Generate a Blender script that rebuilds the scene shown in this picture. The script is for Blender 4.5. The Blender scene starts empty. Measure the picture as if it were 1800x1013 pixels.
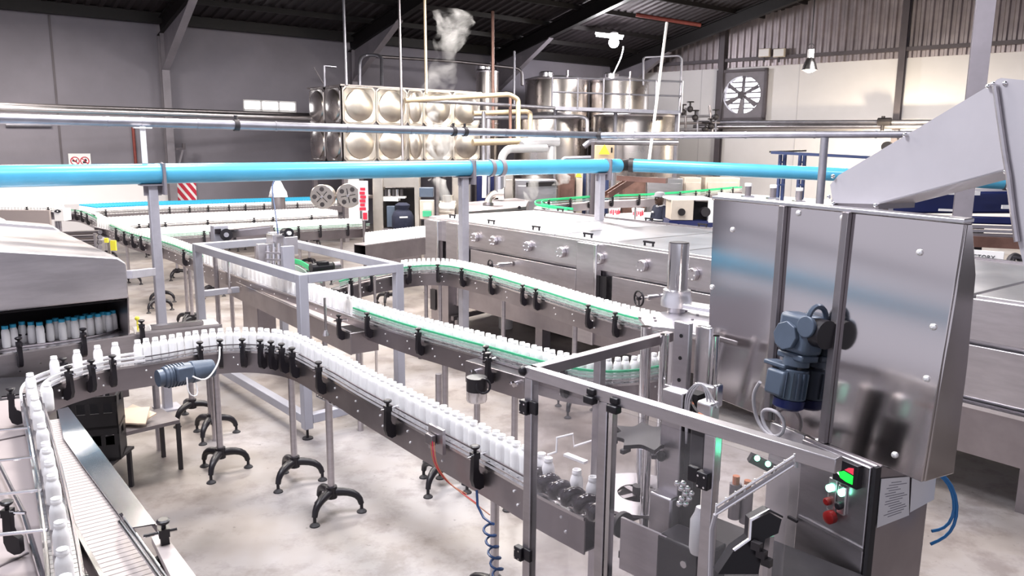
import bpy, bmesh, math, random
from mathutils import Vector, Matrix

random.seed(7)
SC = bpy.context.scene
COL = SC.collection
# ------------------------------------------------------------------ camera
CAM_H = 2.7
FPX = 1400.0
CX, CY = 900.0, 506.5
PITCH = math.atan(254.0 / FPX)
ROLL = 0.010
_f = Vector((0, math.cos(PITCH), -math.sin(PITCH)))
_r0 = Vector((1, 0, 0))
_u0 = Vector((0, math.sin(PITCH), math.cos(PITCH)))
CR = math.cos(ROLL) * _r0 + math.sin(ROLL) * _u0
CU = -math.sin(ROLL) * _r0 + math.cos(ROLL) * _u0
CF = _f
CAM = Vector((0, 0, CAM_H))
cam_d = bpy.data.cameras.new('camera')
cam_d.sensor_width = 36.0
cam_d.lens = 36.0 * FPX / 1800.0
cam_d.clip_end = 300
cam = bpy.data.objects.new('camera', cam_d)
COL.objects.link(cam)
m = Matrix.Identity(4)
for i in range(3):
    m[i][0], m[i][1], m[i][2], m[i][3] = CR[i], CU[i], -CF[i], CAM[i]
cam.matrix_world = m
SC.camera = cam
# ------------------------------------------------------------------ colour management, world, lights
SC.view_settings.view_transform = 'Standard'
SC.view_settings.look = 'None'
SC.view_settings.gamma = 1.0
SC.view_settings.use_curve_mapping = False
SC.view_settings.exposure = 0.60
w = bpy.data.worlds.new('world')
SC.world = w
w.use_nodes = True
w.node_tree.nodes['Background'].inputs[0].default_value = (0.88, 0.87, 1.0, 1)
w.node_tree.nodes['Background'].inputs[1].default_value = 0.58

def area(name, loc, size, power, col=(1, 1, 1), rot=(0, 0, 0), size_y=None, spread=None):
    l = bpy.data.lights.new(name, 'AREA')
    l.energy = power
    l.color = col
    l.size = size
    if size_y:
        l.shape = 'RECTANGLE'
        l.size_y = size_y
    if spread:
        l.spread = math.radians(spread)
    o = bpy.data.objects.new(name, l)
    o.location = loc
    o.rotation_euler = rot
    COL.objects.link(o)
    return o
# rows of high-bay lights under the roof (above the frame)
for k, (x, y, z, p, c) in enumerate([
        (-3.2, 8.5, 6.6, 360, (1.0, 0.94, 0.87)), (-10.2, 16.2, 5.6, 420, (1.0, 0.93, 0.84)), (-5.2, 12.6, 6.6, 330, (1.0, 0.91, 0.78)),
        (1.6, 10.5, 7.0, 330, (1.0, 0.96, 0.92)), (-2.6, 3.4, 7.0, 320, (0.93, 0.94, 1.0)),
        (4.6, 6.0, 7.2, 220, (0.97, 0.96, 1.0)), (0.4, 4.6, 7.4, 210, (0.97, 0.95, 1.0)), (9.0, 19.0, 6.2, 760, (1.0, 0.95, 0.90)),
        (0.0, 19.0, 6.4, 640, (1.0, 0.95, 0.90)), (-1.5, 14.0, 6.6, 420, (1.0, 0.95, 0.90))]):
    area('high_bay_light', (x, y, z), 1.6, p, c)

# ------------------------------------------------------------------ pixel <-> world
def ray(px, py):
    return CF + CR * ((px - CX) / FPX) - CU * ((py - CY) / FPX)
def P(px, py, z):            # the point at height z seen at a pixel
    d = ray(px, py)
    t = (z - CAM_H) / d.z
    return CAM + d * t
def W(px, py, D):            # the point at depth D seen at a pixel
    return CAM + ray(px, py) * D
def PV(px, py, p0, dr):      # the point on the vertical plane through p0 along dr
    n = Vector((-dr[1], dr[0], 0))
    d = ray(px, py)
    t = (Vector((p0[0], p0[1], 0)) - CAM).dot(n) / d.dot(n)
    return CAM + d * t
def proj(p):
    q = Vector(p) - CAM
    D = q.dot(CF)
    return CX + FPX * q.dot(CR) / D, CY - FPX * q.dot(CU) / D
def depth(p):
    return (Vector(p) - CAM).dot(CF)
Z = Vector((0, 0, 1))
U = Vector((0.63, -0.7766, 0)).normalized()     # along the lines, towards the near right
V = Vector((0.7766, 0.63, 0)).normalized()      # across the lines, receding to the right

# ------------------------------------------------------------------ materials
MATS = {}
def _nd(nt, t, **kw):
    n = nt.nodes.new(t)
    for k, v in kw.items():
        setattr(n, k, v)
    return n
def mat(name, col, rough=0.5, metal=0.0, var=0.0, vscale=6.0, col2=None, bump=0.0, bscale=60.0, stretch=None,
        rvar=0.0, trans=0.0, alpha=1.0, emit=None, estr=0.0, spec=0.5, ior=1.45, coat=0.0, detail=4.0):
    m = bpy.data.materials.new(name)
    m.use_nodes = True
    nt = m.node_tree
    b = nt.nodes['Principled BSDF']
    I = b.inputs
    I['Base Color'].default_value = (*col, 1)
    I['Roughness'].default_value = rough
    I['Metallic'].default_value = metal
    I['IOR'].default_value = ior
    I['Transmission Weight'].default_value = trans
    I['Alpha'].default_value = alpha
    I['Specular IOR Level'].default_value = spec
    I['Coat Weight'].default_value = coat
    if emit:
        I['Emission Color'].default_value = (*emit, 1)
        I['Emission Strength'].default_value = estr
    if var or col2 or bump or rvar:
        tc = _nd(nt, 'ShaderNodeTexCoord')
        mp = _nd(nt, 'ShaderNodeMapping')
        nt.links.new(tc.outputs['Object'], mp.inputs[0])
        if stretch:
            mp.inputs['Scale'].default_value = stretch
    if var or col2:
        n = _nd(nt, 'ShaderNodeTexNoise')
        n.inputs['Scale'].default_value = vscale
        n.inputs['Detail'].default_value = detail
        n.inputs['Roughness'].default_value = 0.6
        nt.links.new(mp.outputs[0], n.inputs[0])
        r = _nd(nt, 'ShaderNodeValToRGB')
        c2 = col2 or tuple(max(0, c * (1 - var)) for c in col)
        r.color_ramp.elements[0].position = 0.35
        r.color_ramp.elements[1].position = 0.68
        r.color_ramp.elements[0].color = (*c2, 1)
        r.color_ramp.elements[1].color = (*col, 1)
        nt.links.new(n.outputs['Fac'], r.inputs[0])
        nt.links.new(r.outputs[0], I['Base Color'])
    if rvar:
        n = _nd(nt, 'ShaderNodeTexNoise')
        n.inputs['Scale'].default_value = vscale * 0.7
        n.inputs['Detail'].default_value = 3
        nt.links.new(mp.outputs[0], n.inputs[0])
        mr = _nd(nt, 'ShaderNodeMapRange')
        mr.inputs['From Min'].default_value = 0.15
        mr.inputs['From Max'].default_value = 0.85
        mr.inputs['To Min'].default_value = max(0.02, rough - rvar)
        mr.inputs['To Max'].default_value = rough + rvar
        nt.links.new(n.outputs['Fac'], mr.inputs['Value'])
        nt.links.new(mr.outputs[0], I['Roughness'])
    if bump:
        n = _nd(nt, 'ShaderNodeTexNoise')
        n.inputs['Scale'].default_value = bscale
        n.inputs['Detail'].default_value = 3
        nt.links.new(mp.outputs[0], n.inputs[0])
        bp = _nd(nt, 'ShaderNodeBump')
        bp.inputs['Strength'].default_value = bump
        bp.inputs['Distance'].default_value = 0.01
        nt.links.new(n.outputs['Fac'], bp.inputs['Height'])
        nt.links.new(bp.outputs[0], I['Normal'])
    MATS[name] = m
    return m
mat('steel', (0.60, 0.57, 0.60), 0.34, 1.0, var=0.16, vscale=3.0, rvar=0.07, bump=0.05, bscale=40, stretch=(1, 1, 6))
mat('steel_plate', (0.40, 0.365, 0.385), 0.38, 1.0, var=0.2, vscale=2.5, rvar=0.08)
mat('steel_bright', (0.80, 0.78, 0.80), 0.22, 1.0, var=0.1, vscale=5.0, rvar=0.06)
mat('steel_lid', (0.80, 0.78, 0.81), 0.34, 1.0, var=0.14, vscale=1.6, rvar=0.08)
mat('belt_beige', (0.38, 0.335, 0.33), 0.5, 0.0, var=0.1, vscale=8.0)
mat('table_beige', (0.55, 0.49, 0.475), 0.42, 0.0, var=0.12, vscale=3.0)
mat('rod_white', (0.78, 0.77, 0.79), 0.35)
mat('sheet_polished', (0.50, 0.50, 0.54), 0.17, 1.0, var=0.15, vscale=2.5, rvar=0.06)
mat('bolt_zinc', (0.92, 0.91, 0.92), 0.45, 0.8)
mat('steel_brushed', (0.60, 0.56, 0.555), 0.11, 1.0, var=0.07, vscale=1.2, detail=1.0)
mat('steel_tank', (0.60, 0.555, 0.53), 0.28, 1.0, var=0.15, vscale=2.0, rvar=0.06)
mat('steel_warm', (0.74, 0.68, 0.61), 0.34, 1.0, var=0.18, vscale=2.0, rvar=0.08)
mat('steel_dark', (0.30, 0.275, 0.29), 0.42, 1.0, var=0.2, vscale=4.0)
mat('chrome', (0.85, 0.84, 0.86), 0.10, 1.0)
mat('galvanised', (0.33, 0.325, 0.37), 0.42, 0.85, var=0.2, vscale=5.0, rvar=0.08)
mat('frame_paint', (0.40, 0.40, 0.46), 0.42, 0.1, var=0.1, vscale=4.0)
mat('post_paint', (0.42, 0.41, 0.46), 0.45, 0.15, var=0.18, vscale=5.0)
mat('black_plastic', (0.012, 0.010, 0.014), 0.38, 0.0)
mat('black_rubber', (0.02, 0.018, 0.022), 0.6)
mat('dark_iron', (0.05, 0.045, 0.05), 0.5, 0.4, var=0.3)
mat('bottle_white', (0.94, 0.935, 0.935), 0.36)
mat('cap_blue', (0.03, 0.36, 0.58), 0.4)
mat('pipe_blue', (0.085, 0.40, 0.62), 0.30, var=0.1, vscale=3.0, coat=0.15)
mat('rail_green', (0.06, 0.42, 0.22), 0.4)
mat('rail_pale_green', (0.40, 0.56, 0.50), 0.35, 0.2)
mat('rail_bright_green', (0.03, 0.58, 0.22), 0.4)
mat('motor_blue', (0.09, 0.118, 0.168), 0.40, 0.1, var=0.15, vscale=8.0)
mat('wall_plaster', (0.215, 0.20, 0.235), 0.75, var=0.16, vscale=0.6, bump=0.15, bscale=12)
mat('wall_white', (0.78, 0.76, 0.78), 0.6, var=0.06, vscale=0.8)
mat('wall_panel', (0.62, 0.60, 0.63), 0.5, var=0.07, vscale=0.7)
mat('cladding', (0.42, 0.37, 0.39), 0.45, 0.6, var=0.3, vscale=1.2)
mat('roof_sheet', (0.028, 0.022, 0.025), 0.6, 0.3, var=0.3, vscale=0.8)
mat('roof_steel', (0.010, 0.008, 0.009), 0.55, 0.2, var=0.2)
mat('column_paint', (0.24, 0.22, 0.25), 0.55, 0.1, var=0.2, vscale=2.0)
mat('column_dark', (0.11, 0.095, 0.11), 0.55, 0.1, var=0.2, vscale=2.0)
mat('red_steel', (0.26, 0.06, 0.05), 0.5, 0.2, var=0.3)
mat('brown_steel', (0.20, 0.11, 0.09), 0.45, 0.4, var=0.3, vscale=5)
mat('navy', (0.012, 0.018, 0.09), 0.32, 0.1)
mat('navy_rack', (0.03, 0.045, 0.12), 0.45)
mat('beige_machine', (0.60, 0.53, 0.46), 0.45, 0.2, var=0.1)
mat('beige_box', (0.56, 0.43, 0.29), 0.5)
mat('tan_pipe', (0.55, 0.44, 0.30), 0.4, 0.3, var=0.15)
mat('white_paint', (0.80, 0.79, 0.80), 0.45)
mat('white_lagging', (0.58, 0.57, 0.59), 0.35, 0.3, var=0.1, vscale=5)
mat('paper', (0.80, 0.79, 0.82), 0.7)
mat('print_grey', (0.30, 0.29, 0.33), 0.7)
mat('print_black', (0.02, 0.02, 0.03), 0.6)
mat('red_print', (0.52, 0.02, 0.05), 0.5)
mat('red_button', (0.22, 0.008, 0.008), 0.35)
mat('yellow', (0.70, 0.62, 0.05), 0.5)
mat('cardboard', (0.55, 0.43, 0.33), 0.8)
mat('copper_wire', (0.42, 0.15, 0.08), 0.4)
mat('cable_grey', (0.42, 0.40, 0.43), 0.5)
mat('cable_blue', (0.02, 0.16, 0.42), 0.35)
mat('cable_navy', (0.02, 0.05, 0.14), 0.35)
mat('cloth_navy', (0.014, 0.017, 0.04), 0.85, var=0.3, vscale=20)
mat('cloth_grey', (0.30, 0.30, 0.33), 0.85)
mat('skin', (0.055, 0.030, 0.022), 0.5)
mat('film_wrap', (0.72, 0.73, 0.78), 0.25, 0.1)
mat('screen_green', (0.0, 0.6, 0.05), 0.4, emit=(0.02, 0.85, 0.06), estr=0.8)
mat('screen_red', (0.5, 0.03, 0.05), 0.4, emit=(0.5, 0.04, 0.07), estr=0.7)
mat('screen_pale', (0.7, 0.75, 0.78), 0.3, emit=(0.75, 0.8, 0.85), estr=0.8)
mat('lamp_green', (0.2, 0.9, 0.6), 0.3, emit=(0.25, 1.0, 0.62), estr=4.0)
mat('lamp_yellow', (0.8, 0.8, 0.2), 0.3, emit=(0.8, 0.9, 0.2), estr=1.0)
mat('tube_light', (1, 1, 1), 0.3, emit=(1.0, 0.97, 1.0), estr=14.0)
mat('bulb', (1, 1, 1), 0.3, emit=(1.0, 0.97, 1.0), estr=60.0)
mat('bulb_warm', (1, 1, 1), 0.3, emit=(1.0, 0.9, 0.75), estr=5.0)
mat('daylight', (1, 1, 1), 0.5, emit=(0.95, 0.97, 1.0), estr=5.0)
mat('worm_black', (0.020, 0.014, 0.020), 0.18, coat=0.4)
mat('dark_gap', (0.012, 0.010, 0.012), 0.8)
mat('hopper_grey', (0.60, 0.575, 0.615), 0.34, 0.15, var=0.08, vscale=3.0, coat=0.2)
mat('teal_tag', (0.03, 0.55, 0.36), 0.5)
mat('crate_black', (0.018, 0.016, 0.018), 0.5)
mat('board_pink', (0.36, 0.31, 0.31), 0.6, var=0.08, vscale=1.5)

def mat_floor():
    m = bpy.data.materials.new('concrete_floor')
    m.use_nodes = True
    nt = m.node_tree
    b = nt.nodes['Principled BSDF']
    tc = _nd(nt, 'ShaderNodeTexCoord')
    def noise(s, d, rg=0.6):
        n = _nd(nt, 'ShaderNodeTexNoise')
        n.inputs['Scale'].default_value = s
        n.inputs['Detail'].default_value = d
        n.inputs['Roughness'].default_value = rg
        nt.links.new(tc.outputs['Object'], n.inputs[0])
        return n
    def ramp(src, stops):
        r = _nd(nt, 'ShaderNodeValToRGB')
        e = r.color_ramp.elements
        e[0].position, e[0].color = stops[0][0], (*stops[0][1], 1)
        e[1].position, e[1].color = stops[-1][0], (*stops[-1][1], 1)
        for p, c in stops[1:-1]:
            q = e.new(p)
            q.color = (*c, 1)
        nt.links.new(src.outputs['Fac'], r.inputs[0])
        return r
    n1 = noise(0.55, 5)
    r1 = ramp(n1, [(0.30, (0.145, 0.122, 0.112)), (0.45, (0.245, 0.215, 0.20)), (0.60, (0.30, 0.28, 0.285)), (0.8, (0.37, 0.355, 0.365))])
    n2 = noise(3.2, 6, 0.7)
    r2 = ramp(n2, [(0.36, (0.62, 0.58, 0.58)), (0.52, (1, 1, 1))])
    mx = _nd(nt, 'ShaderNodeMix', data_type='RGBA', blend_type='MULTIPLY')
    mx.inputs[0].default_value = 0.8
    nt.links.new(r1.outputs[0], mx.inputs[6])
    nt.links.new(r2.outputs[0], mx.inputs[7])
    n3 = noise(14, 3)
    r3 = ramp(n3, [(0.70, (1, 1, 1)), (0.76, (0.35, 0.32, 0.34))])
    mx2 = _nd(nt, 'ShaderNodeMix', data_type='RGBA', blend_type='MULTIPLY')
    mx2.inputs[0].default_value = 0.7
    nt.links.new(mx.outputs[2], mx2.inputs[6])
    nt.links.new(r3.outputs[0], mx2.inputs[7])
    nt.links.new(mx2.outputs[2], b.inputs['Base Color'])
    rr = _nd(nt, 'ShaderNodeMapRange')
    rr.inputs['From Min'].default_value = 0.35
    rr.inputs['From Max'].default_value = 0.65
    rr.inputs['To Min'].default_value = 0.30
    rr.inputs['To Max'].default_value = 0.55
    nt.links.new(n1.outputs['Fac'], rr.inputs['Value'])
    nt.links.new(rr.outputs[0], b.inputs['Roughness'])
    MATS['concrete_floor'] = m
mat_floor()

def mat_clear():
    m = bpy.data.materials.new('acrylic')
    m.use_nodes = True
    nt = m.node_tree
    for n in list(nt.nodes):
        if n.type != 'OUTPUT_MATERIAL':
            nt.nodes.remove(n)
    out = nt.nodes['Material Output']
    t = _nd(nt, 'ShaderNodeBsdfTransparent')
    t.inputs[0].default_value = (0.97, 0.965, 0.975, 1)
    g = _nd(nt, 'ShaderNodeBsdfGlossy')
    g.inputs['Roughness'].default_value = 0.06
    lw = _nd(nt, 'ShaderNodeLayerWeight')
    lw.inputs[0].default_value = 0.5
    pw = _nd(nt, 'ShaderNodeMath', operation='POWER')
    pw.inputs[1].default_value = 4.0
    nt.links.new(lw.outputs['Facing'], pw.inputs[0])
    fr = _nd(nt, 'ShaderNodeMath', operation='MULTIPLY_ADD')
    fr.inputs[1].default_value = 0.6
    fr.inputs[2].default_value = 0.035
    nt.links.new(pw.outputs[0], fr.inputs[0])
    df = _nd(nt, 'ShaderNodeBsdfDiffuse')
    df.inputs[0].default_value = (0.7, 0.69, 0.72, 1)
    m0 = _nd(nt, 'ShaderNodeMixShader')
    m0.inputs[0].default_value = 0.035
    nt.links.new(t.outputs[0], m0.inputs[1])
    nt.links.new(df.outputs[0], m0.inputs[2])
    mx = _nd(nt, 'ShaderNodeMixShader')
    nt.links.new(fr.outputs[0], mx.inputs[0])
    nt.links.new(m0.outputs[0], mx.inputs[1])
    nt.links.new(g.outputs[0], mx.inputs[2])
    nt.links.new(mx.outputs[0], out.inputs[0])
    MATS['acrylic'] = m
mat_clear()

def mat_steam(nm='steam', dens=7.0):
    m = bpy.data.materials.new(nm)
    m.use_nodes = True
    nt = m.node_tree
    for n in list(nt.nodes):
        if n.type != 'OUTPUT_MATERIAL':
            nt.nodes.remove(n)
    out = nt.nodes['Material Output']
    v = _nd(nt, 'ShaderNodeVolumePrincipled')
    v.inputs['Color'].default_value = (0.97, 0.95, 0.95, 1)
    v.inputs['Anisotropy'].default_value = 0.0
    tc = _nd(nt, 'ShaderNodeTexCoord')
    n = _nd(nt, 'ShaderNodeTexNoise')
    n.inputs['Scale'].default_value = 2.2
    n.inputs['Detail'].default_value = 5
    n.inputs['Distortion'].default_value = 0.8
    nt.links.new(tc.outputs['Object'], n.inputs[0])
    mr = _nd(nt, 'ShaderNodeMapRange')
    mr.inputs['From Min'].default_value = 0.44
    mr.inputs['From Max'].default_value = 0.74
    mr.inputs['To Min'].default_value = 0.0
    mr.inputs['To Max'].default_value = dens
    nt.links.new(n.outputs['Fac'], mr.inputs['Value'])
    nt.links.new(mr.outputs[0], v.inputs['Density'])
    nt.links.new(v.outputs[0], out.inputs['Volume'])
    MATS[nm] = m
mat_steam('steam', 20.0)
mat_steam('steam_thin', 1.1)
# ------------------------------------------------------------------ mesh building
ORG = {}
class MB:
    def __init__(s):
        s.v, s.f = [], []
    def add(s, vs, fs):
        b = len(s.v)
        s.v += [Vector(p) for p in vs]
        s.f += [tuple(b + i for i in f) for f in fs]
        return s
    def box(s, c, size, ax=None):
        c = Vector(c)
        if ax is None:
            ax = (Vector((1, 0, 0)), Vector((0, 1, 0)), Z)
        h = [Vector(a) * (d / 2) for a, d in zip(ax, size)]
        vs = [c + h[0] * i + h[1] * j + h[2] * k for k in (-1, 1) for j in (-1, 1) for i in (-1, 1)]
        return s.add(vs, [(0, 2, 3, 1), (4, 5, 7, 6), (0, 1, 5, 4), (2, 6, 7, 3), (0, 4, 6, 2), (1, 3, 7, 5)])
    def bar(s, a, b, w, h, up=Z):
        a, b = Vector(a), Vector(b)
        d = (b - a)
        L = d.length
        d.normalize()
        sd = d.cross(up)
        if sd.length < 1e-5:
            sd = d.cross(Vector((1, 0, 0)))
        sd.normalize()
        u = sd.cross(d).normalized()
        return s.box((a + b) / 2, (L, w, h), (d, sd, u))
    def cyl(s, a, b, r, r2=None, n=12, caps=True):
        a, b = Vector(a), Vector(b)
        if r2 is None:
            r2 = r
        d = (b - a).normalized()
        x = d.cross(Z)
        if x.length < 1e-4:
            x = Vector((1, 0, 0))
        x.normalize()
        y = d.cross(x).normalized()
        vs = []
        for p, rr in ((a, r), (b, r2)):
            for i in range(n):
                t = 2 * math.pi * i / n
                vs.append(p + (x * math.cos(t) + y * math.sin(t)) * rr)
        fs = [(i, (i + 1) % n, n + (i + 1) % n, n + i) for i in range(n)]
        if caps:
            fs += [tuple(range(n - 1, -1, -1)), tuple(range(n, 2 * n))]
        return s.add(vs, fs)
    def tube(s, path, r, n=8, caps=True):
        path = [Vector(p) for p in path]
        rs = r if isinstance(r, (list, tuple)) else [r] * len(path)
        vs, fs = [], []
        d = (path[1] - path[0]).normalized()
        x = d.cross(Z)
        if x.length < 1e-3:
            x = d.cross(Vector((1, 0, 0)))
        x.normalize()
        for i, p in enumerate(path):
            a = path[max(0, i - 1)]
            b = path[min(len(path) - 1, i + 1)]
            t = (b - a).normalized()
            x = (x - t * x.dot(t))
            x.normalize()
            y = t.cross(x)
            k = 1.0
            if 0 < i < len(path) - 1:
                c = (path[i] - path[i - 1]).normalized().dot(t)
                k = 1 / max(0.6, c)
            for j in range(n):
                an = 2 * math.pi * j / n
                vs.append(p + (x * math.cos(an) + y * math.sin(an)) * rs[i] * (1 + (k - 1) * 0.5))
        for i in range(len(path) - 1):
            for j in range(n):
                fs.append((i * n + j, i * n + (j + 1) % n, (i + 1) * n + (j + 1) % n, (i + 1) * n + j))
        if caps:
            fs += [tuple(range(n - 1, -1, -1)), tuple(range((len(path) - 1) * n, len(path) * n))]
        return s.add(vs, fs)
    def sweep(s, path, prof, z=0.0, closed=True):
        """prof: (lateral offset to the left of travel, height) pairs, closed loop; path: horizontal points"""
        n = len(prof)
        vs, fs = [], []
        m = len(path)
        for i in range(m):
            a = path[max(0, i - 1)]
            b = path[min(m - 1, i + 1)]
            t = Vector((b[0] - a[0], b[1] - a[1], 0)).normalized()
            nn = Vector((-t.y, t.x, 0))
            for o, h in prof:
                q = Vector((path[i][0], path[i][1], 0)) + nn * o
                q.z = z + h
                vs.append(q)
        for i in range(m - 1):
            for j in range(n):
                fs.append((i * n + j, (i + 1) * n + j, (i + 1) * n + (j + 1) % n, i * n + (j + 1) % n))
        fs += [tuple(range(n)), tuple(range((m - 1) * n, m * n))[::-1]]
        return s.add(vs, fs)
    def prism(s, pts, vec):
        pts = [Vector(p) for p in pts]
        vec = Vector(vec)
        n = len(pts)
        vs = pts + [p + vec for p in pts]
        fs = [tuple(range(n))[::-1], tuple(range(n, 2 * n))] + [(i, (i + 1) % n, n + (i + 1) % n, n + i) for i in range(n)]
        return s.add(vs, fs)
    def lathe(s, prof, c=(0, 0, 0), n=16, ax=Z, cap0=True, cap1=True):
        c = Vector(c)
        ax = Vector(ax).normalized()
        x = ax.cross(Vector((0, 1, 0)))
        if x.length < 1e-3:
            x = Vector((1, 0, 0))
        x.normalize()
        y = ax.cross(x)
        vs, fs = [], []
        for r, h in prof:
            for j in range(n):
                t = 2 * math.pi * j / n
                vs.append(c + ax * h + (x * math.cos(t) + y * math.sin(t)) * r)
        for i in range(len(prof) - 1):
            for j in range(n):
                fs.append((i * n + j, i * n + (j + 1) % n, (i + 1) * n + (j + 1) % n, (i + 1) * n + j))
        if cap0:
            fs.append(tuple(range(n - 1, -1, -1)))
        if cap1:
            fs.append(tuple(range((len(prof) - 1) * n, len(prof) * n)))
        return s.add(vs, fs)
    def torus(s, c, ax, R, r, n=24, k=8, a0=0.0, a1=2 * math.pi):
        c = Vector(c)
        ax = Vector(ax).normalized()
        x = ax.cross(Z)
        if x.length < 1e-3:
            x = Vector((1, 0, 0))
        x.normalize()
        y = ax.cross(x)
        full = abs(a1 - a0 - 2 * math.pi) < 1e-6
        m = n if full else n + 1
        vs, fs = [], []
        for i in range(m):
            t = a0 + (a1 - a0) * i / n
            e = x * math.cos(t) + y * math.sin(t)
            for j in range(k):
                q = 2 * math.pi * j / k
                vs.append(c + e * (R + r * math.cos(q)) + ax * (r * math.sin(q)))
        for i in range(n):
            i2 = (i + 1) % m
            for j in range(k):
                fs.append((i * k + j, i * k + (j + 1) % k, i2 * k + (j + 1) % k, i2 * k + j))
        return s.add(vs, fs)
    def ball(s, c, r, n=12, k=8, sc=(1, 1, 1)):
        c = Vector(c)
        vs, fs = [], []
        for i in range(1, k):
            t = math.pi * i / k
            for j in range(n):
                p = 2 * math.pi * j / n
                vs.append(c + Vector((math.sin(t) * math.cos(p) * sc[0], math.sin(t) * math.sin(p) * sc[1], math.cos(t) * sc[2])) * r)
        top, bot = len(vs), len(vs) + 1
        vs += [c + Vector((0, 0, r * sc[2])), c - Vector((0, 0, r * sc[2]))]
        for i in range(k - 2):
            for j in range(n):
                fs.append((i * n + j, (i + 1) * n + j, (i + 1) * n + (j + 1) % n, i * n + (j + 1) % n))
        for j in range(n):
            fs.append((top, j, (j + 1) % n))
            fs.append((bot, (k - 2) * n + (j + 1) % n, (k - 2) * n + j))
        return s.add(vs, fs)
    def mesh(s, name, mt, org=None, angle=35):
        me = bpy.data.meshes.new(name)
        o = Vector(org) if org is not None else Vector((0, 0, 0))
        me.from_pydata([tuple(p - o) for p in s.v], [], s.f)
        me.materials.append(MATS[mt])
        bm = bmesh.new()
        bm.from_mesh(me)
        bmesh.ops.recalc_face_normals(bm, faces=bm.faces)
        bm.to_mesh(me)
        bm.free()
        me.shade_smooth()
        me.set_sharp_from_angle(angle=math.radians(angle))
        return me
    def build(s, name, mt, parent=None, bevel=0.0, org=None, angle=35, kind=None, label=None):
        if parent is not None:
            org = ORG[parent.name]
        elif org is None:
            xs = [p.x for p in s.v]
            ys = [p.y for p in s.v]
            org = Vector(((min(xs) + max(xs)) / 2, (min(ys) + max(ys)) / 2, min(p.z for p in s.v)))
        me = s.mesh(name, mt, org, angle)
        o = bpy.data.objects.new(name, me)
        COL.objects.link(o)
        if parent is not None:
            o.parent = parent
        else:
            o.location = org
        ORG[o.name] = Vector(org)
        if bevel:
            b = o.modifiers.new('bevel', 'BEVEL')
            b.width = bevel
            b.segments = 2
            b.limit_method = 'ANGLE'
            b.angle_limit = math.radians(40)
        if kind:
            o['kind'] = kind
        if label:
            o['label'] = label
        return o
def tag(o, label, cat, group=None, kind=None):
    o['label'] = label
    o['category'] = cat
    if group:
        o['group'] = group
    if kind:
        o['kind'] = kind
    return o
def thing(name, label, cat, loc, group=None):
    o = bpy.data.objects.new(name, None)
    o.empty_display_size = 0.1
    COL.objects.link(o)
    o.location = loc
    ORG[o.name] = Vector(loc)
    return tag(o, label, cat, group)
def struct(mb, name, mt, parent=None, bevel=0.0, **kw):
    o = mb.build(name, mt, parent, bevel, **kw)
    if parent is None:
        o['kind'] = 'structure'
    return o
def inst(me, name, parent, loc, rotz=0.0, local=False):
    o = bpy.data.objects.new(name, me)
    COL.objects.link(o)
    loc = Vector(loc)
    if parent is not None:
        o.parent = parent
        if not local:
            loc = loc - ORG[parent.name]
    o.location = loc
    o.rotation_euler = (0, 0, rotz)
    return o
def catmull(pts, step=0.05):
    pts = [Vector(p) for p in pts]
    out = []
    n = len(pts)
    for i in range(n - 1):
        p0 = pts[i - 1] if i > 0 else pts[0] * 2 - pts[1]
        p1, p2 = pts[i], pts[i + 1]
        p3 = pts[i + 2] if i + 2 < n else pts[-1] * 2 - pts[-2]
        k = max(2, int((p2 - p1).length / step))
        for j in range(k):
            t = j / k
            out.append(0.5 * ((2 * p1) + (p2 - p0) * t + (2 * p0 - 5 * p1 + 4 * p2 - p3) * t * t + (3 * p1 - p0 - 3 * p2 + p3) * t ** 3))
    out.append(pts[-1])
    return out
def smooth_path(pts, it=3):
    pts = [Vector(p) for p in pts]
    for _ in range(it):
        q = [pts[0]]
        for i in range(1, len(pts) - 1):
            q.append(pts[i] * 0.5 + (pts[i - 1] + pts[i + 1]) * 0.25)
        q.append(pts[-1])
        pts = q
    return pts
class Path:
    def __init__(s, pts, step=0.04, it=8):
        raw = catmull([Vector((p[0], p[1], 0)) for p in pts], step)
        raw = smooth_path(raw, it)
        s.s = [0.0]
        s.p = raw
        for a, b in zip(raw, raw[1:]):
            s.s.append(s.s[-1] + (b - a).length)
        s.L = s.s[-1]
    def at(s, d):
        d = min(max(d, 0), s.L)
        lo, hi = 0, len(s.s) - 1
        while hi - lo > 1:
            mid = (lo + hi) // 2
            if s.s[mid] <= d:
                lo = mid
            else:
                hi = mid
        k = (d - s.s[lo]) / max(1e-9, s.s[hi] - s.s[lo])
        p = s.p[lo].lerp(s.p[hi], k)
        a, b = s.p[max(0, lo - 1)], s.p[min(len(s.p) - 1, hi + 1)]
        t = (b - a).normalized()
        return p, t, Vector((-t.y, t.x, 0))
    def sub(s, a, b, step=0.05):
        n = max(2, int((b - a) / step))
        return [s.at(a + (b - a) * i / n)[0] for i in range(n + 1)]
    def near(s, px, py, z, off=0.0):
        best = None
        n = int(s.L / 0.03)
        for i in range(n + 1):
            d = s.L * i / n
            p, t, nn = s.at(d)
            q = p + nn * off
            q.z = z
            x, y = proj(q)
            e = (x - px) ** 2 + (y - py) ** 2 * 0.5
            if best is None or e < best[0]:
                best = (e, d)
        return best[1]
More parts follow.
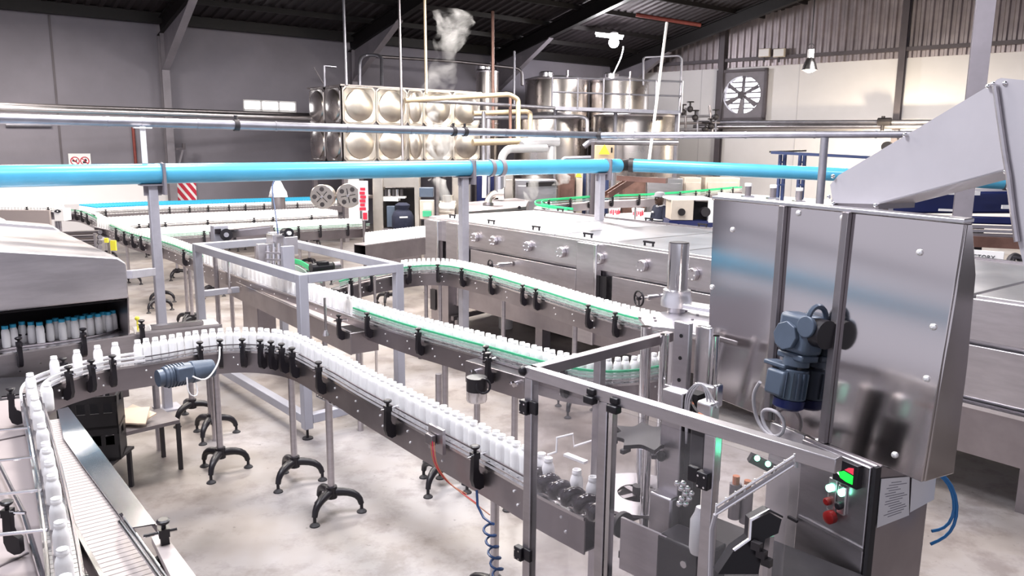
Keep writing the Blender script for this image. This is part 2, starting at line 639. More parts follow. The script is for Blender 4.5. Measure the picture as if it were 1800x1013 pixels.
# ------------------------------------------------------------------ the hall
LW0 = Vector((-12.0, 21.0, 0)); LWD = Vector((0.785, 0.62, 0)).normalized(); LWN = Vector((LWD.y, -LWD.x, 0))   # left wall, normal into the hall
RW0 = Vector((4.4, 33.9, 0)); RWD = Vector((0.757, -0.653, 0)).normalized(); RWN = Vector((-RWD.y, RWD.x, 0)) * -1
def roof_z(p):
    d = (Vector((p[0], p[1], 0)) - LW0).dot(LWN)
    return 6.05 + 0.215 * d if d < 26 else 6.05 + 0.215 * (52 - d)
def onL(px, py, off=0.0):
    return PV(px, py, LW0 + LWN * off, LWD)
def onR(px, py, off=0.0):
    return PV(px, py, RW0 + RWN * off, RWD)
def tL(p):
    return (Vector((p[0], p[1], 0)) - LW0).dot(LWD)
def tR(p):
    return (Vector((p[0], p[1], 0)) - RW0).dot(RWD)
floor = struct(MB().add([(-40, -12, 0), (40, -12, 0), (40, 45, 0), (-40, 45, 0), (-40, -12, -0.2), (40, -12, -0.2), (40, 45, -0.2), (-40, 45, -0.2)],
               [(0, 1, 2, 3), (7, 6, 5, 4), (0, 4, 5, 1), (1, 5, 6, 2), (2, 6, 7, 3), (3, 7, 4, 0)]), 'floor', 'concrete_floor')
def wall_hole(p0, d, nin, th, l0, l1, z0, z1, hole):
    ls = [l0, hole[0], hole[1], l1]
    zs = [z0, hole[2], hole[3], z1]
    mb = MB()
    vs = []
    for k in (0, 1):
        for j in range(4):
            for i in range(4):
                q = p0 + d * ls[i] - nin * (th * k)
                vs.append((q.x, q.y, zs[j]))
    fs = []
    for j in range(3):
        for i in range(3):
            if i == 1 and j == 1:
                continue
            a = j * 4 + i
            fs.append((a, a + 1, a + 5, a + 4))
            b = 16 + a
            fs.append((b, b + 4, b + 5, b + 1))
    for a, b in ((5, 6), (6, 10), (10, 9), (9, 5), (0, 1), (1, 2), (2, 3), (3, 7), (7, 11), (11, 15), (15, 14), (14, 13), (13, 12), (12, 8), (8, 4), (4, 0)):
        fs.append((a, b, b + 16, a + 16))
    return mb.add(vs, fs)
# left wall with its strip window
wa, wb = onL(427, 174.5), onL(521, 178)
wc = onL(474, 209)
wl0, wl1, wz1, wz0 = tL(wa), tL(wb), wa.z, wc.z
CORNER = tL(RW0)
wall_left = struct(wall_hole(LW0, LWD, LWN, 0.25, -14, CORNER, 0, 5.85, (wl0, wl1, wz0, wz1)), 'wall_left', 'wall_plaster')
tz = tL(onL(308, 330))
q = LW0 + LWN * 0.012
struct(MB().box(q + LWD * ((tz - 14) / 2) + Z * 0.86, (tz + 14, 0.02, 1.72), (LWD, LWN, Z)), 'dado', 'wall_white', wall_left)
struct(MB().box(q + LWN * 0.02 + LWD * ((tz - 14) / 2) + Z * 0.5, (tz + 14, 0.05, 1.0), (LWD, LWN, Z)), 'plinth', 'wall_panel', wall_left)
for px in (97,):
    t = tL(onL(px, 150))
    struct(MB().box(LW0 + LWD * t + LWN * 0.008 + Z * 3.8, (0.05, 0.02, 4.0), (LWD, LWN, Z)), 'joint_strip', 'column_dark', wall_left)
win = bpy.data.objects.new('window_1', None); COL.objects.link(win); win['kind'] = 'structure'; win.location = LW0 + LWD * wl0; ORG[win.name] = Vector(win.location)
mb = MB()
zmid = wz0 + (wz1 - wz0) * 0.40
fw = 0.05
def wbox(l0, l1, z0, z1, off, th):
    return LW0 + LWD * ((l0 + l1) / 2) + LWN * off + Z * ((z0 + z1) / 2), (l1 - l0, th, z1 - z0), (LWD, LWN, Z)
for a, b, c, d in ((wl0, wl1, wz0, wz0 + fw), (wl0, wl1, wz1 - fw, wz1), (wl0, wl0 + fw, wz0, wz1), (wl1 - fw, wl1, wz0, wz1), (wl0, wl1, zmid - 0.06, zmid + 0.06)):
    mb.box(*wbox(a, b, c, d, -0.06, 0.08))
for k in (1, 2):
    l = wl0 + (wl1 - wl0) * k / 3
    mb.box(*wbox(l - 0.035, l + 0.035, wz0, wz1, -0.06, 0.08))
mb.build('window_frame', 'white_paint', win)
for r, (a, b) in enumerate(((wz0, zmid), (zmid, wz1))):
    for k in range(3):
        l = wl0 + (wl1 - wl0) * k / 3
        MB().box(*wbox(l + 0.04, l + (wl1 - wl0) / 3 - 0.04, a + 0.05, b - 0.05, -0.10, 0.01)).build('pane', 'daylight', win)
# right gable wall: white panels below, ribbed cladding above
RL = 26.0
fa, fb, fc = onR(1268, 127), onR(1352, 123), onR(1266, 210)
ft0, ft1, fz1, fz0 = tR(fa), tR(fb), fa.z, fc.z
HB = 5.57
wall_right = struct(wall_hole(RW0, RWD, RWN, 0.25, 0, RL, 0, HB, (ft0 + 0.05, ft1 - 0.05, fz0 + 0.05, min(fz1, HB) - 0.1)), 'wall_right', 'wall_white')
def clad(t0, t1):
    mb = MB()
    pitch, dep = 0.26, 0.07
    n = int(round((t1 - t0) / pitch))
    pr = []
    for i in range(n):
        b = t0 + i * pitch
        for x, y in ((0, 0), (0.08, 0), (0.12, dep), (0.20, dep), (0.24, 0)):
            pr.append((b + x, y))
    pr.append((t1, 0))
    vs, fs = [], []
    for x, y in pr:
        q = RW0 + RWD * x + RWN * (y + 0.02)
        vs.append((q.x, q.y, HB - 0.02))
        vs.append((q.x, q.y, roof_z(q) - 0.02))
    for i in range(len(pr) - 1):
        fs.append((2 * i, 2 * i + 2, 2 * i + 3, 2 * i + 1))
    return mb.add(vs, fs)
tcols = [0.0, tR(onR(1275, 100)), tR(onR(1590, 100)), 18.5, RL]
for a, b in zip(tcols, tcols[1:]):
    struct(clad(a + 0.02, b - 0.02), 'cladding_sheet', 'cladding', wall_right, angle=20)
gz = onR(1284, 107).z
struct(MB().box(RW0 + RWD * RL / 2 + RWN * 0.17 + Z * gz, (RL, 0.12, 0.12), (RWD, RWN, Z)), 'girt', 'column_dark', wall_right)
for t in tcols[1:3]:
    q = RW0 + RWD * t + RWN * 0.2
    mb = MB()
    h = roof_z(q) - 0.1
    for s_ in (-1, 1):
        mb.box(q + RWN * (0.1 * s_) + Z * h / 2, (0.2, 0.03, h), (RWD, RWN, Z))
    mb.box(q + Z * h / 2, (0.03, 0.2, h), (RWD, RWN, Z))
    struct(mb, 'column', 'column_dark', wall_right)
for px in (1233, 1404):
    t = tR(onR(px, 150))
    struct(MB().box(RW0 + RWD * t + RWN * 0.004 + Z * HB / 2, (0.025, 0.02, HB), (RWD, RWN, Z)), 'panel_joint', 'wall_panel', wall_right)
# roof: ribbed sheets, rafters with haunches, purlins
def roof_strip(t0, t1):
    mb = MB()
    pitch = 0.32
    n = int((t1 - t0) / pitch)
    vs, fs = [], []
    pr = []
    for i in range(n):
        b = t0 + i * pitch
        pr += [(b, 0), (b + 0.14, 0), (b + 0.18, -0.05), (b + 0.28, -0.05)]
    pr.append((t1, 0))
    ds = (-0.6, 26.0, 50.0)
    for x, y in pr:
        for d in ds:
            q = LW0 + LWD * x + LWN * d
            vs.append((q.x, q.y, roof_z(q) + y))
    for i in range(len(pr) - 1):
        for j in range(2):
            a = i * 3 + j
            fs.append((a, a + 3, a + 4, a + 1))
    return mb.add(vs, fs)
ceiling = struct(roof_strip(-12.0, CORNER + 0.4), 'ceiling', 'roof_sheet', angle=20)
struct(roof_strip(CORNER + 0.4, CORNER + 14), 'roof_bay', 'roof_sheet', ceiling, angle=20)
for t in (-8.6, -2.87, 2.86, 8.58, 14.3, 20.2):
    mb = MB()
    p = LW0 + LWD * t
    def rp(d, dz):
        q = p + LWN * d
        return Vector((q.x, q.y, roof_z(q) + dz))
    for d0, d1 in ((0.1, 26), (26, 49)):
        mb.bar(rp(d0, -0.16), rp(d1, -0.16), 0.20, 0.03)
        mb.bar(rp(d0, -0.56), rp(d1, -0.56), 0.20, 0.03)
        mb.bar(rp(d0, -0.36), rp(d1, -0.36), 0.03, 0.40)
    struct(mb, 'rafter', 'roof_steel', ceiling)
    mb = MB().prism([rp(0.1, -0.5), rp(3.2, -0.55), rp(0.32, -1.5), rp(0.1, -1.5)], LWD * 0.03)
    mb.bar(rp(0.3, -1.55), rp(3.2, -0.60), 0.2, 0.03)
    struct(mb, 'haunch', 'column_paint', ceiling)  # paler than the rafters, colour stands for light on the flange
    mb = MB()
    h = 5.6
    for o in (0.12, 0.36):
        mb.box(p + LWN * o + Z * h / 2, (0.2, 0.02, h), (LWD, LWN, Z))
    mb.box(p + LWN * 0.24 + Z * h / 2, (0.02, 0.24, h), (LWD, LWN, Z))
    struct(mb, 'column', 'column_paint', wall_left)
for d in [0.25, 1.6, 3.1, 4.6, 6.1, 7.6, 9.1, 10.6, 12.1, 13.6]:
    a = LW0 + LWD * -12 + LWN * d
    b = LW0 + LWD * (CORNER + (d * 0.16)) + LWN * d
    zz = roof_z(a) - 0.11
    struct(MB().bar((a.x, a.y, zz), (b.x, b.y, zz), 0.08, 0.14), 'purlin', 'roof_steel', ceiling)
q = LW0 + LWN * 0.2
struct(MB().box(q + LWD * ((CORNER - 12) / 2) + Z * 5.95, (CORNER + 12, 0.3, 0.28), (LWD, LWN, Z)), 'eaves_beam', 'roof_steel', wall_left)
# free-standing roof column behind the long tunnel
ca = W(1740, -60, 9.5); cb = W(1686, 420, 9.5)
cpos = Vector(((ca.x + cb.x) / 2, (ca.y + cb.y) / 2, 0))
col = thing('roof_column', 'grey painted steel column rising behind the chute at the far end of the cabinet', 'column', cpos)
ax = (Vector((0.9, -0.43, 0)).normalized(), Vector((0.43, 0.9, 0)).normalized())
h = roof_z(cpos)
MB().box(cpos - ax[1] * 0.1 + Z * h / 2, (0.2, 0.02, h), (ax[0], ax[1], Z)).build('flange', 'column_paint', col)
MB().box(cpos + ax[1] * 0.1 + Z * h / 2, (0.2, 0.02, h), (ax[0], ax[1], Z)).build('flange', 'column_paint', col)
MB().box(cpos + Z * h / 2, (0.02, 0.18, h), (ax[0], ax[1], Z)).build('web', 'column_paint', col)
MB().box(cpos + Z * 0.01, (0.34, 0.34, 0.02), (ax[0], ax[1], Z)).build('base_plate', 'column_paint', col)

# wall fan
fan = thing('wall_fan', 'large square framed extractor fan high on the white gable wall', 'fan', RW0 + RWD * ft0 + RWN * 0.1 + Z * fz0)
fw_, fh_ = ft1 - ft0, fz1 - fz0
fcn = RW0 + RWD * ((ft0 + ft1) / 2) + RWN * 0.14 + Z * ((fz0 + fz1) / 2)
R_ = min(fw_, fh_) * 0.42
mb = MB()
n = 32
vs, fs = [], []
for k, off in enumerate((0.02, -0.25)):
    for i in range(n):
        a = 2 * math.pi * (i + 0.5) / n
        cx, cz = math.cos(a), math.sin(a)
        m_ = max(abs(cx), abs(cz))
        vs.append(fcn + RWN * off + RWD * (cx * R_) + Z * (cz * R_ * fh_ / fw_))
        vs.append(fcn + RWN * off + RWD * (cx / m_ * fw_ / 2) + Z * (cz / m_ * fh_ / 2))
for i in range(n):
    j = (i + 1) % n
    fs += [(2 * i, 2 * i + 1, 2 * j + 1, 2 * j), (2 * n + 2 * i, 2 * n + 2 * j, 2 * n + 2 * j + 1, 2 * n + 2 * i + 1),
           (2 * i, 2 * j, 2 * n + 2 * j, 2 * n + 2 * i), (2 * i + 1, 2 * n + 2 * i + 1, 2 * n + 2 * j + 1, 2 * j + 1)]
mb.add(vs, fs).build('shroud', 'column_paint', fan)
mb = MB()
for s_ in (-1, 1):
    mb.box(fcn + RWN * 0.06 + RWD * (s_ * fw_ / 2), (0.09, 0.14, fh_ + 0.09), (RWD, RWN, Z))
    mb.box(fcn + RWN * 0.06 + Z * (s_ * fh_ / 2), (fw_ + 0.09, 0.14, 0.09), (RWD, RWN, Z))
mb.build('outer_frame', 'column_dark', fan)
for k in range(6):
    a = math.radians(28 + 60 * k)
    e = RWD * math.cos(a) + Z * math.sin(a)
    g = RWD * -math.sin(a) + Z * math.cos(a)
    w0, w1 = 0.05, 0.11
    c0, c1 = fcn + e * 0.1 - RWN * 0.05, fcn + e * (R_ * 0.93) - RWN * 0.05
    MB().prism([c0 - g * w0, c1 - g * w1 + RWN * 0.05, c1 + g * w1 * 0.6 - RWN * 0.05, c0 + g * w0], RWN * 0.012).build('blade', 'column_paint', fan)
MB().cyl(fcn - RWN * 0.12, fcn + RWN * 0.05, 0.14, n=16).build('hub', 'column_dark', fan)
MB().box(fcn - RWN * 0.18, (0.07, 0.05, fh_ * 0.92), (RWD, RWN, Z)).build('motor_bar', 'column_dark', fan)
for k in range(8):
    z_ = -0.44 + 0.88 * (k + 0.5) / 8
    MB().box(fcn - RWN * 0.3 + Z * (z_ * fh_), (fw_ * 0.95, 0.05, 0.055), (RWD, RWN, Z)).build('louvre', 'column_paint', fan)
MB().box(fcn - RWN * 0.42, (fw_, 0.01, fh_), (RWD, RWN, Z)).build('daylight_opening', 'daylight', fan)
# ------------------------------------------------------------------ bottle, bracket and leg meshes shared by the copies
BZ = 1.08
BH = 0.175
TOPZ = BZ + BH
BOT = [(0.026, 0), (0.0315, 0.005), (0.032, 0.05), (0.032, 0.112), (0.0312, 0.124), (0.0275, 0.138), (0.0225, 0.149), (0.0210, 0.152), (0.0225, 0.155), (0.0225, 0.166), (0.0208, 0.168), (0.0208, 0.175)]
BOT = [(r * 0.955, h) for r, h in BOT]
bottle_me = MB().lathe(BOT + [(0.0165, 0.175), (0.0155, 0.160)], n=16).mesh('bottle', 'bottle_white', angle=50)
bottle_body_me = MB().lathe(BOT[:-4] + [(0.0200, 0.156)], n=16).mesh('bottle_body', 'bottle_white', angle=50)
cap_me = MB().lathe([(0.0225, 0.150), (0.0235, 0.152), (0.0235, 0.174), (0.0215, 0.177)], n=16).mesh('cap', 'cap_blue', angle=50)
# guide-rail bracket: a black J-shaped arm (local: x = outwards from the belt, y along it), its clamp head and its wing knob
def arm_profile():
    outer = [(0.000, -0.120), (0.028, -0.126), (0.056, -0.108), (0.068, -0.070), (0.066, -0.020), (0.062, 0.045)]
    inner = [(0.030, 0.045), (0.032, -0.012), (0.024, -0.036), (0.000, -0.052)]
    return outer + inner
bracket_me = MB().prism([(x, -0.0155, z) for x, z in arm_profile()], (0, 0.031, 0)).box((0.046, 0, 0.060), (0.040, 0.038, 0.034)).mesh('bracket', 'black_plastic')
knob_me = MB().cyl((0.046, 0, 0.07), (0.046, 0, 0.098), 0.009, n=8).lathe([(0.010, 0.090), (0.024, 0.100), (0.027, 0.110), (0.020, 0.115)], (0.046, 0, 0), n=10).mesh('knob', 'black_plastic')
spindle_me = MB().cyl((-0.03, 0, 0.060), (0.095, 0, 0.060), 0.007, n=8).mesh('spindle', 'chrome')
LEG_TOP = BZ - 0.17
def tripod():
    mb = MB()
    mb.cyl((0, 0, 0.125), (0, 0, 0.215), 0.042, n=12)
    for k in range(3):
        a = 2 * math.pi * k / 3
        e = Vector((math.cos(a), math.sin(a), 0))
        pts = []
        for i in range(7):
            t = i / 6
            pts.append(e * (0.03 + 0.185 * math.sin(t * 1.45)) + Z * (0.17 - 0.105 * t ** 2.4))
        mb.tube(pts, [0.034, 0.033, 0.031, 0.029, 0.026, 0.023, 0.021], n=8)
    return mb
tripod_me = tripod().mesh('tripod_base', 'black_plastic', angle=60)
foot_me = MB().lathe([(0.038, 0.0), (0.036, 0.008), (0.018, 0.022), (0.012, 0.026), (0.012, 0.07)], (0, 0, 0), n=12).mesh('levelling_foot', 'black_rubber')
bolt_me = MB().cyl((0.028, 0, 0), (0.048, 0, 0), 0.009, n=8).mesh('bolt', 'chrome')
plate_bolt_me = MB().lathe([(0.0075, 0), (0.007, 0.005), (0.003, 0.008)], n=8, ax=Vector((1, 0, 0))).mesh('bolt', 'bolt_zinc')
pole_me = MB().cyl((0, 0, 0.14), (0, 0, LEG_TOP + 0.02), 0.0255, n=16).mesh('leg', 'steel')
ALLBOT = []          # (position, lane name)
def put_leg(parent, x, y, rot=0.0, top=None):
    me = pole_me
    if top is not None:
        me = MB().cyl((0, 0, 0.14), (0, 0, top), 0.0255, n=16).mesh('leg', 'steel')
    l = inst(me, 'leg', parent, (x, y, 0), rot)
    t = inst(tripod_me, 'tripod_base', l, (0, 0, 0), 0, local=True)
    for k in range(3):
        a = 2 * math.pi * k / 3
        inst(foot_me, 'levelling_foot', l, (math.cos(a) * 0.215, math.sin(a) * 0.215, 0), 0, local=True)
    b = inst(bolt_me, 'bolt', l, (0, 0, 0.17), math.radians(60), local=True)
    return l
def put_bracket(parent, path, d, side, z=BZ, off=0.062):
    p, t, n = path.at(d)
    q = p + n * (side * off)
    q.z = z
    e = n * side
    b = inst(bracket_me, 'bracket', parent, q, math.atan2(e.y, e.x))
    inst(knob_me, 'knob', b, (0, 0, 0), 0, local=True)
    inst(spindle_me, 'spindle', b, (0, 0, 0), 0, local=True)
    return b
def chain(path, a, b, half, z):
    mb = MB()
    n = int((b - a) / 0.0381)
    for i in range(n):
        p, t, nn = path.at(a + (i + 0.5) * 0.0381)
        mb.box((p.x, p.y, z - 0.006), (0.0345, half * 2, 0.012), (t, nn, Z))
    return mb
def conveyor(name, label, path, legs=(), brackets=(), far_brackets=(), rails=(), z=BZ, half=0.046, plate=0.165, a=0.0, b=None, plate_mat='steel_plate', group=None, gap=None, belt='steel_lid', bolts=False):
    b = path.L if b is None else b
    p0 = path.at(a)[0]
    c = thing(name, label, 'conveyor', (p0.x, p0.y, 0), group)
    pts = pts_all = path.sub(a, b, 0.06)
    chain(path, a, b, half, z).build('chain_belt', belt, c, kind='stuff')
    for s_ in (-1, 1):
        o = s_ * (half + 0.006)
        MB().sweep(pts, [(o - 0.004, -plate), (o + 0.004, -plate), (o + 0.004, -0.004), (o - 0.004, -0.004)], z).build('side_plate', plate_mat, c)
        o2 = s_ * (half + 0.010)
        MB().sweep(pts, [(o2 - 0.008, -0.012), (o2 + 0.008, -0.012), (o2 + 0.008, 0.004), (o2 - 0.008, 0.004)], z).build('wear_strip', 'steel_bright', c)
    MB().sweep(pts, [(-half, -plate + 0.01), (half, -plate + 0.01), (half, -plate + 0.018), (-half, -plate + 0.018)], z).build('return_tray', 'steel_dark', c)
    for off, h, r, mt in rails:
      for pts in ([path.sub(a, gap[0], 0.06), path.sub(gap[1], b, 0.06)] if gap and off < 0 else [pts_all]):
        MB().sweep(pts, [(off - r[0], h - r[1]), (off + r[0], h - r[1]), (off + r[0], h + r[1]), (off - r[0], h + r[1])], z).build('guide_rail', mt, c)
    if bolts:
        d = a + 0.1
        while d < b:
            for dd, dz in ((0.0, -0.05), (0.03, -0.11)):
                p, t, n = path.at(d + dd)
                q = p - n * (half + 0.010)
                q.z = z + dz
                inst(plate_bolt_me, 'bolt', c, q, math.atan2(-n.y, -n.x))
            d += 0.34
    for d in legs:
        p, t, n = path.at(d[0]) if isinstance(d, tuple) else path.at(d)
        put_leg(c, p.x, p.y, d[1] if isinstance(d, tuple) else 0.4)
    for d in brackets:
        put_bracket(c, path, d, -1, z)
    for d in far_brackets:
        put_bracket(c, path, d, 1, z)
    return c
def tops(pxs, z=TOPZ):
    return [P(x, y, z) for x, y in pxs]
def line_bottles(path, a, b, lane, pitch=0.0615, off=0.0, jit=0.0012, zig=0.005):
    n = int((b - a) / pitch)
    for i in range(n):
        p, t, nn = path.at(a + i * pitch)
        q = p + nn * (off + zig * (1 if i % 2 else -1) + random.uniform(-jit, jit)) + t * random.uniform(-jit, jit)
        ALLBOT.append((Vector((q.x, q.y, BZ)), lane))
GREEN = [(-0.046, 0.088, (0.006, 0.008), 'rail_green'), (-0.050, 0.068, (0.004, 0.006), 'rail_pale_green'), (-0.052, 0.046, (0.004, 0.006), 'rail_pale_green'),
         (-0.054, 0.024, (0.004, 0.005), 'steel_bright'), (0.046, 0.075, (0.005, 0.006), 'steel_bright')]

# ---- front line: comes from the near left, turns, and runs down to the capping machine
A_tops = [(128, 1100), (114, 1010), (105, 917), (91, 835), (80, 778), (66, 715), (55, 677), (52, 651), (66, 636), (94, 626), (133, 615.5), (171, 607), (203, 602), (237, 598.5),
          (289, 591), (333, 583), (389, 577), (442, 576), (488, 579.5), (522, 587), (551, 600), (578, 614), (598, 623), (629, 640), (660, 656), (699, 675), (751, 701), (803, 725),
          (848, 747), (882, 763), (916, 780), (951, 798), (991, 816), (1042, 838), (1090, 860)]
pa = Path(tops(A_tops), it=10)
sA = lambda x, y: pa.near(x, y, TOPZ)
A_near = [sA(94, 640), sA(140, 625), sA(183, 615), sA(346, 600), sA(388, 590), sA(432, 588), sA(470, 588), sA(490, 595), sA(512, 600), sA(534, 610), sA(580, 628), sA(708, 690), sA(866, 765)]
front = conveyor('bottle_conveyor', 'front slat chain conveyor bending from the near left down to the capping machine', pa, legs=(),
                 rails=[(-0.052, 0.052, (0.004, 0.004), 'steel_dark'), (-0.058, 0.022, (0.004, 0.004), 'steel_bright'), (0.052, 0.05, (0.004, 0.004), 'steel_bright')],
                 brackets=A_near, far_brackets=[sA(60, 660), sA(130, 612)], b=sA(1042, 838), plate=0.175, bolts=True)
for (px, py), r in (((388, 806), 0.5), ((518, 822), 0.15), ((583, 876), 0.15), ((372, 745), 0.5), ((869, 1040), 0.3), ((772, 830), 0.2), ((338, 718), 0.2)):
    q = P(px, py, 0.12)
    put_leg(front, q.x, q.y, r)
for off_, h_ in ((-0.056, 0.058), (-0.060, 0.028), (0.056, 0.062), (0.056, 0.030)):
    MB().sweep(pa.sub(sA(54, 668), sA(250, 597), 0.04), [(off_ - 0.007, h_ - 0.007), (off_ + 0.007, h_ - 0.007), (off_ + 0.007, h_ + 0.007), (off_ - 0.007, h_ + 0.007)], BZ).build('white_rod', 'rod_white', front)
sd = sA(240, 600)
for px, py in ((54, 676), (60, 698), (65, 715), (70, 747), (79.5, 778), (83, 790), (87, 809), (91, 835), (102, 876), (105.5, 917), (109, 963), (113, 1010), (119, 1055), (50, 655)):
    ALLBOT.append((pa.at(sA(px, py))[0] + Z * BZ, 'left'))
for k, (px, py) in enumerate([(94, 626), (133, 615.5), (171, 607), (203, 602)]):
    ALLBOT.append((pa.at(sA(px, py))[0] + Z * BZ, 'single%d' % k))
line_bottles(pa, sd, sA(985, 812), 'front')
for k, (px, py) in enumerate([(1014, 825.5), (1042.5, 838)]):
    p_ = P(px, py, TOPZ)
    ALLBOT.append((Vector((p_.x, p_.y, BZ)), 'worm%d' % k))

# ---- middle line: from the back left corner diagonally down, then round behind the capping machine
C_tops = [(112, 361), (140, 363), (165, 371), (182, 380), (207, 391), (236, 402), (298, 417), (344, 433), (415, 457), (487, 480), (540, 496), (633, 526), (700, 546), (739, 557), (783, 568), (828, 579.5),
          (872, 590), (908, 599.5), (948, 610), (988, 619), (1024, 626), (1060, 629.5), (1107, 628), (1162, 619), (1210, 606)]
pc = Path(tops(C_tops), it=10)
sC = lambda x, y: pc.near(x, y, TOPZ)
middle = conveyor('bottle_conveyor', 'middle slat chain conveyor with green guide rails passing under the grey portal frame', pc, legs=(), rails=GREEN,
                  brackets=[sC(x, y) for x, y in ((127, 367), (140, 371), (150, 376), (160, 380), (213, 400), (228, 406), (243, 411), (258, 415), (284, 424), (334, 440), (662, 545), (752, 573), (870, 601), (1008, 628))], b=sC(1190, 612), gap=(sC(362, 439), sC(628, 525)), bolts=True)
for (px, py), r in (((790, 722), 0.4), ((846, 745), 0.2), ((908, 775), 0.3), ((266, 560), 0.3), ((323, 556), 0.6), ((335, 545), 0.1)):
    d = sC(px, py - 130 if px > 700 else 0)
    p_ = pc.at(pc.near(px, py - 165 if px > 700 else py - 110, BZ))[0]
    put_leg(middle, p_.x, p_.y, r)
line_bottles(pc, sC(170, 374), sC(1185, 613), 'middle')

# ---- right line: comes out of the portal frame, bends and runs along the long tunnel to the machine
D_tops = [(548, 494), (600, 478), (640, 469), (680, 461.5), (708, 457.5), (739, 454.5), (770, 454), (797, 456), (823, 461), (872, 472), (917, 484.5), (961, 497), (1005, 510), (1050, 523), (1104, 537), (1165, 551), (1215, 562)]
pd = Path(tops(D_tops), it=8)
sD = lambda x, y: pd.near(x, y, TOPZ)
right = conveyor('bottle_conveyor', 'right slat chain conveyor with green guide rails along the stainless tunnel', pd, rails=GREEN, a=sD(590, 481), b=sD(1200, 558), bolts=True,
                 brackets=[sD(x, y) for x, y in ((602, 482), (640, 474), (686, 466), (712, 462), (773, 460), (824, 467), (876, 480), (933, 496), (957, 502), (1050, 528), (1098, 540))])
for px, py, r in ((750, 495, 0.3), (774, 500, 0.9), (886, 530, 0.5), (1015, 560, 0.2)):
    p_ = pd.at(pd.near(px, py - 30, BZ))[0]
    put_leg(right, p_.x, p_.y, r)
line_bottles(pd, sD(706, 459), sD(1178, 554), 'right')
# ---- far lanes of the accumulation table: each pixel line follows the nearest row of bottle tops, the table reaches back from it
def lane(px_list, rails, label, brs, width):
    near_ = Path(tops(px_list), it=4)
    half = width / 2
    pth = Path([near_.at(near_.L * k / 8)[0] + near_.at(near_.L * k / 8)[2] * (half - 0.035) for k in range(9)], it=2)
    rl = [(-half - 0.012, h, r, mt) for h, r, mt in rails]
    c_ = conveyor('accumulation_lane', label, pth, rails=rl, half=half)
    for x, y in brs:
        put_bracket(c_, pth, pth.near(x, y, TOPZ, -half), -1, BZ, half + 0.016)
    return pth, c_
RL3 = [(0.085, (0.006, 0.010), 'rail_pale_green'), (0.055, (0.006, 0.008), 'rail_pale_green'), (0.025, (0.005, 0.008), 'steel_bright')]
RL2 = [(0.075, (0.006, 0.006), 'steel_bright'), (0.040, (0.006, 0.012), 'steel_bright')]
p1, lane1 = lane([(165, 364), (250, 360), (330, 357.5), (441, 354), (540, 351), (600, 349.5)], RL2, 'farthest accumulation lane, filled with blue-capped bottles', ((182, 368), (297, 364), (332, 363), (365, 362), (400, 361), (431, 360), (462, 359), (492, 357), (522, 356)), 1.15)
p2, lane2 = lane([(200, 389.5), (330, 382), (460, 376.5), (600, 370)], RL2, 'second accumulation lane, white bottles in front of the blue-capped ones', ((241, 392), (258, 391), (288, 389), (364, 385), (445, 381), (477, 380), (545, 377)), 1.05)
p3, lane3 = lane([(245, 405), (330, 400), (460, 394), (560, 389), (648, 385)], RL3, 'third accumulation lane with green rails, ending at the labelling machine', ((357, 406), (411, 404), (478, 401), (521, 398), (562, 396), (610, 393), (640, 391)), 0.42)
for pth, lc, n in ((p1, lane1, 6), (p2, lane2, 5), (p3, lane3, 5)):
    for k in range(n):
        p_, t_, n_ = pth.at(pth.L * (k + 0.4) / n)
        put_leg(lc, p_.x, p_.y, 0.3 * k)
CAPPED = []
def fill(pth, width, out, nm):
    rows = int((width - 0.06) / 0.0575)
    for r in range(rows):
        off = -width / 2 + 0.036 + r * 0.0575
        n = int((pth.L - 0.1) / 0.0665)
        for i in range(n):
            q, t_, n_ = pth.at(0.05 + i * 0.0665 + (0.033 if r % 2 else 0))
            q = q + n_ * off
            out.append((Vector((q.x, q.y, BZ)), nm))
fill(p1, 1.15, CAPPED, 'lane')
fill(p2, 1.05, ALLBOT, 'lane2')
fill(p3, 0.42, ALLBOT, 'lane3')
# back left feed
pb = Path(tops([(-40, 357.5), (15, 358), (70, 358.5), (118, 360)]), it=2)
backfeed = conveyor('bottle_conveyor', 'short conveyor in the back left corner behind the stainless hood', pb, rails=[(-0.05, 0.08, (0.004, 0.005), 'steel_bright'), (-0.05, 0.04, (0.004, 0.005), 'steel_bright')],
                    brackets=[pb.near(x, 360, TOPZ) for x in (50, 91, 117)])
for k in (0.3, 0.7):
    p_ = pb.at(pb.L * k)[0]
    put_leg(backfeed, p_.x, p_.y, 0.5)
line_bottles(pb, 0.0, pb.L, 'backfeed', pitch=0.072, zig=0)
# block of bottles entering the tunnel
pe = Path(tops([(632, 411), (690, 404), (752, 397), (800, 391)]), it=2)
entry = conveyor('bottle_conveyor', 'short wide infeed conveyor packed with white bottles at the far end of the tunnel', pe, half=0.12, plate=0.30)
for off in (-0.075, -0.01, 0.055):
    line_bottles(pe, pe.near(648, 409, TOPZ), pe.L, 'entry', off=off, pitch=0.066, zig=0)
for k in (0.25, 0.75):
    p_ = pe.at(pe.L * k)[0]
    put_leg(entry, p_.x, p_.y, 0.5, top=BZ - 0.25)
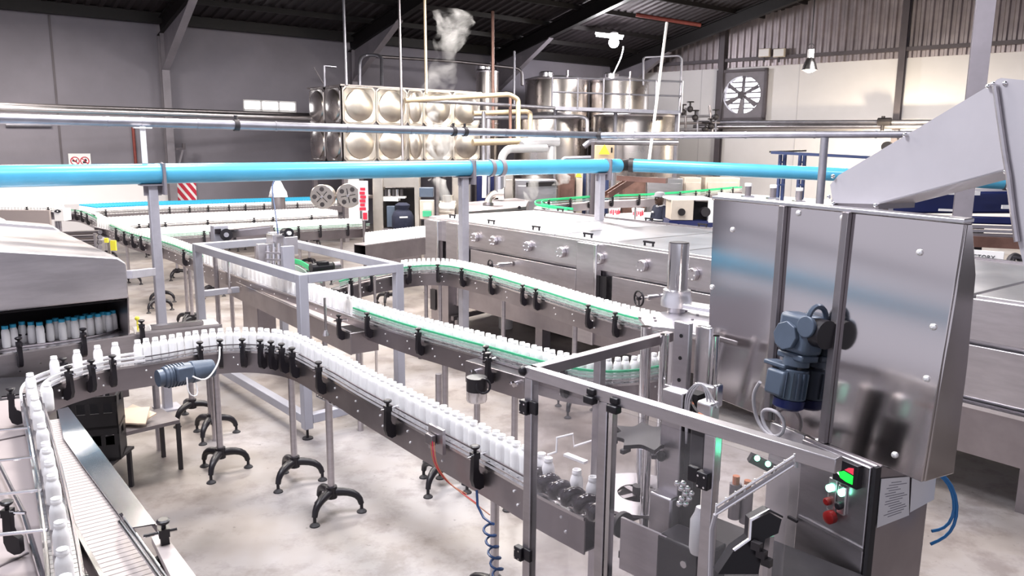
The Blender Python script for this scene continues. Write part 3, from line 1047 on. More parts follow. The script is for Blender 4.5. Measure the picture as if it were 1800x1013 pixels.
# ------------------------------------------------------------------ overhead pipes and their stands
def Wp(lst):
    return [W(*p) for p in lst]
blue_l = thing('blue_pipe', 'thick bright blue pipe crossing from the near left to the middle post', 'pipe', W(-80, 311.5, 6.76))
A0, A1 = W(-80, 311.5, 6.76), W(1088, 291.5, 11.65)
A0 = A0 - (A1 - A0).normalized() * 6.5
MB().tube([A0.lerp(A1, k / 24) for k in range(25)], 0.098, n=24).build('pipe_run', 'pipe_blue', blue_l)
dA = (A1 - A0).normalized()
def on_blue(px):
    lo, hi = 0.0, 1.0
    for _ in range(40):
        m_ = (lo + hi) / 2
        if proj(A0.lerp(A1, m_))[0] < px:
            lo = m_
        else:
            hi = m_
    return A0.lerp(A1, lo)
for px, wd in ((862, 0.05), (880, 0.06)):
    q = on_blue(px)
    MB().cyl(q - dA * wd / 2, q + dA * wd / 2, 0.112, n=24).build('coupling', 'column_paint', blue_l)
blue_r = thing('blue_pipe', 'thick bright blue pipe running from the middle post towards the gable side, behind the cabinet', 'pipe', W(1110, 290, 11.75))
B0, B1 = W(1108, 290.5, 11.75), W(1850, 324, 10.3)
B1x = B1 + (B1 - B0).normalized() * 5.0
MB().tube([B0.lerp(B1x, k / 14) for k in range(15)], 0.094, n=24).build('pipe_run', 'pipe_blue', blue_r)
dB = (B1 - B0).normalized()
MB().tube([A1 - dA * 0.02, A1 + dA * 0.05, (A1 + dA * 0.05).lerp(B0 - dB * 0.04, 0.5), B0 - dB * 0.04, B0 + dB * 0.03], 0.080, n=20).build('elbow', 'dark_iron', blue_r)
MB().cyl(B0 - dB * 0.02, B0 + dB * 0.05, 0.105, n=24).build('coupling', 'dark_iron', blue_r)
q_ = B0.lerp(B1, 0.905)
MB().cyl(q_ - dB * 0.04, q_ + dB * 0.04, 0.108, n=24).build('coupling', 'column_dark', blue_r)
# silver pipe above
silver = thing('overhead_pipe', 'long silver galvanised pipe in jointed sections above the blue pipe', 'pipe', W(-80, 206.3, 6.76))
S0, S1, S2 = W(-80, 206.3, 6.76), W(1048, 238, 11.4), W(1660, 236, 9.7)
S0 = S0 - (S1 - S0).normalized() * 6.5
MB().tube([S0.lerp(S1, k / 10) for k in range(11)], 0.047, n=16).build('pipe_run', 'galvanised', silver)
MB().tube([S1, S1.lerp(S2, 0.3), S1.lerp(S2, 0.6), S2, S2 + (S2 - S1).normalized() * 5.0], 0.045, n=16).build('pipe_run', 'galvanised', silver)
def on_seg(a, b, px):
    lo, hi = 0.0, 1.0
    for _ in range(40):
        m_ = (lo + hi) / 2
        if proj(a.lerp(b, m_))[0] < px:
            lo = m_
        else:
            hi = m_
    return a.lerp(b, lo)
for a, b, xs in ((S0, S1, (190, 250, 348, 485, 610, 722, 888, 975)), (S1, S2, (1085, 1115, 1200, 1311, 1432, 1540))):
    d_ = (b - a).normalized()
    for x in xs:
        q = on_seg(a, b, x)
        MB().cyl(q - d_ * 0.012, q + d_ * 0.012, 0.051, n=16).build('joint_ring', 'galvanised', silver)
for a, b, xs in ((S0, S1, (415, 797, 817)), (S1, S2, (1054,))):
    d_ = (b - a).normalized()
    for x in xs:
        q = on_seg(a, b, x)
        MB().cyl(q - d_ * 0.025, q + d_ * 0.025, 0.060, n=16).box(q + Z * 0.075, (0.03, 0.03, 0.05)).build('pipe_clamp', 'dark_iron', silver)
# posts that carry them
def post(px, label, w=0.085, top=None, plate=True, up=False, D=None):
    q = on_blue(px) if D is None else W(px, 300, D)
    pos = Vector((q.x, q.y, 0))
    t_ = thing('pipe_post', label, 'post', pos)
    zt = (q.z - 0.11) if top is None else top
    ax3 = (dA.cross(Z).normalized(), Vector((dA.x, dA.y, 0)).normalized(), Z)
    MB().box(pos + Z * zt / 2, (w, w, zt), ax3).build('post', 'post_paint', t_, bevel=0.008)
    MB().box(pos + Z * 0.008, (0.24, 0.24, 0.016), ax3).build('base_plate', 'post_paint', t_)
    if plate:
        MB().box(pos + Z * (zt + 0.004), (0.16, 0.22, 0.012), ax3).box(pos + Z * (zt - 0.05), (0.02, 0.16, 0.1), ax3).build('saddle', 'column_paint', t_)
        MB().box(pos + ax3[1] * 0.09 - ax3[0] * -0.0 + Z * (zt + 0.06), (0.26, 0.025, 0.30), ax3).build('end_stop', 'column_paint', t_)
        MB().torus(Vector((q.x, q.y, q.z)) + ax3[1] * 0.10, ax3[1], 0.105, 0.008, n=24, k=6).build('hoop', 'column_paint', t_)
    if up:
        s_ = on_seg(S0, S1, px - 12)
        s2 = Vector((q.x, q.y, q.z + 0.1)) - ax3[1] * 0.05
        MB().bar(s2, Vector((s2.x, s2.y, s_.z - 0.04)), 0.012, 0.05, up=ax3[1]).box((s2.x, s2.y, s_.z - 0.05), (0.06, 0.16, 0.012), ax3).build('hanger_plate', 'white_paint', t_)
    return t_
post(266, 'grey post under the blue pipe rising beside the stainless hood', up=True)
post(815, 'grey post under the blue pipe standing in front of the long tunnel', w=0.10)
post(1056, 'grey post at the corner joint of the two blue pipes', w=0.105)
pp = W(1450, 239, 10.2)
t_ = thing('pipe_post', 'round silver post holding up the overhead pipe behind the cabinet', 'post', (pp.x, pp.y, 0))
q = W(1446, 345, 10.2)
MB().cyl((pp.x, pp.y, 0), (pp.x, pp.y, pp.z - 0.02), 0.05, n=16).build('post', 'galvanised', t_)
MB().cyl((pp.x, pp.y, 0), (pp.x, pp.y, 0.02), 0.13, n=16).build('base_plate', 'galvanised', t_)
# brown-red channel under the corner joint and the sloping brown chute
b_ = W(1105, 312, 11.3)
tag(MB().bar(W(1086, 313, 11.5), W(1172, 318, 11.2), 0.12, 0.07).build('steel_channel', 'brown_steel'), 'short rusty brown steel channel under the corner joint of the blue pipes', 'beam')
sl = thing('sloping_chute', 'narrow brown sloping chute beside the corner post', 'chute', W(1065, 348, 12.2))
c0, c1 = W(1066, 347, 12.2), W(1113, 317, 12.4)
MB().bar(c0, c1, 0.10, 0.012).build('chute_floor', 'brown_steel', sl)
for s_ in (-1, 1):
    sd_ = (c1 - c0).cross(Z).normalized() * 0.055 * s_
    MB().bar(c0 + sd_ + Z * 0.03, c1 + sd_ + Z * 0.03, 0.008, 0.09).build('chute_side', 'brown_steel', sl)

def pipe(name, label, pts, r, mt, cat='pipe', n=10, sm=0, group=None):
    pts = [Vector(p) for p in pts]
    if sm:
        out = [pts[0]]
        for i in range(1, len(pts) - 1):
            a, b, c = pts[i - 1], pts[i], pts[i + 1]
            ra = min(sm, (a - b).length * 0.45, (c - b).length * 0.45)
            p, q = b + (a - b).normalized() * ra, b + (c - b).normalized() * ra
            for k in range(6):
                t = k / 5
                out.append(p * (1 - t) ** 2 + b * 2 * t * (1 - t) + q * t * t)
        out.append(pts[-1])
        pts = out
    return tag(MB().tube(pts, r, n=n).build(name, mt, angle=60), label, cat, group)
# service pipes on the left wall
pipe('wall_pipe', 'dull steel pipe along the grey wall, upper of the pair above the overhead pipe', [W(-60, 182, 16.6) * 2.2 - W(545, 202, 23.2) * 1.2, W(545, 202, 23.2)], 0.05, 'steel_dark')
pipe('wall_pipe', 'dull steel pipe along the grey wall, lower of the pair above the overhead pipe', [W(-60, 188, 16.0) * 2.2 - W(545, 208, 22.6) * 1.2, W(545, 208, 22.6)], 0.075, 'steel')
pipe('wall_batten', 'thin pale batten on the grey wall under the overhead pipe', [onL(10, 219.5, 0.06), onL(90, 220.5, 0.06)], 0.06, 'galvanised', 'batten')
pipe('wall_conduit', 'red brown conduit running down the grey wall near the no smoking sign', [onL(233, 215, 0.05), onL(239, 292, 0.05)], 0.04, 'red_steel', 'conduit')
vb = thing('wall_bracket', 'dark bracket arm with a short upright on the grey wall column', 'bracket', onL(310, 262, 0.45))
MB().bar(onL(309, 262, 0.45), onL(324, 261, 0.45), 0.05, 0.05).build('arm', 'column_dark', vb)
MB().bar(onL(323, 252, 0.45), onL(323, 263, 0.45), 0.08, 0.08, up=LWN).build('upright', 'column_dark', vb)
MB().bar(onL(321, 264, 0.45), onL(315, 287, 0.45), 0.05, 0.05, up=LWN).build('stay', 'column_paint', vb)
# notice boards
sg = thing('prohibition_sign', 'white notice with two red crossed circles on the grey wall', 'sign', onL(140, 292, 0.03))
a, b = onL(119.5, 270, 0.03), onL(160.5, 293, 0.03)
cz = (a.z + b.z) / 2
wd = (Vector((b.x, b.y, 0)) - Vector((a.x, a.y, 0))).length
hh = a.z - b.z
cc = (a + b) / 2
MB().box(cc, (wd, 0.02, hh), (LWD, LWN, Z)).build('board', 'white_paint', sg)
for k, s_ in enumerate((-1, 1)):
    c = cc + LWD * (s_ * wd * 0.22) + LWN * 0.014 - Z * hh * 0.06
    MB().torus(c, LWN, hh * 0.29, hh * 0.035, n=28, k=6).build('red_ring', 'red_print', sg)
    d1 = (LWD - Z).normalized()
    MB().bar(c - d1 * hh * 0.28, c + d1 * hh * 0.28, 0.02, 0.02, up=LWN).build('red_bar', 'red_print', sg)
    if k == 0:
        MB().bar(c - LWD * hh * 0.19 + Z * 0.01, c + LWD * hh * 0.13 - Z * 0.02, 0.006, 0.035, up=Z).bar(c + LWD * hh * 0.05 + Z * 0.0, c + LWD * hh * 0.15 + Z * hh * 0.12, 0.006, 0.02).build('cigarette_symbol', 'print_black', sg)
    else:
        MB().bar(c - LWD * hh * 0.14 - Z * hh * 0.1, c + LWD * hh * 0.10 - Z * hh * 0.1, 0.006, 0.05).bar(c + Z * hh * 0.02, c + LWD * hh * 0.12 + Z * hh * 0.1, 0.006, 0.06).build('flame_symbol', 'print_black', sg)
st = thing('striped_board', 'red and white diagonally striped board on the grey wall', 'sign', onL(326, 352, 0.04))
a, b = onL(308, 317, 0.04), onL(346, 353, 0.04)
wd = (Vector((b.x, b.y, 0)) - Vector((a.x, a.y, 0))).length
hh = a.z - b.z
cc = (a + b) / 2
MB().box(cc, (wd, 0.02, hh), (LWD, LWN, Z)).build('board', 'white_paint', st)
def clip_poly(poly, nx, ny, c):
    out = []
    for i in range(len(poly)):
        p, q = poly[i], poly[(i + 1) % len(poly)]
        fp, fq = p[0] * nx + p[1] * ny - c, q[0] * nx + q[1] * ny - c
        if fp <= 0:
            out.append(p)
        if fp * fq < 0:
            t = fp / (fp - fq)
            out.append((p[0] + (q[0] - p[0]) * t, p[1] + (q[1] - p[1]) * t))
    return out
for k in range(-6, 7):
    c0 = k * 0.17
    poly = [(-wd / 2, -hh / 2), (wd / 2, -hh / 2), (wd / 2, hh / 2), (-wd / 2, hh / 2)]
    nx, ny = 0.80, 0.60
    poly = clip_poly(poly, nx, ny, c0 + 0.05)
    if len(poly) > 2:
        poly = clip_poly(poly, -nx, -ny, -(c0 - 0.05))
    if len(poly) > 2:
        MB().prism([cc + LWD * x + Z * y + LWN * 0.011 for x, y in poly], LWN * 0.004).build('red_stripe', 'red_print', st)

# ------------------------------------------------------------------ pressed-panel water tank
TK = W(600, 150, 21.0)
tk_top = TK.z
tank = thing('panel_tank', 'square water tank of pressed steel panels with round bosses, on a stand', 'tank', (TK.x, TK.y, 0))
TD, TN = LWD, Vector((-LWN.x, -LWN.y, 0))          # along its front, and into its depth
def panel(c0, ex, w, h, nrm, mt='steel_warm'):
    """pressed panel: flat rim, raised ring and a dished round boss"""
    c = c0
    rings = [(1.0, 0.0, True), (0.93, 0.0, True), (0.90, 0.015, True), (0.86, 0.0, False), (0.82, 0.03, False), (0.60, 0.075, False), (0.32, 0.10, False), (0.0, 0.11, False)]
    n = 32
    vs, fs = [], []
    for sc, dz, sq in rings[:-1]:
        for i in range(n):
            a = 2 * math.pi * (i + 0.5) / n
            x, y = math.cos(a), math.sin(a)
            if sq:
                m_ = max(abs(x), abs(y))
                x, y = x / m_, y / m_
            vs.append(c + ex * (x * sc * w / 2) + Z * (y * sc * h / 2) + nrm * dz)
    vs.append(c + nrm * 0.11)
    for k in range(len(rings) - 2):
        for i in range(n):
            j = (i + 1) % n
            fs.append((k * n + i, k * n + j, (k + 1) * n + j, (k + 1) * n + i))
    k = len(rings) - 2
    for i in range(n):
        fs.append((k * n + i, k * n + (i + 1) % n, len(vs) - 1))
    return MB().add(vs, fs)
PH = 1.0
MB().box(TK + TD * 2.25 + TN * 1.0 - Z * (PH + 0.0), (4.46, 1.96, 2 * PH - 0.02), (TD, TN, Z)).build('body', 'steel_dark', tank)
for r in range(2):
    zc = tk_top - PH * (r + 0.5)
    x = 0.0
    for wd in (1.0, 1.0, 0.5, 1.0, 1.0):
        c = TK + TD * (x + wd / 2)
        c = Vector((c.x, c.y, zc))
        panel(c - TN * 0.02, TD, wd * 0.985, PH * 0.985, -TN).build('panel', 'steel_warm', tank, angle=25)
        x += wd
    for k in range(2):
        c = TK + TN * (k + 0.5)
        c = Vector((c.x, c.y, zc)) - TD * 0.02
        panel(c, TN, 0.985, PH * 0.985, -TD).build('panel', 'steel_tank', tank, angle=25)
MB().box(TK + TD * 2.25 + TN * 1.0 + Z * 0.01, (4.6, 2.1, 0.04), (TD, TN, Z)).build('lid', 'steel_tank', tank)
bz = tk_top - 2 * PH
MB().box(TK + TD * 2.25 + TN * 1.0 - Z * (2 * PH + 0.08), (4.7, 2.2, 0.14), (TD, TN, Z)).build('base_beam', 'steel_tank', tank)
for i in range(4):
    for j in range(2):
        q = TK + TD * (0.05 + i * 1.47) + TN * (0.05 + 1.9 * j)
        MB().box((q.x, q.y, (bz - 0.15) / 2), (0.12, 0.12, bz - 0.15), (TD, TN, Z)).build('leg', 'steel', tank)
for i, dx in enumerate((0.35, 1.45)):
    q = TK + TD * dx + TN * 0.3
    MB().box((q.x, q.y, (bz - 0.3) / 2 + 0.1), (0.5, 0.03, bz - 0.4), (TD, TN, Z)).build('white_panel', 'white_paint', tank)
q = TK - TD * 0.05 + TN * 0.9
MB().tube([q + Z * 0.0, q + Z * 0.55, q + TD * 0.35 + TN * 0.0 + Z * 0.55], 0.035, n=8).build('vent_pipe', 'galvanised', tank)
MB().bar(q + Z * 0.5 - TD * 0.3, q + Z * 0.03, 0.03, 0.03).build('vent_stay', 'column_dark', tank)
# drop rods and pipes around the water tank
for px, y0, y1, D, mt, r, lb in ((603, -20, 150, 19.5, 'galvanised', 0.035, 'bright drop rod from the roof to the corner of the panel tank'),
                                 (701, -20, 283, 19.0, 'steel_dark', 0.032, 'dark drop rod from the roof passing in front of the panel tank'),
                                 (746, -20, 165, 19.2, 'tan_pipe', 0.035, 'bright drop rod from the roof reaching the tank pipe'),
                                 (866, 20, 240, 22.0, 'brown_steel', 0.045, 'brown upright pipe behind the panel tank'),
                                 (904, 90, 185, 24.0, 'galvanised', 0.035, 'thin pale upright pipe between the two tank groups')):
    pipe('drop_rod', lb, [W(px, y0, D), W(px + (y1 - y0) * (900 - px) / 8400, y1, D)], r, mt, 'rod', 8)
pipe('tank_pipe', 'bent pale pipe over the rear of the panel tank', Wp([(632, 152, 22.6), (632, 103, 22.6), (642, 97, 23), (671, 97, 22.8), (671, 152, 22.0)]), 0.05, 'galvanised', sm=0.3)
pipe('roof_conduit', 'dark conduit sloping across behind the panel tank', Wp([(640, 98, 24.5), (800, 108, 26), (917, 121, 26), (918, 150, 26)]), 0.05, 'steel_dark', sm=0.2)
def pipe2(label, pts, r, mt, sm=0.15, name='service_pipe'):
    return pipe(name, label, Wp(pts), r, mt, 'pipe', 12, sm)
pipe2('tan pipe from the panel tank turning down at a mitred bend', [(712, 176.5, 18.6), (895, 166, 20.2), (911, 175, 20.4), (911, 262, 20.4)], 0.062, 'tan_pipe', 0.1)
pipe2('thin silver pipe below the tan pipe in front of the panel tank', [(715, 176, 18.9), (800, 180, 19.6), (975, 190, 21.5)], 0.045, 'galvanised', 0)
pipe2('short tan pipe bending down between the tanks', [(832, 199.5, 20.6), (925, 196, 21.2), (932, 199, 21.2), (932, 262, 21.2)], 0.065, 'tan_pipe', 0.12)
pipe2('silver pipe bending down in front of the round tanks', [(832, 208, 21.2), (1020, 205, 22.6), (1032, 209, 22.6), (1032, 236, 22.6)], 0.058, 'galvanised', 0.2)
pipe2('thick tan pipe low between the tanks', [(831, 250.5, 19.8), (965, 247, 20.8)], 0.085, 'tan_pipe', 0)
pipe2('upright silver pipe at the edge of the panel tank', [(850, 196, 20.3), (850, 305, 20.3)], 0.05, 'galvanised', 0)
pipe2('thin brown upright pipe by the tan bend', [(897, 172, 20.6), (897, 268, 20.6)], 0.04, 'brown_steel', 0)
pipe2('upright grey pipe beside the lagged elbow', [(858, 210, 20.9), (858, 330, 20.9)], 0.06, 'galvanised', 0)
pipe2('white lagged pipe with a mitred elbow above the blue pipe', [(882, 330, 16.5), (882, 275, 16.5), (892, 262, 16.6), (960, 261, 17.2)], 0.085, 'white_lagging', 0.12, 'lagged_pipe')
pipe2('short white lagged pipe with a rounded end above the blue pipe', [(918, 256, 17.2), (932, 250, 17.3), (981, 249.5, 17.6)], 0.10, 'white_lagging', 0.15, 'lagged_pipe')
pipe2('lagged upright pipe below the rounded lagged pipe', [(970, 254, 17.6), (970, 296, 17.6)], 0.10, 'white_lagging', 0, 'lagged_pipe')
pipe2('pale horizontal pipe just above the blue pipe', [(985, 290, 17.0), (990, 279, 17.0), (1046, 277, 17.0)], 0.045, 'galvanised', 0.1)
pipe2('silver pipe leading to the control box', [(1026, 258, 20.5), (1035, 250, 20.5), (1190, 251, 21.5)], 0.075, 'galvanised', 0.2)
# flanged elbow behind the tunnel
fl = thing('flanged_elbow', 'steel pipe elbow with flange standing on the brown tunnel hood', 'pipe', W(872, 355, 15.0))
MB().tube(smooth_path(catmull(Wp([(858, 357, 15), (861, 347, 15), (870, 341, 15), (880, 341, 15)]), 0.03), 2), 0.072, n=12).build('elbow', 'steel_warm', fl)
MB().cyl(W(876, 341, 15), W(886, 341, 15), 0.11, n=16).build('flange', 'steel_warm', fl)
MB().cyl(W(878, 300, 15), W(878, 338, 15), 0.085, n=14).build('upright', 'galvanised', fl)
MB().cyl(W(858, 357, 15), W(858, 362, 15), 0.10, n=16).build('foot_flange', 'steel_dark', fl)

# ------------------------------------------------------------------ round process tanks, platform and railings
def rtank(px, half, D, ytop, label, zb=0.25, lid=True, yb=None):
    c = W(px, ytop, D)
    r = half / FPX * D
    t_ = thing('process_tank', label, 'tank', (c.x, c.y, 0))
    zt = c.z
    MB().lathe([(r * 0.35, zb), (r * 0.97, zb + 0.18), (r, zb + 0.25), (r, zt - 0.06), (r * 0.985, zt)], (c.x, c.y, 0), n=48).build('shell', 'steel_tank', t_, angle=30)
    MB().lathe([(r * 1.01, zt - 0.04), (r * 1.02, zt + 0.01), (r * 0.7, zt + 0.10), (r * 0.2, zt + 0.16)], (c.x, c.y, 0), n=48).build('lid', 'steel', t_, angle=30)
    for zz in (zt - 0.5 - (zt - zb) * 0.25, zb + (zt - zb) * 0.35):
        MB().torus((c.x, c.y, zz), Z, r + 0.004, 0.016, n=40, k=6).build('weld_band', 'steel', t_)
    for k in range(4):
        a = math.pi / 4 + k * math.pi / 2
        MB().cyl((c.x + math.cos(a) * r * 0.8, c.y + math.sin(a) * r * 0.8, 0), (c.x + math.cos(a) * r * 0.8, c.y + math.sin(a) * r * 0.8, zb + 0.3), 0.07, n=10).build('leg', 'steel', t_)
    if lid:
        MB().lathe([(0.26, zt + 0.05), (0.26, zt + 0.2), (0.2, zt + 0.24)], (c.x - r * 0.35, c.y - r * 0.5, 0), n=20).build('manhole', 'steel_bright', t_)
        MB().cyl((c.x + r * 0.3, c.y - r * 0.4, zt + 0.05), (c.x + r * 0.3, c.y - r * 0.4, zt + 0.3), 0.05, n=8).build('nozzle', 'steel_dark', t_)
    return t_
rtank(979, 56, 28.0, 141, 'round stainless process tank nearer to the panel tank')
rtank(1089, 52, 28.0, 143, 'round stainless process tank nearer to the gable wall, beside the other round tank')
rtank(1116, 72, 24.8, 204, 'wide low stainless tank under the railed platform', lid=False)
rtank(964, 60, 24.4, 206, 'dull low stainless tank in front of the taller round tanks', lid=False)
rtank(857, 20, 26.5, 126, 'small far round tank behind the panel tank')
pf = thing('platform', 'steel platform with railings in front of the round tanks', 'platform', W(1080, 300, 24.0))
e0, e1 = W(972, 191, 23.4), W(1195, 199, 23.0)
MB().bar(e0, e1, 0.9, 0.10).build('deck', 'galvanised', pf)
nn_ = (e1 - e0).cross(Z).normalized() * 0.45
for hgt in (0.45, 0.85):
    MB().tube([e0 + nn_ + Z * hgt, e1 + nn_ + Z * hgt], 0.025, n=8).build('handrail', 'galvanised', pf)
for k in range(6):
    q = e0.lerp(e1, k / 5) + nn_
    MB().cyl(q, q + Z * 0.87, 0.025, n=8).build('rail_post', 'galvanised', pf)
for k in (0.02, 0.5, 0.98):
    q = e0.lerp(e1, k)
    MB().cyl((q.x, q.y, 0), (q.x, q.y, q.z), 0.06, n=10).build('support', 'galvanised', pf)
pipe('access_hoop', 'tall bent handrail hoop at the end of the platform', Wp([(1131, 150, 23), (1131, 104, 23), (1134, 101, 23), (1194, 98, 22.6), (1199, 103, 22.6), (1192, 234, 22.6)]), 0.035, 'galvanised', 'handrail', 8, 0.15)
pipe('drop_rod', 'slanting white rod from the roof down past the round tanks', Wp([(1172, 40, 18.5), (1140, 290, 17.0)]), 0.032, 'white_paint', 'rod', 8)
# valves and small pipes by the gable wall
vm = thing('valve_manifold', 'cluster of small dark valves and pipes by the gable wall under the fan', 'valves', W(1215, 240, 25))
for k, (x0, y0, x1, y1) in enumerate([(1175, 205, 1262, 204), (1180, 217, 1265, 216), (1190, 228, 1262, 227), (1205, 190, 1205, 240), (1226, 195, 1226, 236), (1247, 186, 1252, 232), (1258, 205, 1258, 238)]):
    MB().tube([W(x0, y0, 25), W(x1, y1, 25)], 0.04, n=8).build('pipe', 'steel_dark' if k % 2 else 'galvanised', vm)
for k, (x, y) in enumerate([(1200, 197), (1213, 192), (1222, 207), (1250, 222), (1258, 206), (1240, 228)]):
    q = W(x, y, 24.9)
    MB().ball(q, 0.10, n=10, k=8).cyl(q, q + Z * 0.22, 0.03, n=8).torus(q + Z * 0.22, Z, 0.10, 0.02, n=14, k=6).build('valve', 'dark_iron', vm)
# pipes along the gable wall
pipe('wall_pipe', 'pale pipe along the gable wall below the fan', [onR(1220, 215.5, 0.5), onR(1640, 214, 0.5)], 0.07, 'galvanised')
pipe('wall_pipe', 'darker pipe along the gable wall just under the pale one', [onR(1220, 223.5, 0.5), onR(1640, 222, 0.5)], 0.09, 'steel')
vq = onR(1552, 214, 0.62)
vv = thing('pipe_valve', 'dark brass valve on the gable wall pipe', 'valve', vq)
MB().cyl(vq - RWD * 0.15, vq + RWD * 0.25, 0.13, n=10).build('body', 'dark_iron', vv)
MB().cyl(vq - Z * 0.3, vq + Z * 0.18, 0.06, n=8).build('stem', 'dark_iron', vv)
# control box on a post
cb_ = thing('control_box', 'cream control box with a yellow warning mark above the corner of the blue pipe', 'box', W(1062, 282, 15.5))
a, b = W(1046, 255, 15.5), W(1078.5, 281, 15.5)
MB().box((a + b) / 2, ((b - a).length * 0.8, 0.2, abs(a.z - b.z))).build('body', 'beige_box', cb_, bevel=0.01)
q = W(1062, 263, 15.35)
MB().prism([q + Vector((-0.11, -0.03, -0.09)), q + Vector((0.11, -0.03, -0.09)), q + Vector((0, -0.03, 0.10))], (0, -0.008, 0)).build('warning_mark', 'yellow', cb_)
q = W(1075, 264, 15.4)
MB().box(q, (0.03, 0.05, 0.10)).build('latch', 'black_plastic', cb_)
MB().cyl(W(1044, 250, 15.6), Vector((W(1044, 250, 15.6).x, W(1044, 250, 15.6).y, 0)), 0.05, n=10).build('post', 'column_dark', cb_)
# lights
fx = W(1071, 63, 27.0)
tl = thing('strip_light', 'lit fluorescent strip light under the dark roof', 'lamp', fx)
MB().bar(W(1048, 61.5, 27), W(1094, 67, 27), 0.12, 0.08).build('tube', 'tube_light', tl)
MB().bar(W(1046, 58.5, 27.05), W(1096, 64, 27.05), 0.2, 0.06).build('housing', 'white_paint', tl)
bb = W(1079, 75, 26.5)
bl = thing('flood_lamp', 'very bright flood lamp glaring below the strip light', 'lamp', bb)
MB().ball(bb, 0.17, n=16, k=10).build('bulb', 'bulb', bl)
MB().lathe([(0.1, 0.14), (0.14, 0.3), (0.05, 0.36)], bb, n=14).build('housing', 'white_paint', bl)
MB().tube(smooth_path(catmull(Wp([(1096, 82, 26.5), (1093, 100, 26.5), (1084, 118, 26.5), (1077, 133, 26.5)]), 0.2), 2), 0.02, n=6).build('flex', 'white_paint', bl)
pl_ = bpy.data.lights.new('flood_lamp_light', 'POINT'); pl_.energy = 260; pl_.shadow_soft_size = 0.25; pl_.color = (1, 0.97, 1)
po = bpy.data.objects.new('flood_lamp_light', pl_); COL.objects.link(po); po.parent = bl; po.location = (0, -0.3, -0.3)
pn = W(1423, 122, 21.0)
pd_ = thing('pendant_lamp', 'bell-shaped metal pendant lamp hanging in front of the ribbed cladding', 'lamp', pn)
MB().lathe([(0.20, -0.02), (0.19, 0.02), (0.15, 0.16), (0.10, 0.26), (0.07, 0.30)], pn, n=24, cap0=False).build('shade', 'steel_bright', pd_)
MB().lathe([(0.185, -0.0), (0.10, -0.06), (0.02, -0.08)], pn, n=20).build('bulb', 'bulb_warm', pd_)
MB().box(pn + Z * 0.40, (0.13, 0.13, 0.22)).build('gear_box', 'white_paint', pd_)
MB().tube([pn + Z * 0.5, Vector((pn.x, pn.y, roof_z(pn)))], 0.015, n=6).build('cord', 'dark_iron', pd_)
MB().torus(pn + Z * 0.58, Vector((0.4, 1, 0)), 0.07, 0.012, n=16, k=6).build('hook', 'dark_iron', pd_)
wl_ = bpy.data.lights.new('pendant_light', 'POINT'); wl_.energy = 240; wl_.shadow_soft_size = 0.18; wl_.color = (1, 0.86, 0.62)
wo = bpy.data.objects.new('pendant_light', wl_); COL.objects.link(wo); wo.parent = pd_; wo.location = (0, 0, -0.25)
for k, px in enumerate((1344, 1370)):
    q = onR(px, 93, 0.35)
    f_ = thing('wall_floodlight', ('square floodlight tilted on the girt above the fan', 'second square floodlight on the girt, next to the one above the fan')[k], 'lamp', q)
    MB().box(q, (0.42, 0.14, 0.30), (RWD, RWN, Z)).build('housing', 'beige_machine', f_, bevel=0.02)
    MB().box(q + RWN * 0.075, (0.36, 0.01, 0.24), (RWD, RWN, Z)).build('glass', 'white_paint', f_)
    MB().bar(q - Z * 0.15, q - Z * 0.32, 0.05, 0.05, up=RWN).build('yoke', 'dark_iron', f_)
pipe('red_bar', 'thin red pipe under the dark roof near the gable', Wp([(1118, 26, 24), (1232, 44, 24)]), 0.06, 'red_steel', 'pipe', 8)
# unseen lamp added behind the chute for a warm glow on the gable wall
wk = onR(1560, 258, 1.7)
wkl = thing('added_wall_lamp', 'unseen warm lamp added on a stand behind the chute', 'lamp', (wk.x, wk.y, 0))
MB().cyl((wk.x, wk.y, 0), wk - Z * 0.12, 0.03, n=8).build('stand', 'dark_iron', wkl)
MB().lathe([(0.16, -0.12), (0.17, 0.0), (0.10, 0.10)], wk, n=18, ax=-RWN).build('housing', 'dark_iron', wkl)
MB().ball(wk - RWN * 0.14, 0.07, n=12, k=8).build('bulb', 'bulb_warm', wkl)
wl2 = bpy.data.lights.new('added_wall_lamp_light', 'POINT'); wl2.energy = 190; wl2.shadow_soft_size = 0.12; wl2.color = (1, 0.84, 0.58)
wo2 = bpy.data.objects.new('added_wall_lamp_light', wl2); COL.objects.link(wo2); wo2.parent = wkl; wo2.location = (wk - RWN * 0.3) - Vector((wk.x, wk.y, 0))
# ------------------------------------------------------------------ long stainless tunnel
TZ = 1.6
T0 = P(752, 383, TZ); T0.z = 0
TU = Vector((0.615, -0.789, 0)).normalized(); TV = Vector((-TU.y, TU.x, 0))
TW, TL = 2.3, 10.5
AX = (TU, TV, Z)
def TP(s, v, z):
    q = T0 + TU * s + TV * v
    return Vector((q.x, q.y, z))
def sT(px, py, z=TZ):
    q = PV(px, py, T0, TU)
    return (q - T0).dot(TU), q.z
tun = thing('tunnel', 'long low stainless tunnel with flat lidded top and bolted round caps along its side', 'machine', TP(TL / 2, TW / 2, 0))
MB().box(TP(TL / 2, TW / 2 + 0.03, (TZ + 0.45) / 2), (TL, TW - 0.06, TZ - 0.45 - 0.02), AX).build('body', 'steel', tun)
MB().box(TP(TL / 2, 0.02, 1.445), (TL, 0.05, 0.31), AX).build('top_band', 'steel', tun, bevel=0.006)
MB().box(TP(TL / 2, -0.02, 0.80), (TL, 0.10, 0.03), AX).build('sill', 'steel_bright', tun)
MB().box(TP(TL / 2, 0.0, 0.60), (TL, 0.06, 0.36), AX).build('lower_band', 'steel_plate', tun)
posts_ = [0.16] + [sT(798, 389)[0] + k * (sT(1033, 424)[0] - sT(798, 389)[0]) for k in range(0, 5)]
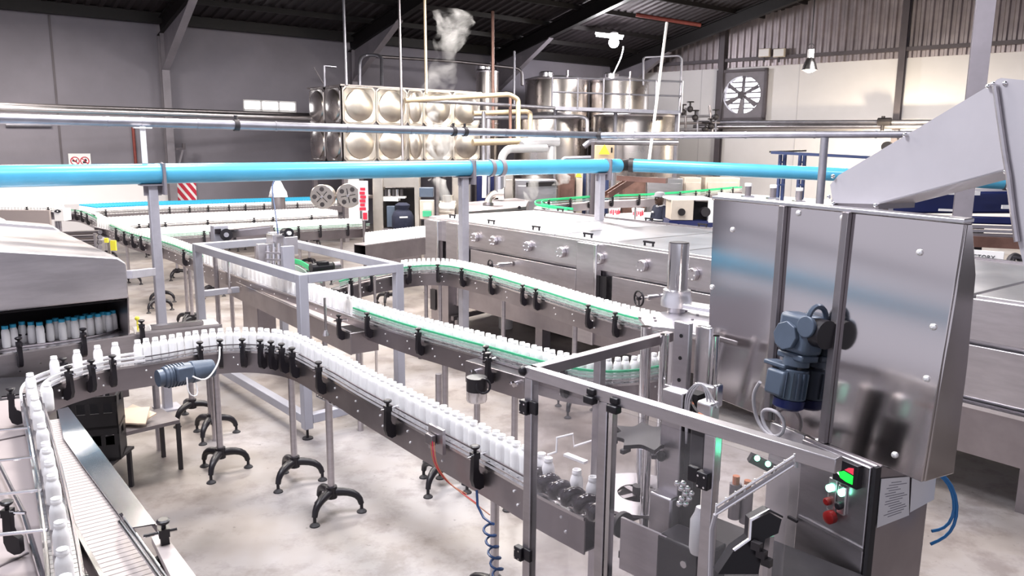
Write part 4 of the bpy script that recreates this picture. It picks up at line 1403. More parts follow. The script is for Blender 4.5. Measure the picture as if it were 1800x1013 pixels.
for s_ in posts_:
    MB().box(TP(s_ + 0.03, -0.012, 1.0), (0.30 if s_ > 0.2 else 0.34, 0.10, 1.18), AX).build('pillar', 'steel', tun, bevel=0.012)
    MB().box(TP(s_ + 0.20, -0.03, 1.16), (0.05, 0.09, 0.86), AX).build('pillar_flange', 'steel_bright', tun, bevel=0.01)
for a, b in zip(posts_[1:], posts_[2:]):
    MB().box(TP(a + 0.28, 0.0, 1.05), (0.10, 0.012, 0.36), AX).build('dark_slot', 'dark_gap', tun)
    MB().box(TP((a + b) / 2 + 0.12, 0.006, 1.05), (b - a - 0.6, 0.03, 0.40), AX).build('window_panel', 'steel', tun, bevel=0.006)
for px, py in ((838, 409), (871, 413.5), (931, 421), (990, 431.5), (1057, 443), (1133, 456), (1222, 470)):
    s_, z_ = sT(px, py)
    c = TP(s_, -0.005, 1.43)
    cp = MB().cyl(c, c - TV * 0.055, 0.068, n=8).build('cap', 'steel', tun, bevel=0.006)
    mb = MB()
    for k in range(6):
        a = k * math.pi / 3
        q = c - TV * 0.055 + (TU * math.cos(a) + Z * math.sin(a)) * 0.05
        mb.cyl(q, q - TV * 0.012, 0.010, n=6)
    mb.build('cap_bolts', 'chrome', cp, kind='stuff')
n_l = 11
for k in range(n_l):
    a = TL * k / n_l
    l_ = MB().box(TP(a + TL / n_l / 2, TW / 2, TZ + 0.012), (TL / n_l - 0.035, TW - 0.02, 0.03), AX).build('lid', 'steel_lid', tun, bevel=0.006)
    for v in (0.12, TW - 0.10):
        mb = MB()
        s_ = a + TL / n_l * 0.5
        for d in (-0.06, 0.06):
            mb.cyl(TP(s_ + d, v, TZ + 0.02), TP(s_ + d, v, TZ + 0.07), 0.012, n=8)
        mb.bar(TP(s_ - 0.075, v, TZ + 0.07), TP(s_ + 0.075, v, TZ + 0.07), 0.025, 0.02)
        mb.build('handle', 'black_plastic', l_)
MB().bar(TP(0, TW - 0.24, TZ + 0.035), TP(TL, TW - 0.24, TZ + 0.035), 0.03, 0.03).build('top_rail', 'steel_dark', tun)
for k in range(6):
    for v in (0.25, TW - 0.25):
        q = TP(0.5 + k * (TL - 1) / 5, v, 0.23)
        MB().box(q, (0.14, 0.14, 0.46), AX).build('leg', 'steel_plate', tun)
def handwheel(px, py, r, label):
    s_, z_ = sT(px, py)
    c = TP(s_, -0.32, 0)
    q = PV(px, py, c, TU)
    t_ = thing('handwheel_valve', label, 'valve', q - Z * 0.1)
    ax_ = (-TV - TU * 0.2).normalized()
    mb = MB().torus(q, ax_, r, r * 0.13, n=24, k=8)
    x = ax_.cross(Z).normalized()
    for k in range(3):
        a = k * 2 * math.pi / 3 + 0.4
        mb.bar(q, q + (x * math.cos(a) + Z * math.sin(a)) * r, r * 0.16, r * 0.12, up=ax_)
    mb.cyl(q - ax_ * 0.02, q + ax_ * 0.02, r * 0.25, n=10).build('wheel', 'black_plastic', t_)
    MB().cyl(q, q - ax_ * 0.20, 0.012, n=8).cyl(q - ax_ * 0.10, q - ax_ * 0.30, 0.032, n=10).build('stem', 'steel_bright', t_)
handwheel(862, 467, 0.072, 'small black handwheel on the tunnel, nearer to the middle post')
handwheel(1123, 525, 0.078, 'larger black handwheel beside the chrome cylinder')

# ------------------------------------------------------------------ grey portal frame
G = [Vector((-3.613, 9.055, 0)), Vector((-1.872, 6.983, 0)), Vector((-1.117, 7.683, 0)), Vector((-2.858, 9.755, 0))]
GZ, gw = 1.54, 0.085
fr = thing('portal_frame', 'light grey square-tube portal frame standing over the middle conveyor', 'frame', (G[1].x, G[1].y, 0))
GU = (G[1] - G[0]).normalized()
for i, g in enumerate(G):
    MB().box((g.x, g.y, (GZ + 0.10) / 2), (gw, gw, GZ - 0.10), (GU, Vector((-GU.y, GU.x, 0)), Z)).build('leg', 'frame_paint', fr, bevel=0.006)
    MB().cyl((g.x, g.y, 0), (g.x, g.y, 0.012), 0.05, n=14).cyl((g.x, g.y, 0.01), (g.x, g.y, 0.11), 0.012, n=8).build('levelling_foot', 'black_rubber', fr)
for i in range(4):
    a, b = G[i], G[(i + 1) % 4]
    d = (b - a).normalized()
    for z_, nm in ((GZ - gw / 2, 'top_beam'), (0.19, 'bottom_beam')):
        if nm == 'bottom_beam' and i in (2,):
            continue
        MB().bar((a + d * (gw / 2)) + Z * z_, (b - d * (gw / 2)) + Z * z_, gw, gw).build(nm, 'frame_paint', fr, bevel=0.006)
a, b = G[0], G[3]
MB().bar(a + Z * 0.95, a + (b - a) * 0.45 + Z * 0.95, 0.07, 0.07).build('cross_beam', 'frame_paint', fr, bevel=0.005)
# pick and place head on the frame
hd0 = P(478, 440, 1.40)
hd = thing('gripper_head', 'bright metal gripper head with cylinders hanging inside the portal frame', 'machine', hd0)
def HB_(px, py, D, sx, sy, sz, mt, nm, bv=0.004):
    MB().box(W(px, py, D), (sx * 1.35, sy * 1.3, sz * 1.35), (GU, Vector((-GU.y, GU.x, 0)), Z)).build(nm, mt, hd, bevel=bv)
HB_(494, 420, 8.75, 0.30, 0.10, 0.09, 'frame_paint', 'carriage')
HB_(486, 424, 8.6, 0.13, 0.12, 0.12, 'steel_bright', 'valve_block')
HB_(512, 432, 8.5, 0.02, 0.11, 0.14, 'steel_lid', 'cover_plate')
HB_(465, 446, 8.5, 0.05, 0.12, 0.16, 'steel_lid', 'side_cheek')
HB_(506, 455, 8.4, 0.04, 0.10, 0.20, 'frame_paint', 'side_cheek')
for k, (x, y0, y1) in enumerate(((472, 432, 478), (482, 428, 486), (491, 428, 490), (499, 436, 480))):
    MB().cyl(W(x, y0, 8.45), W(x, y1, 8.45), 0.016 if k % 2 else 0.022, n=10).build('cylinder', 'chrome' if k % 2 else 'steel_bright', hd)
for y in (444, 456, 466):
    MB().bar(W(466, y, 8.4), W(508, y + 2, 8.4), 0.02, 0.018).build('tie_bar', 'steel', hd)
MB().cyl(W(500, 410, 8.7), W(508, 410, 8.55), 0.055, n=16).build('motor', 'black_plastic', hd)
MB().cyl(W(506, 410, 8.57), W(509, 410, 8.5), 0.022, n=14).build('motor_face', 'white_paint', hd)
MB().tube(smooth_path(catmull(Wp([(490, 424, 8.6), (487, 395, 8.7), (482, 360, 8.9), (478, 330, 9.1), (481, 318, 9.2), (488, 314, 9.3)]), 0.08), 2), 0.008, n=6).build('air_hose', 'cable_navy', hd)
# linear drive along the back of the frame
ld = thing('linear_drive', 'linear drive bar with round black motor behind the portal frame', 'machine', P(430, 425, 1.45))
MB().bar(W(372, 414, 9.9), W(478, 403, 9.9), 0.14, 0.10).build('beam', 'steel_plate', ld)
MB().bar(W(372, 409, 9.9), W(478, 398, 9.9), 0.16, 0.015).build('slide', 'steel_bright', ld)
MB().box(W(386, 410, 9.8), (0.18, 0.14, 0.20), (V, U, Z)).build('end_block', 'frame_paint', ld, bevel=0.01)
MB().cyl(W(398, 413, 9.75), W(398, 413, 9.68), 0.075, n=18).build('motor', 'black_plastic', ld)
MB().cyl(W(398, 413, 9.68), W(398, 413, 9.66), 0.03, n=14).build('motor_face', 'steel_bright', ld)
MB().box(W(383, 407, 9.70), (0.07, 0.03, 0.06), (V, U, Z)).build('sensor', 'black_plastic', ld)
for px in (376, 470):
    q = W(px, 412, 9.95)
    MB().cyl((q.x, q.y, 0), (q.x, q.y, q.z), 0.03, n=10).build('leg', 'steel', ld)
# green curved guide and dark motor inside the frame
cg = thing('curved_guide', 'short bright green curved guide rail inside the portal frame', 'guide', P(535, 470, 1.2))
gp = smooth_path(catmull([P(x, y, 1.22) for x, y in ((506, 455), (525, 458), (540, 466), (552, 476), (572, 480))], 0.04), 3)
MB().sweep(gp, [(-0.006, -0.03), (0.006, -0.03), (0.006, 0.03), (-0.006, 0.03)], 1.2).build('upper_strip', 'rail_bright_green', cg)
MB().sweep([q + Vector((-0.03, -0.05, 0)) for q in gp], [(-0.006, -0.03), (0.006, -0.03), (0.006, 0.03), (-0.006, 0.03)], 1.14).build('lower_strip', 'rail_pale_green', cg)
q = gp[len(gp) // 2]
MB().cyl((q.x, q.y, 0), (q.x, q.y, 1.17), 0.022, n=8).build('stand', 'steel', cg)
dm = thing('drive_motor', 'black drive motor lying inside the portal frame', 'motor', P(560, 470, 1.0))
c = W(566, 470, 9.2)
MB().cyl(c - V * 0.14, c + V * 0.12, 0.055, n=18).build('body', 'black_plastic', dm)
MB().box(c + Z * 0.045, (0.14, 0.10, 0.05), (V, U, Z)).build('terminal_box', 'black_plastic', dm, bevel=0.01)
MB().cyl(c + V * 0.14, c + V * 0.22, 0.05, n=14).build('gear_head', 'steel_dark', dm)
MB().cyl((c.x, c.y, 0), (c.x, c.y, c.z - 0.05), 0.03, n=8).build('stand', 'steel', dm)

# ------------------------------------------------------------------ side table along the middle conveyor
SZ = 1.0
sa, sb = P(360, 470, SZ), P(618, 585, SZ)
su = (sb - sa).normalized(); sv = Vector((-su.y, su.x, 0)); sL = (sb - sa).length
stb = thing('reject_table', 'flat stainless reject table alongside the middle conveyor under the portal frame', 'table', (sa.x, sa.y, 0))
AXs = (su, sv, Z)
def SP(s, v, z):
    q = sa + su * s + sv * v
    return Vector((q.x, q.y, z))
MB().box(SP(sL / 2, 0.17, SZ - 0.012), (sL, 0.34, 0.024), AXs).build('top', 'table_beige', stb)
MB().box(SP(sL / 2, -0.005, SZ - 0.11), (sL, 0.012, 0.20), AXs).build('apron', 'steel_plate', stb)
MB().box(SP(sL / 2, -0.008, SZ + 0.002), (sL, 0.02, 0.012), AXs).build('edge_strip', 'steel_bright', stb)
MB().box(SP(sL - 0.14, 0.12, SZ - 0.10), (0.32, 0.28, 0.20), AXs).build('end_box', 'steel_plate', stb, bevel=0.006)
MB().box(SP(sL * 0.62, 0.30, SZ + 0.095), (sL * 0.66, 0.014, 0.19), AXs).build('fence', 'steel_plate', stb)
MB().box(SP(sL * 0.16, 0.17, SZ + 0.08), (sL * 0.36, 0.012, 0.09), AXs).build('green_guide_plate', 'rail_pale_green', stb)
for s_ in (0.15, 0.42, 0.80, 0.97):
    MB().cyl(SP(sL * s_, 0.13, 0), SP(sL * s_, 0.13, SZ - 0.1), 0.028, n=12).build('leg', 'steel', stb)
MB().box(SP(sL * 0.37, 0.14, 0.5), (0.55, 0.22, 0.72), AXs).build('cabinet', 'steel_plate', stb, bevel=0.01)
for k, (px, y0, y1) in enumerate(((404, 452, 515), (573, 500, 590), (615, 497, 556))):
    q = P(px, y1, SZ)
    MB().cyl(q, q + Z * (0.36 - 0.02 * k), 0.013, n=8).build('rail_stand', 'steel_bright', stb)
    MB().lathe([(0.032, 0), (0.030, 0.008), (0.014, 0.05)], q, n=12).build('stand_base', 'steel', stb)
put_bracket(stb, Path([SP(0, 0.13, 0), SP(sL, 0.13, 0)]), sL - 0.12, -1, SZ + 0.04, 0.15)
for k, (px, py) in enumerate(((633, 522), (659, 520))):
    q = P(px, py, 1.0)
    tag(MB().cyl((q.x, q.y, 0), (q.x, q.y, 1.22), 0.016, n=8).box((q.x, q.y, 0.01), (0.1, 0.1, 0.02)).build('rail_stand', 'steel_bright'), ('slim bright upright beside the right conveyor, nearer to the frame leg', 'slim bright upright beside the right conveyor, farther from the frame leg')[1 - k], 'post')
# drive end of the middle conveyor
eb = thing('drive_end', 'stainless end box with drive motor where the middle conveyor meets the enclosure', 'machine', P(880, 690, 0.9))
ea, ec = P(818, 634, 1.06), P(921, 664, 1.06)
eu = (ec - ea).normalized(); ev = Vector((-eu.y, eu.x, 0))
MB().box((ea + ec) / 2 + ev * 0.07 - Z * 0.085, ((ec - ea).length, 0.14, 0.17), (eu, ev, Z)).build('box', 'steel_plate', eb, bevel=0.004)
for f_ in (0.88, 0.2):
    q = ea.lerp(ec, f_) - Z * 0.06
    MB().cyl(q - ev * 0.001, q - ev * 0.03, 0.022, n=12).cyl(q - ev * 0.02 + eu * 0.03, q - ev * 0.035 + eu * 0.03, 0.011, n=8).cyl(q - ev * 0.02 - eu * 0.03, q - ev * 0.035 - eu * 0.03, 0.011, n=8).build('bearing', 'chrome', eb)
q = W(838, 682, 5.72)
MB().cyl(q + Z * 0.08, q - Z * 0.02, 0.075, n=18).build('motor', 'black_plastic', eb)
MB().lathe([(0.07, -0.10), (0.074, -0.09), (0.074, -0.02)], q, n=18).build('motor_cover', 'steel_bright', eb)
MB().torus(q + Z * 0.03 + Vector((0.05, -0.06, 0)), Vector((0.3, -1, 0.2)), 0.05, 0.008, n=20, k=6).build('belt_guard', 'black_plastic', eb)
put_bracket(eb, Path([ea + ev * 0.07, ec + ev * 0.07]), (ec - ea).length * 0.5, -1, BZ, 0.08)
# things under the right conveyor
dr = P(889, 577, 0)
tag(MB().lathe([(0.10, 0), (0.105, 0.02), (0.105, 0.30), (0.095, 0.31), (0.095, 0.26)], (dr.x, dr.y, 0), n=20).build('plastic_drum', 'white_paint'), 'white plastic drum on the floor under the right conveyor', 'drum')
hp = [P(x, y, 0.06) for x, y in ((905, 545), (935, 560), (965, 575), (1000, 580), (1040, 583))]
tag(MB().tube(smooth_path(catmull(hp, 0.08), 2), 0.055, n=10).build('floor_hose', 'black_rubber'), 'thick black hose lying on the floor below the tunnel', 'hose')
ub = thing('floor_tray', 'low steel tray frame on the floor below the tunnel', 'tray', P(850, 560, 0.2))
ta, tb = P(795, 560, 0.25), P(930, 528, 0.25)
MB().bar(ta, tb, 0.05, 0.06).build('beam', 'steel_dark', ub)
MB().bar(ta + Vector((0.2, 0.6, 0.12)), tb + Vector((0.2, 0.6, 0.12)), 0.9, 0.03).build('deck', 'steel_plate', ub)
for k in (0.05, 0.95):
    q = ta.lerp(tb, k)
    MB().cyl((q.x, q.y, 0), (q.x, q.y, 0.25), 0.03, n=8).build('leg', 'steel', ub)
sc_ = thing('tunnel_skirt', 'tall stainless skirt panel of the tunnel behind the bend of the right conveyor', 'panel', P(785, 570, 0))
q0, q1 = P(776, 575, 0.0), P(806, 585, 0.0)
MB().bar(q0 + Z * 0.45, q1 + Z * 0.45, 0.35, 0.86).build('panel', 'steel_plate', sc_)
MB().bar(q0 + Z * 0.45 - V * 0.19, q0.lerp(q1, 0.3) + Z * 0.45 - V * 0.19, 0.01, 0.3).build('latch_plate', 'dark_iron', sc_)

# ------------------------------------------------------------------ stainless hood on the left with blue-capped bottles leaving it
H0 = P(221, 453, 1.75); H0.z = 0
HU = U; HV = V
def HP(u, v, z):           # u: back along the line, v: to the near left across it
    q = H0 - HU * u - HV * v
    return Vector((q.x, q.y, z))
hood = thing('tunnel_hood', 'large stainless hood with sloping top, blue-capped bottles leaving under its dark front edge', 'machine', HP(1, 0.8, 0))
def hood_sec(u0, u1, dz, v0, w, base, mt, nm, bv=0.012):
    zr = lambda v: 1.75 + dz + 0.145 * v
    pts = [HP(u0, v0, base), HP(u0, v0, zr(0) - 0.05), HP(u0, v0 + 0.06, zr(0.03) + 0.0), HP(u0, v0 + w, zr(w)), HP(u0, v0 + w, base)]
    return MB().prism(pts, -HU * (u1 - u0)).build(nm, mt, hood, bevel=bv)
hood_sec(0.0, 2.45, 0.0, 0.0, 2.2, 1.41, 'steel', 'front_cover')
hood_sec(2.45, 2.75, 0.05, 0.05, 2.2, 1.41, 'steel_lid', 'collar')
hood_sec(2.75, 6.0, 0.12, 0.45, 2.0, 1.30, 'steel', 'rear_cover')
MB().prism([HP(0.75, 0.0, 0.9), HP(0.75, 0.0, 1.40), HP(0.75, 2.2, 1.40), HP(0.75, 2.2, 0.9)], -HU * 0.02).build('interior_shade', 'dark_gap', hood)  # black sheet standing in for the shade inside the hood
MB().prism([HP(0.03, 0.02, 1.40), HP(0.75, 0.02, 1.40), HP(0.75, 2.2, 1.40), HP(0.03, 2.2, 1.40)], -Z * 0.012).build('interior_shade_top', 'dark_gap', hood)  # second black sheet, painted shade under the cover
MB().prism([HP(0.10, 0.0, 0.9), HP(0.0, 0.0, 1.42), HP(1.2, 0.0, 1.42), HP(1.2, 0.0, 0.9)], -HV * 0.012).build('side_cheek', 'steel_plate', hood)
MB().prism([HP(0.25, 0.0, 0.5), HP(0.25, 0.0, 1.0), HP(0.25, 2.2, 1.0), HP(0.25, 2.2, 0.5)], -HU * 5.2).build('lower_body', 'steel_plate', hood)
for u_ in (0.5, 2.5, 5.0):
    for v_ in (0.1, 1.9):
        MB().cyl(HP(u_, v_, 0), HP(u_, v_, 0.55), 0.04, n=10).build('leg', 'steel', hood)
# short square arm from the hood to the post
tag(MB().bar(W(226, 483, 6.75), W(268, 478, 7.3), 0.06, 0.07).build('tie_arm', 'post_paint', bevel=0.004), 'short square steel arm joining the hood to the pipe post', 'bar')
# outfeed deck in front of the hood
oa, ob = P(-60, 635, BZ), P(246, 588, BZ)
oa = oa - (ob - oa).normalized() * 1.2
ou = (ob - oa).normalized(); on_ = Vector((-ou.y, ou.x, 0)); oL = (ob - oa).length
AXo = (ou, on_, Z)
of = thing('outfeed_deck', 'wide stainless outfeed deck under the hood carrying blue-capped bottles', 'conveyor', (oa.x, oa.y, 0))
def OP(s, v, z):
    q = oa + ou * s + on_ * v
    return Vector((q.x, q.y, z))
MB().box(OP(oL / 2, 0.24, BZ - 0.01), (oL, 0.48, 0.02), AXo).build('deck', 'steel', of)
MB().box(OP(oL / 2, -0.006, BZ - 0.15), (oL, 0.012, 0.30), AXo).build('apron', 'steel', of)
MB().box(OP(oL / 2, 0.02, BZ + 0.004), (oL, 0.05, 0.012), AXo).build('edge_strip', 'steel_bright', of)
MB().box(OP(oL / 2, 0.24, BZ - 0.16), (oL - 0.04, 0.44, 0.26), AXo).build('trough', 'steel_dark', of)
for f_ in (0.15, 0.9):
    MB().cyl(OP(oL * f_, 0.2, 0), OP(oL * f_, 0.2, BZ - 0.2), 0.03, n=10).build('leg', 'steel', of)
gr_ = smooth_path(catmull([P(x, y, BZ + 0.07) for x, y in ((-60, 604), (15, 592), (80, 584), (130, 576.5), (175, 567), (205, 557), (224, 546))], 0.05), 3)
MB().tube(gr_, 0.008, n=8).build('guide_rail', 'black_rubber', of)
MB().sweep(gr_, [(-0.004, -0.07), (0.004, -0.07), (0.004, -0.008), (-0.004, -0.008)], BZ + 0.07).build('guard_strip', 'steel', of)
gr2 = smooth_path(catmull([P(x, y, BZ + 0.01) for x, y in ((-60, 634), (15, 613), (90, 603), (150, 594), (200, 583), (225, 568))], 0.05), 3)
MB().tube(gr2, 0.007, n=8).build('guide_rail', 'steel_dark', of)
pth_o = Path([OP(0, 0.06, 0), OP(oL, 0.06, 0)])
for px, py in ((31, 620), (143, 602), (242, 588)):
    put_bracket(of, pth_o, pth_o.near(px, py, BZ), -1, BZ + 0.02, 0.07)
for px, py in ((34, 652), (70, 638), (37, 636), (143, 622)):
    q = PV(px, py, oa, ou) - on_ * 0.012
    MB().cyl(q, q - on_ * 0.008, 0.008, n=8).build('bolt', 'chrome', of)
# transfer plates towards the front conveyor bend
tp = thing('transfer_plate', 'bright stepped transfer plates between the outfeed deck and the front conveyor', 'plate', P(320, 575, 1.0))
a, b = P(246, 586, BZ + 0.02), P(392, 571, BZ + 0.02)
MB().bar(a + on_ * 0.13, b + on_ * 0.13, 0.24, 0.02).build('plate', 'steel_lid', tp)
MB().bar(a + on_ * 0.02 - Z * 0.07, b + on_ * 0.02 - Z * 0.07, 0.012, 0.14).build('apron', 'steel', tp)
MB().bar(a.lerp(b, 0.15) + on_ * 0.05 + Z * 0.03, a.lerp(b, 0.78) + on_ * 0.05 + Z * 0.03, 0.08, 0.03).build('raised_strip', 'steel_bright', tp)
for f_ in (0.2, 0.9):
    q = a.lerp(b, f_) + on_ * 0.13
    MB().cyl((q.x, q.y, 0), (q.x, q.y, BZ - 0.1), 0.028, n=10).build('leg', 'steel', tp)
q = W(241, 560, 6.75)
MB().ball(q, 0.02, n=10, k=8).cyl(q, q - Z * 0.10, 0.008, n=6).build('yellow_sensor', 'yellow', tp)
# blue-capped bottles under the hood
capx = [(8, 579), (22, 576), (38, 571.5), (54, 572), (69, 572.5), (86, 568.5), (97, 565.5), (108, 567), (119, 563.5), (130, 564), (136, 561), (144, 561.5), (150, 558), (157, 559.5), (164, 556.5), (172, 557.5), (180, 554.5), (190, 554.5), (198, 552)]
for k, (x, y) in enumerate(capx):
    q = P(x, y - 6, TOPZ)
    CAPPED.append((Vector((q.x, q.y, 0)), 'hood%d' % k))

# ------------------------------------------------------------------ near left: parallel belt, slide sheet, crates, side deck
pn_ = [P(x, y, BZ) for x, y in ((93, 738), (114, 795), (152, 878), (213, 980), (285, 1090))]
pbelt = Path(pn_, it=2)
par = conveyor('bottle_conveyor', 'near left parallel slat belt beside the row of bottles', pbelt, half=0.082, plate=0.12, plate_mat='steel_plate', belt='belt_beige')
for f_ in (0.1, 0.8):
    q = pbelt.at(pbelt.L * f_)[0]
    put_leg(par, q.x, q.y, 0.4, top=BZ - 0.12)
b_ = P(86.5, 722, BZ)
ALLBOT.append((Vector((b_.x, b_.y, BZ)), 'lone'))
sh = thing('slide_sheet', 'flat polished stainless sheet beside the near left belt', 'sheet', P(190, 820, BZ))
pts = [P(x, y, BZ + 0.012) for x, y in ((101, 722), (120, 717), (274, 923), (226, 931), (206, 902), (145, 820), (112, 772))]
MB().prism(pts, (0, 0, 0.006)).build('sheet', 'sheet_polished', sh)
MB().prism([pts[1], pts[2], pts[2] - Z * 0.035, pts[1] - Z * 0.035], (0.004, 0.0, 0)).build('folded_lip', 'steel', sh)
for f_ in (0.15, 0.85):
    q = pts[1].lerp(pts[2], f_) - Vector((0.05, 0, 0))
    MB().cyl((q.x, q.y, 0), (q.x, q.y, BZ), 0.012, n=8).build('stay', 'steel_dark', sh)
# near rail end at the bottom edge of the picture
ne = thing('rail_end', 'pair of steel rods with a black clamp at the near end of the left belt', 'guide', P(250, 960, BZ))
for dz, dx in ((0.10, 0), (0.05, 6)):
    MB().tube([P(210 + dx, 906 + dz * 120, BZ + 0.08), P(296 + dx, 1026 + dz * 120, BZ + 0.08)], 0.008, n=8).build('rod', 'steel_bright', ne)
q = P(268, 965, BZ + 0.02)
b2 = inst(bracket_me, 'bracket', ne, q + Vector((0, 0, 0)), math.atan2(0.5, 0.87)); inst(knob_me, 'knob', b2, (0, 0, 0), 0, local=True); inst(spindle_me, 'spindle', b2, (0, 0, 0), 0, local=True)
MB().bar(P(213, 905, BZ + 0.10), P(213, 905, BZ - 0.02), 0.012, 0.012, up=U).build('upright', 'steel_dark', ne)
nb = thing('near_plate', 'plain pale plate at the bottom edge beside the black clamp', 'plate', P(310, 980, BZ))
pts = [P(x, y, BZ + 0.03) for x, y in ((266, 944), (288, 937), (350, 1020), (310, 1034))]
MB().prism(pts, (0, 0, -0.03)).build('plate', 'belt_beige', nb)
q = sum(pts, Vector()) / 4
MB().cyl((q.x, q.y, 0), (q.x, q.y, BZ), 0.03, n=10).build('leg', 'steel', nb)
# rods and deck on the outer side of the left row
sdk = thing('side_deck', 'pale pink panelled deck with steel rods on the outer side of the left bottle row', 'deck', P(30, 880, 0.95))
pl = [P(x, y, 0.93) for x, y in ((-120, 720), (40, 700), (62, 800), (92, 990), (96, 1060), (-120, 1060))]
MB().prism(pl, (0, 0, -0.04)).build('deck', 'board_pink', sdk)
for x0, y0, x1, y1 in ((-40, 722, 110, 700), (-30, 860, 80, 835), (-10, 940, 90, 912)):
    MB().bar(P(x0, y0 + 60, 0.934), P(x1 - 40, y1 + 60, 0.934), 0.01, 0.006).build('joint', 'steel_dark', sdk)
for y0, y1, x1 in ((758, 752, 54), (812, 804, 62), (872, 862, 74), (942, 932, 84)):
    a, b = P(-60, y0 + 4, BZ + 0.03), P(x1, y1, BZ + 0.03)
    MB().cyl(a, b, 0.008, n=8).build('rod', 'steel_bright', sdk)
MB().tube([P(-10, 800, 1.0), P(40, 900, 1.0), P(76, 1020, 1.0)], 0.012, n=8).build('lower_rod', 'steel_bright', sdk)
q = P(35, 925, BZ)
b3 = inst(bracket_me, 'bracket', sdk, q, math.pi); inst(knob_me, 'knob', b3, (0, 0, 0), 0, local=True); inst(spindle_me, 'spindle', b3, (0, 0, 0), 0, local=True)
for p_ in (P(-60, 760, 0.93), P(60, 1000, 0.93)):
    MB().cyl((p_.x, p_.y, 0), (p_.x, p_.y, 0.9), 0.03, n=10).build('leg', 'steel', sdk)
blk = thing('dark_cover', 'black cover between the outfeed deck and the left bottle row', 'cover', P(20, 700, 0.9))
MB().prism([P(x, y, 0.92) for x, y in ((-80, 668), (60, 662), (40, 712), (-80, 738))], (0, 0, -0.4)).build('cover', 'black_rubber', blk)
for x in (-70, 30):
    q = P(x, 700, 0.5)
    MB().cyl((q.x, q.y, 0), (q.x, q.y, 0.55), 0.03, n=8).build('leg', 'steel', blk)
# dark edge rail along the outside of the bottles
dk = smooth_path(catmull([P(x, y, BZ) for x, y in ((42, 690), (55, 745), (68, 810), (80, 875), (93, 950), (103, 1040))], 0.05), 2)
tag(MB().sweep(dk, [(-0.008, -0.03), (0.008, -0.03), (0.008, 0.045), (-0.008, 0.045)], BZ).build('edge_rail', 'steel_dark'), 'dark flat edge rail along the outside of the near left bottle row', 'rail')
# crates on a low stand
def crate(c, rz, label):
    t_ = thing('bottle_crate', label, 'crate', c)
    t_.rotation_euler = (0, 0, rz)
    L_, W_, H_ = 0.40, 0.30, 0.25
    def bx(cn, sz, nm, mt='crate_black'):
        mb = MB().box(Vector(cn), sz)
        me = mb.mesh(nm, mt)
        o = inst(me, nm, t_, (0, 0, 0), 0, local=True)
        return o
    bx((0, 0, 0.01), (L_, W_, 0.02), 'floor')
    for s_ in (-1, 1):
        bx((0, s_ * (W_ / 2 - 0.006), 0.06), (L_, 0.012, 0.12), 'side_wall')
        bx((0, s_ * (W_ / 2 - 0.006), 0.225), (L_, 0.012, 0.05), 'side_wall')
        bx((s_ * (L_ / 2 - 0.006), 0, 0.08), (0.012, W_, 0.16), 'end_wall')
        for q_ in (-1, 1):
            bx((s_ * (L_ / 2 - 0.006), q_ * (W_ / 2 - 0.05), 0.19), (0.012, 0.10, 0.08), 'end_wall')
        bx((s_ * (L_ / 2 - 0.006), 0, 0.238), (0.016, W_, 0.024), 'end_rim')
        for k in range(5):
            bx((-L_ / 2 + 0.02 + k * (L_ - 0.04) / 4, s_ * (W_ / 2 - 0.006), 0.16), (0.03, 0.014, 0.09), 'rib')
    return t_
cr0 = P(168, 800, 0.33)
crate(Vector((cr0.x, cr0.y, 0.33)), math.atan2(U.y, U.x) + 1.2, 'black plastic crate, lower of the two stacked beside the slide sheet')
crate(Vector((cr0.x, cr0.y, 0.58)), math.atan2(U.y, U.x) + 1.2, 'black plastic crate, upper of the two stacked beside the slide sheet')
sd_t = thing('low_stand', 'low steel stand under the black crates', 'stand', (cr0.x, cr0.y, 0))
MB().box((cr0.x, cr0.y, 0.315), (0.40, 0.40, 0.02)).build('top', 'dark_iron', sd_t)
for sx in (-0.17, 0.17):
    for sy in (-0.17, 0.17):
        MB().box((cr0.x + sx, cr0.y + sy, 0.155), (0.03, 0.03, 0.31)).build('leg', 'dark_iron', sd_t)
lt = thing('low_table', 'low dark steel table with flattened cardboard under the front conveyor bend', 'table', P(240, 745, 0.4))
c = P(236, 745, 0.42)
MB().box(c, (0.58, 0.40, 0.03), (ou, on_, Z)).build('top', 'steel_dark', lt)
for sx in (-0.28, 0.28):
    for sy in (-0.18, 0.18):
        q = c + ou * sx + on_ * sy
        MB().box((q.x, q.y, 0.2), (0.03, 0.03, 0.41), (ou, on_, Z)).build('leg', 'dark_iron', lt)
cd = thing('cardboard', 'crumpled brown cardboard lying on the low dark table', 'cardboard', c + Z * 0.02)
MB().prism([c + Vector((-0.2, 0, 0.02)), c + Vector((0.08, -0.1, 0.02)), c + Vector((0.16, 0.06, 0.06)), c + Vector((-0.08, 0.16, 0.10))], (0, 0, 0.012)).build('sheet', 'cardboard', cd)
MB().prism([c + Vector((-0.1, -0.12, 0.04)), c + Vector((0.16, -0.14, 0.04)), c + Vector((0.12, 0.04, 0.12)), c + Vector((-0.1, 0.06, 0.10))], (0, 0, 0.012)).build('folded_flap', 'cardboard', cd)
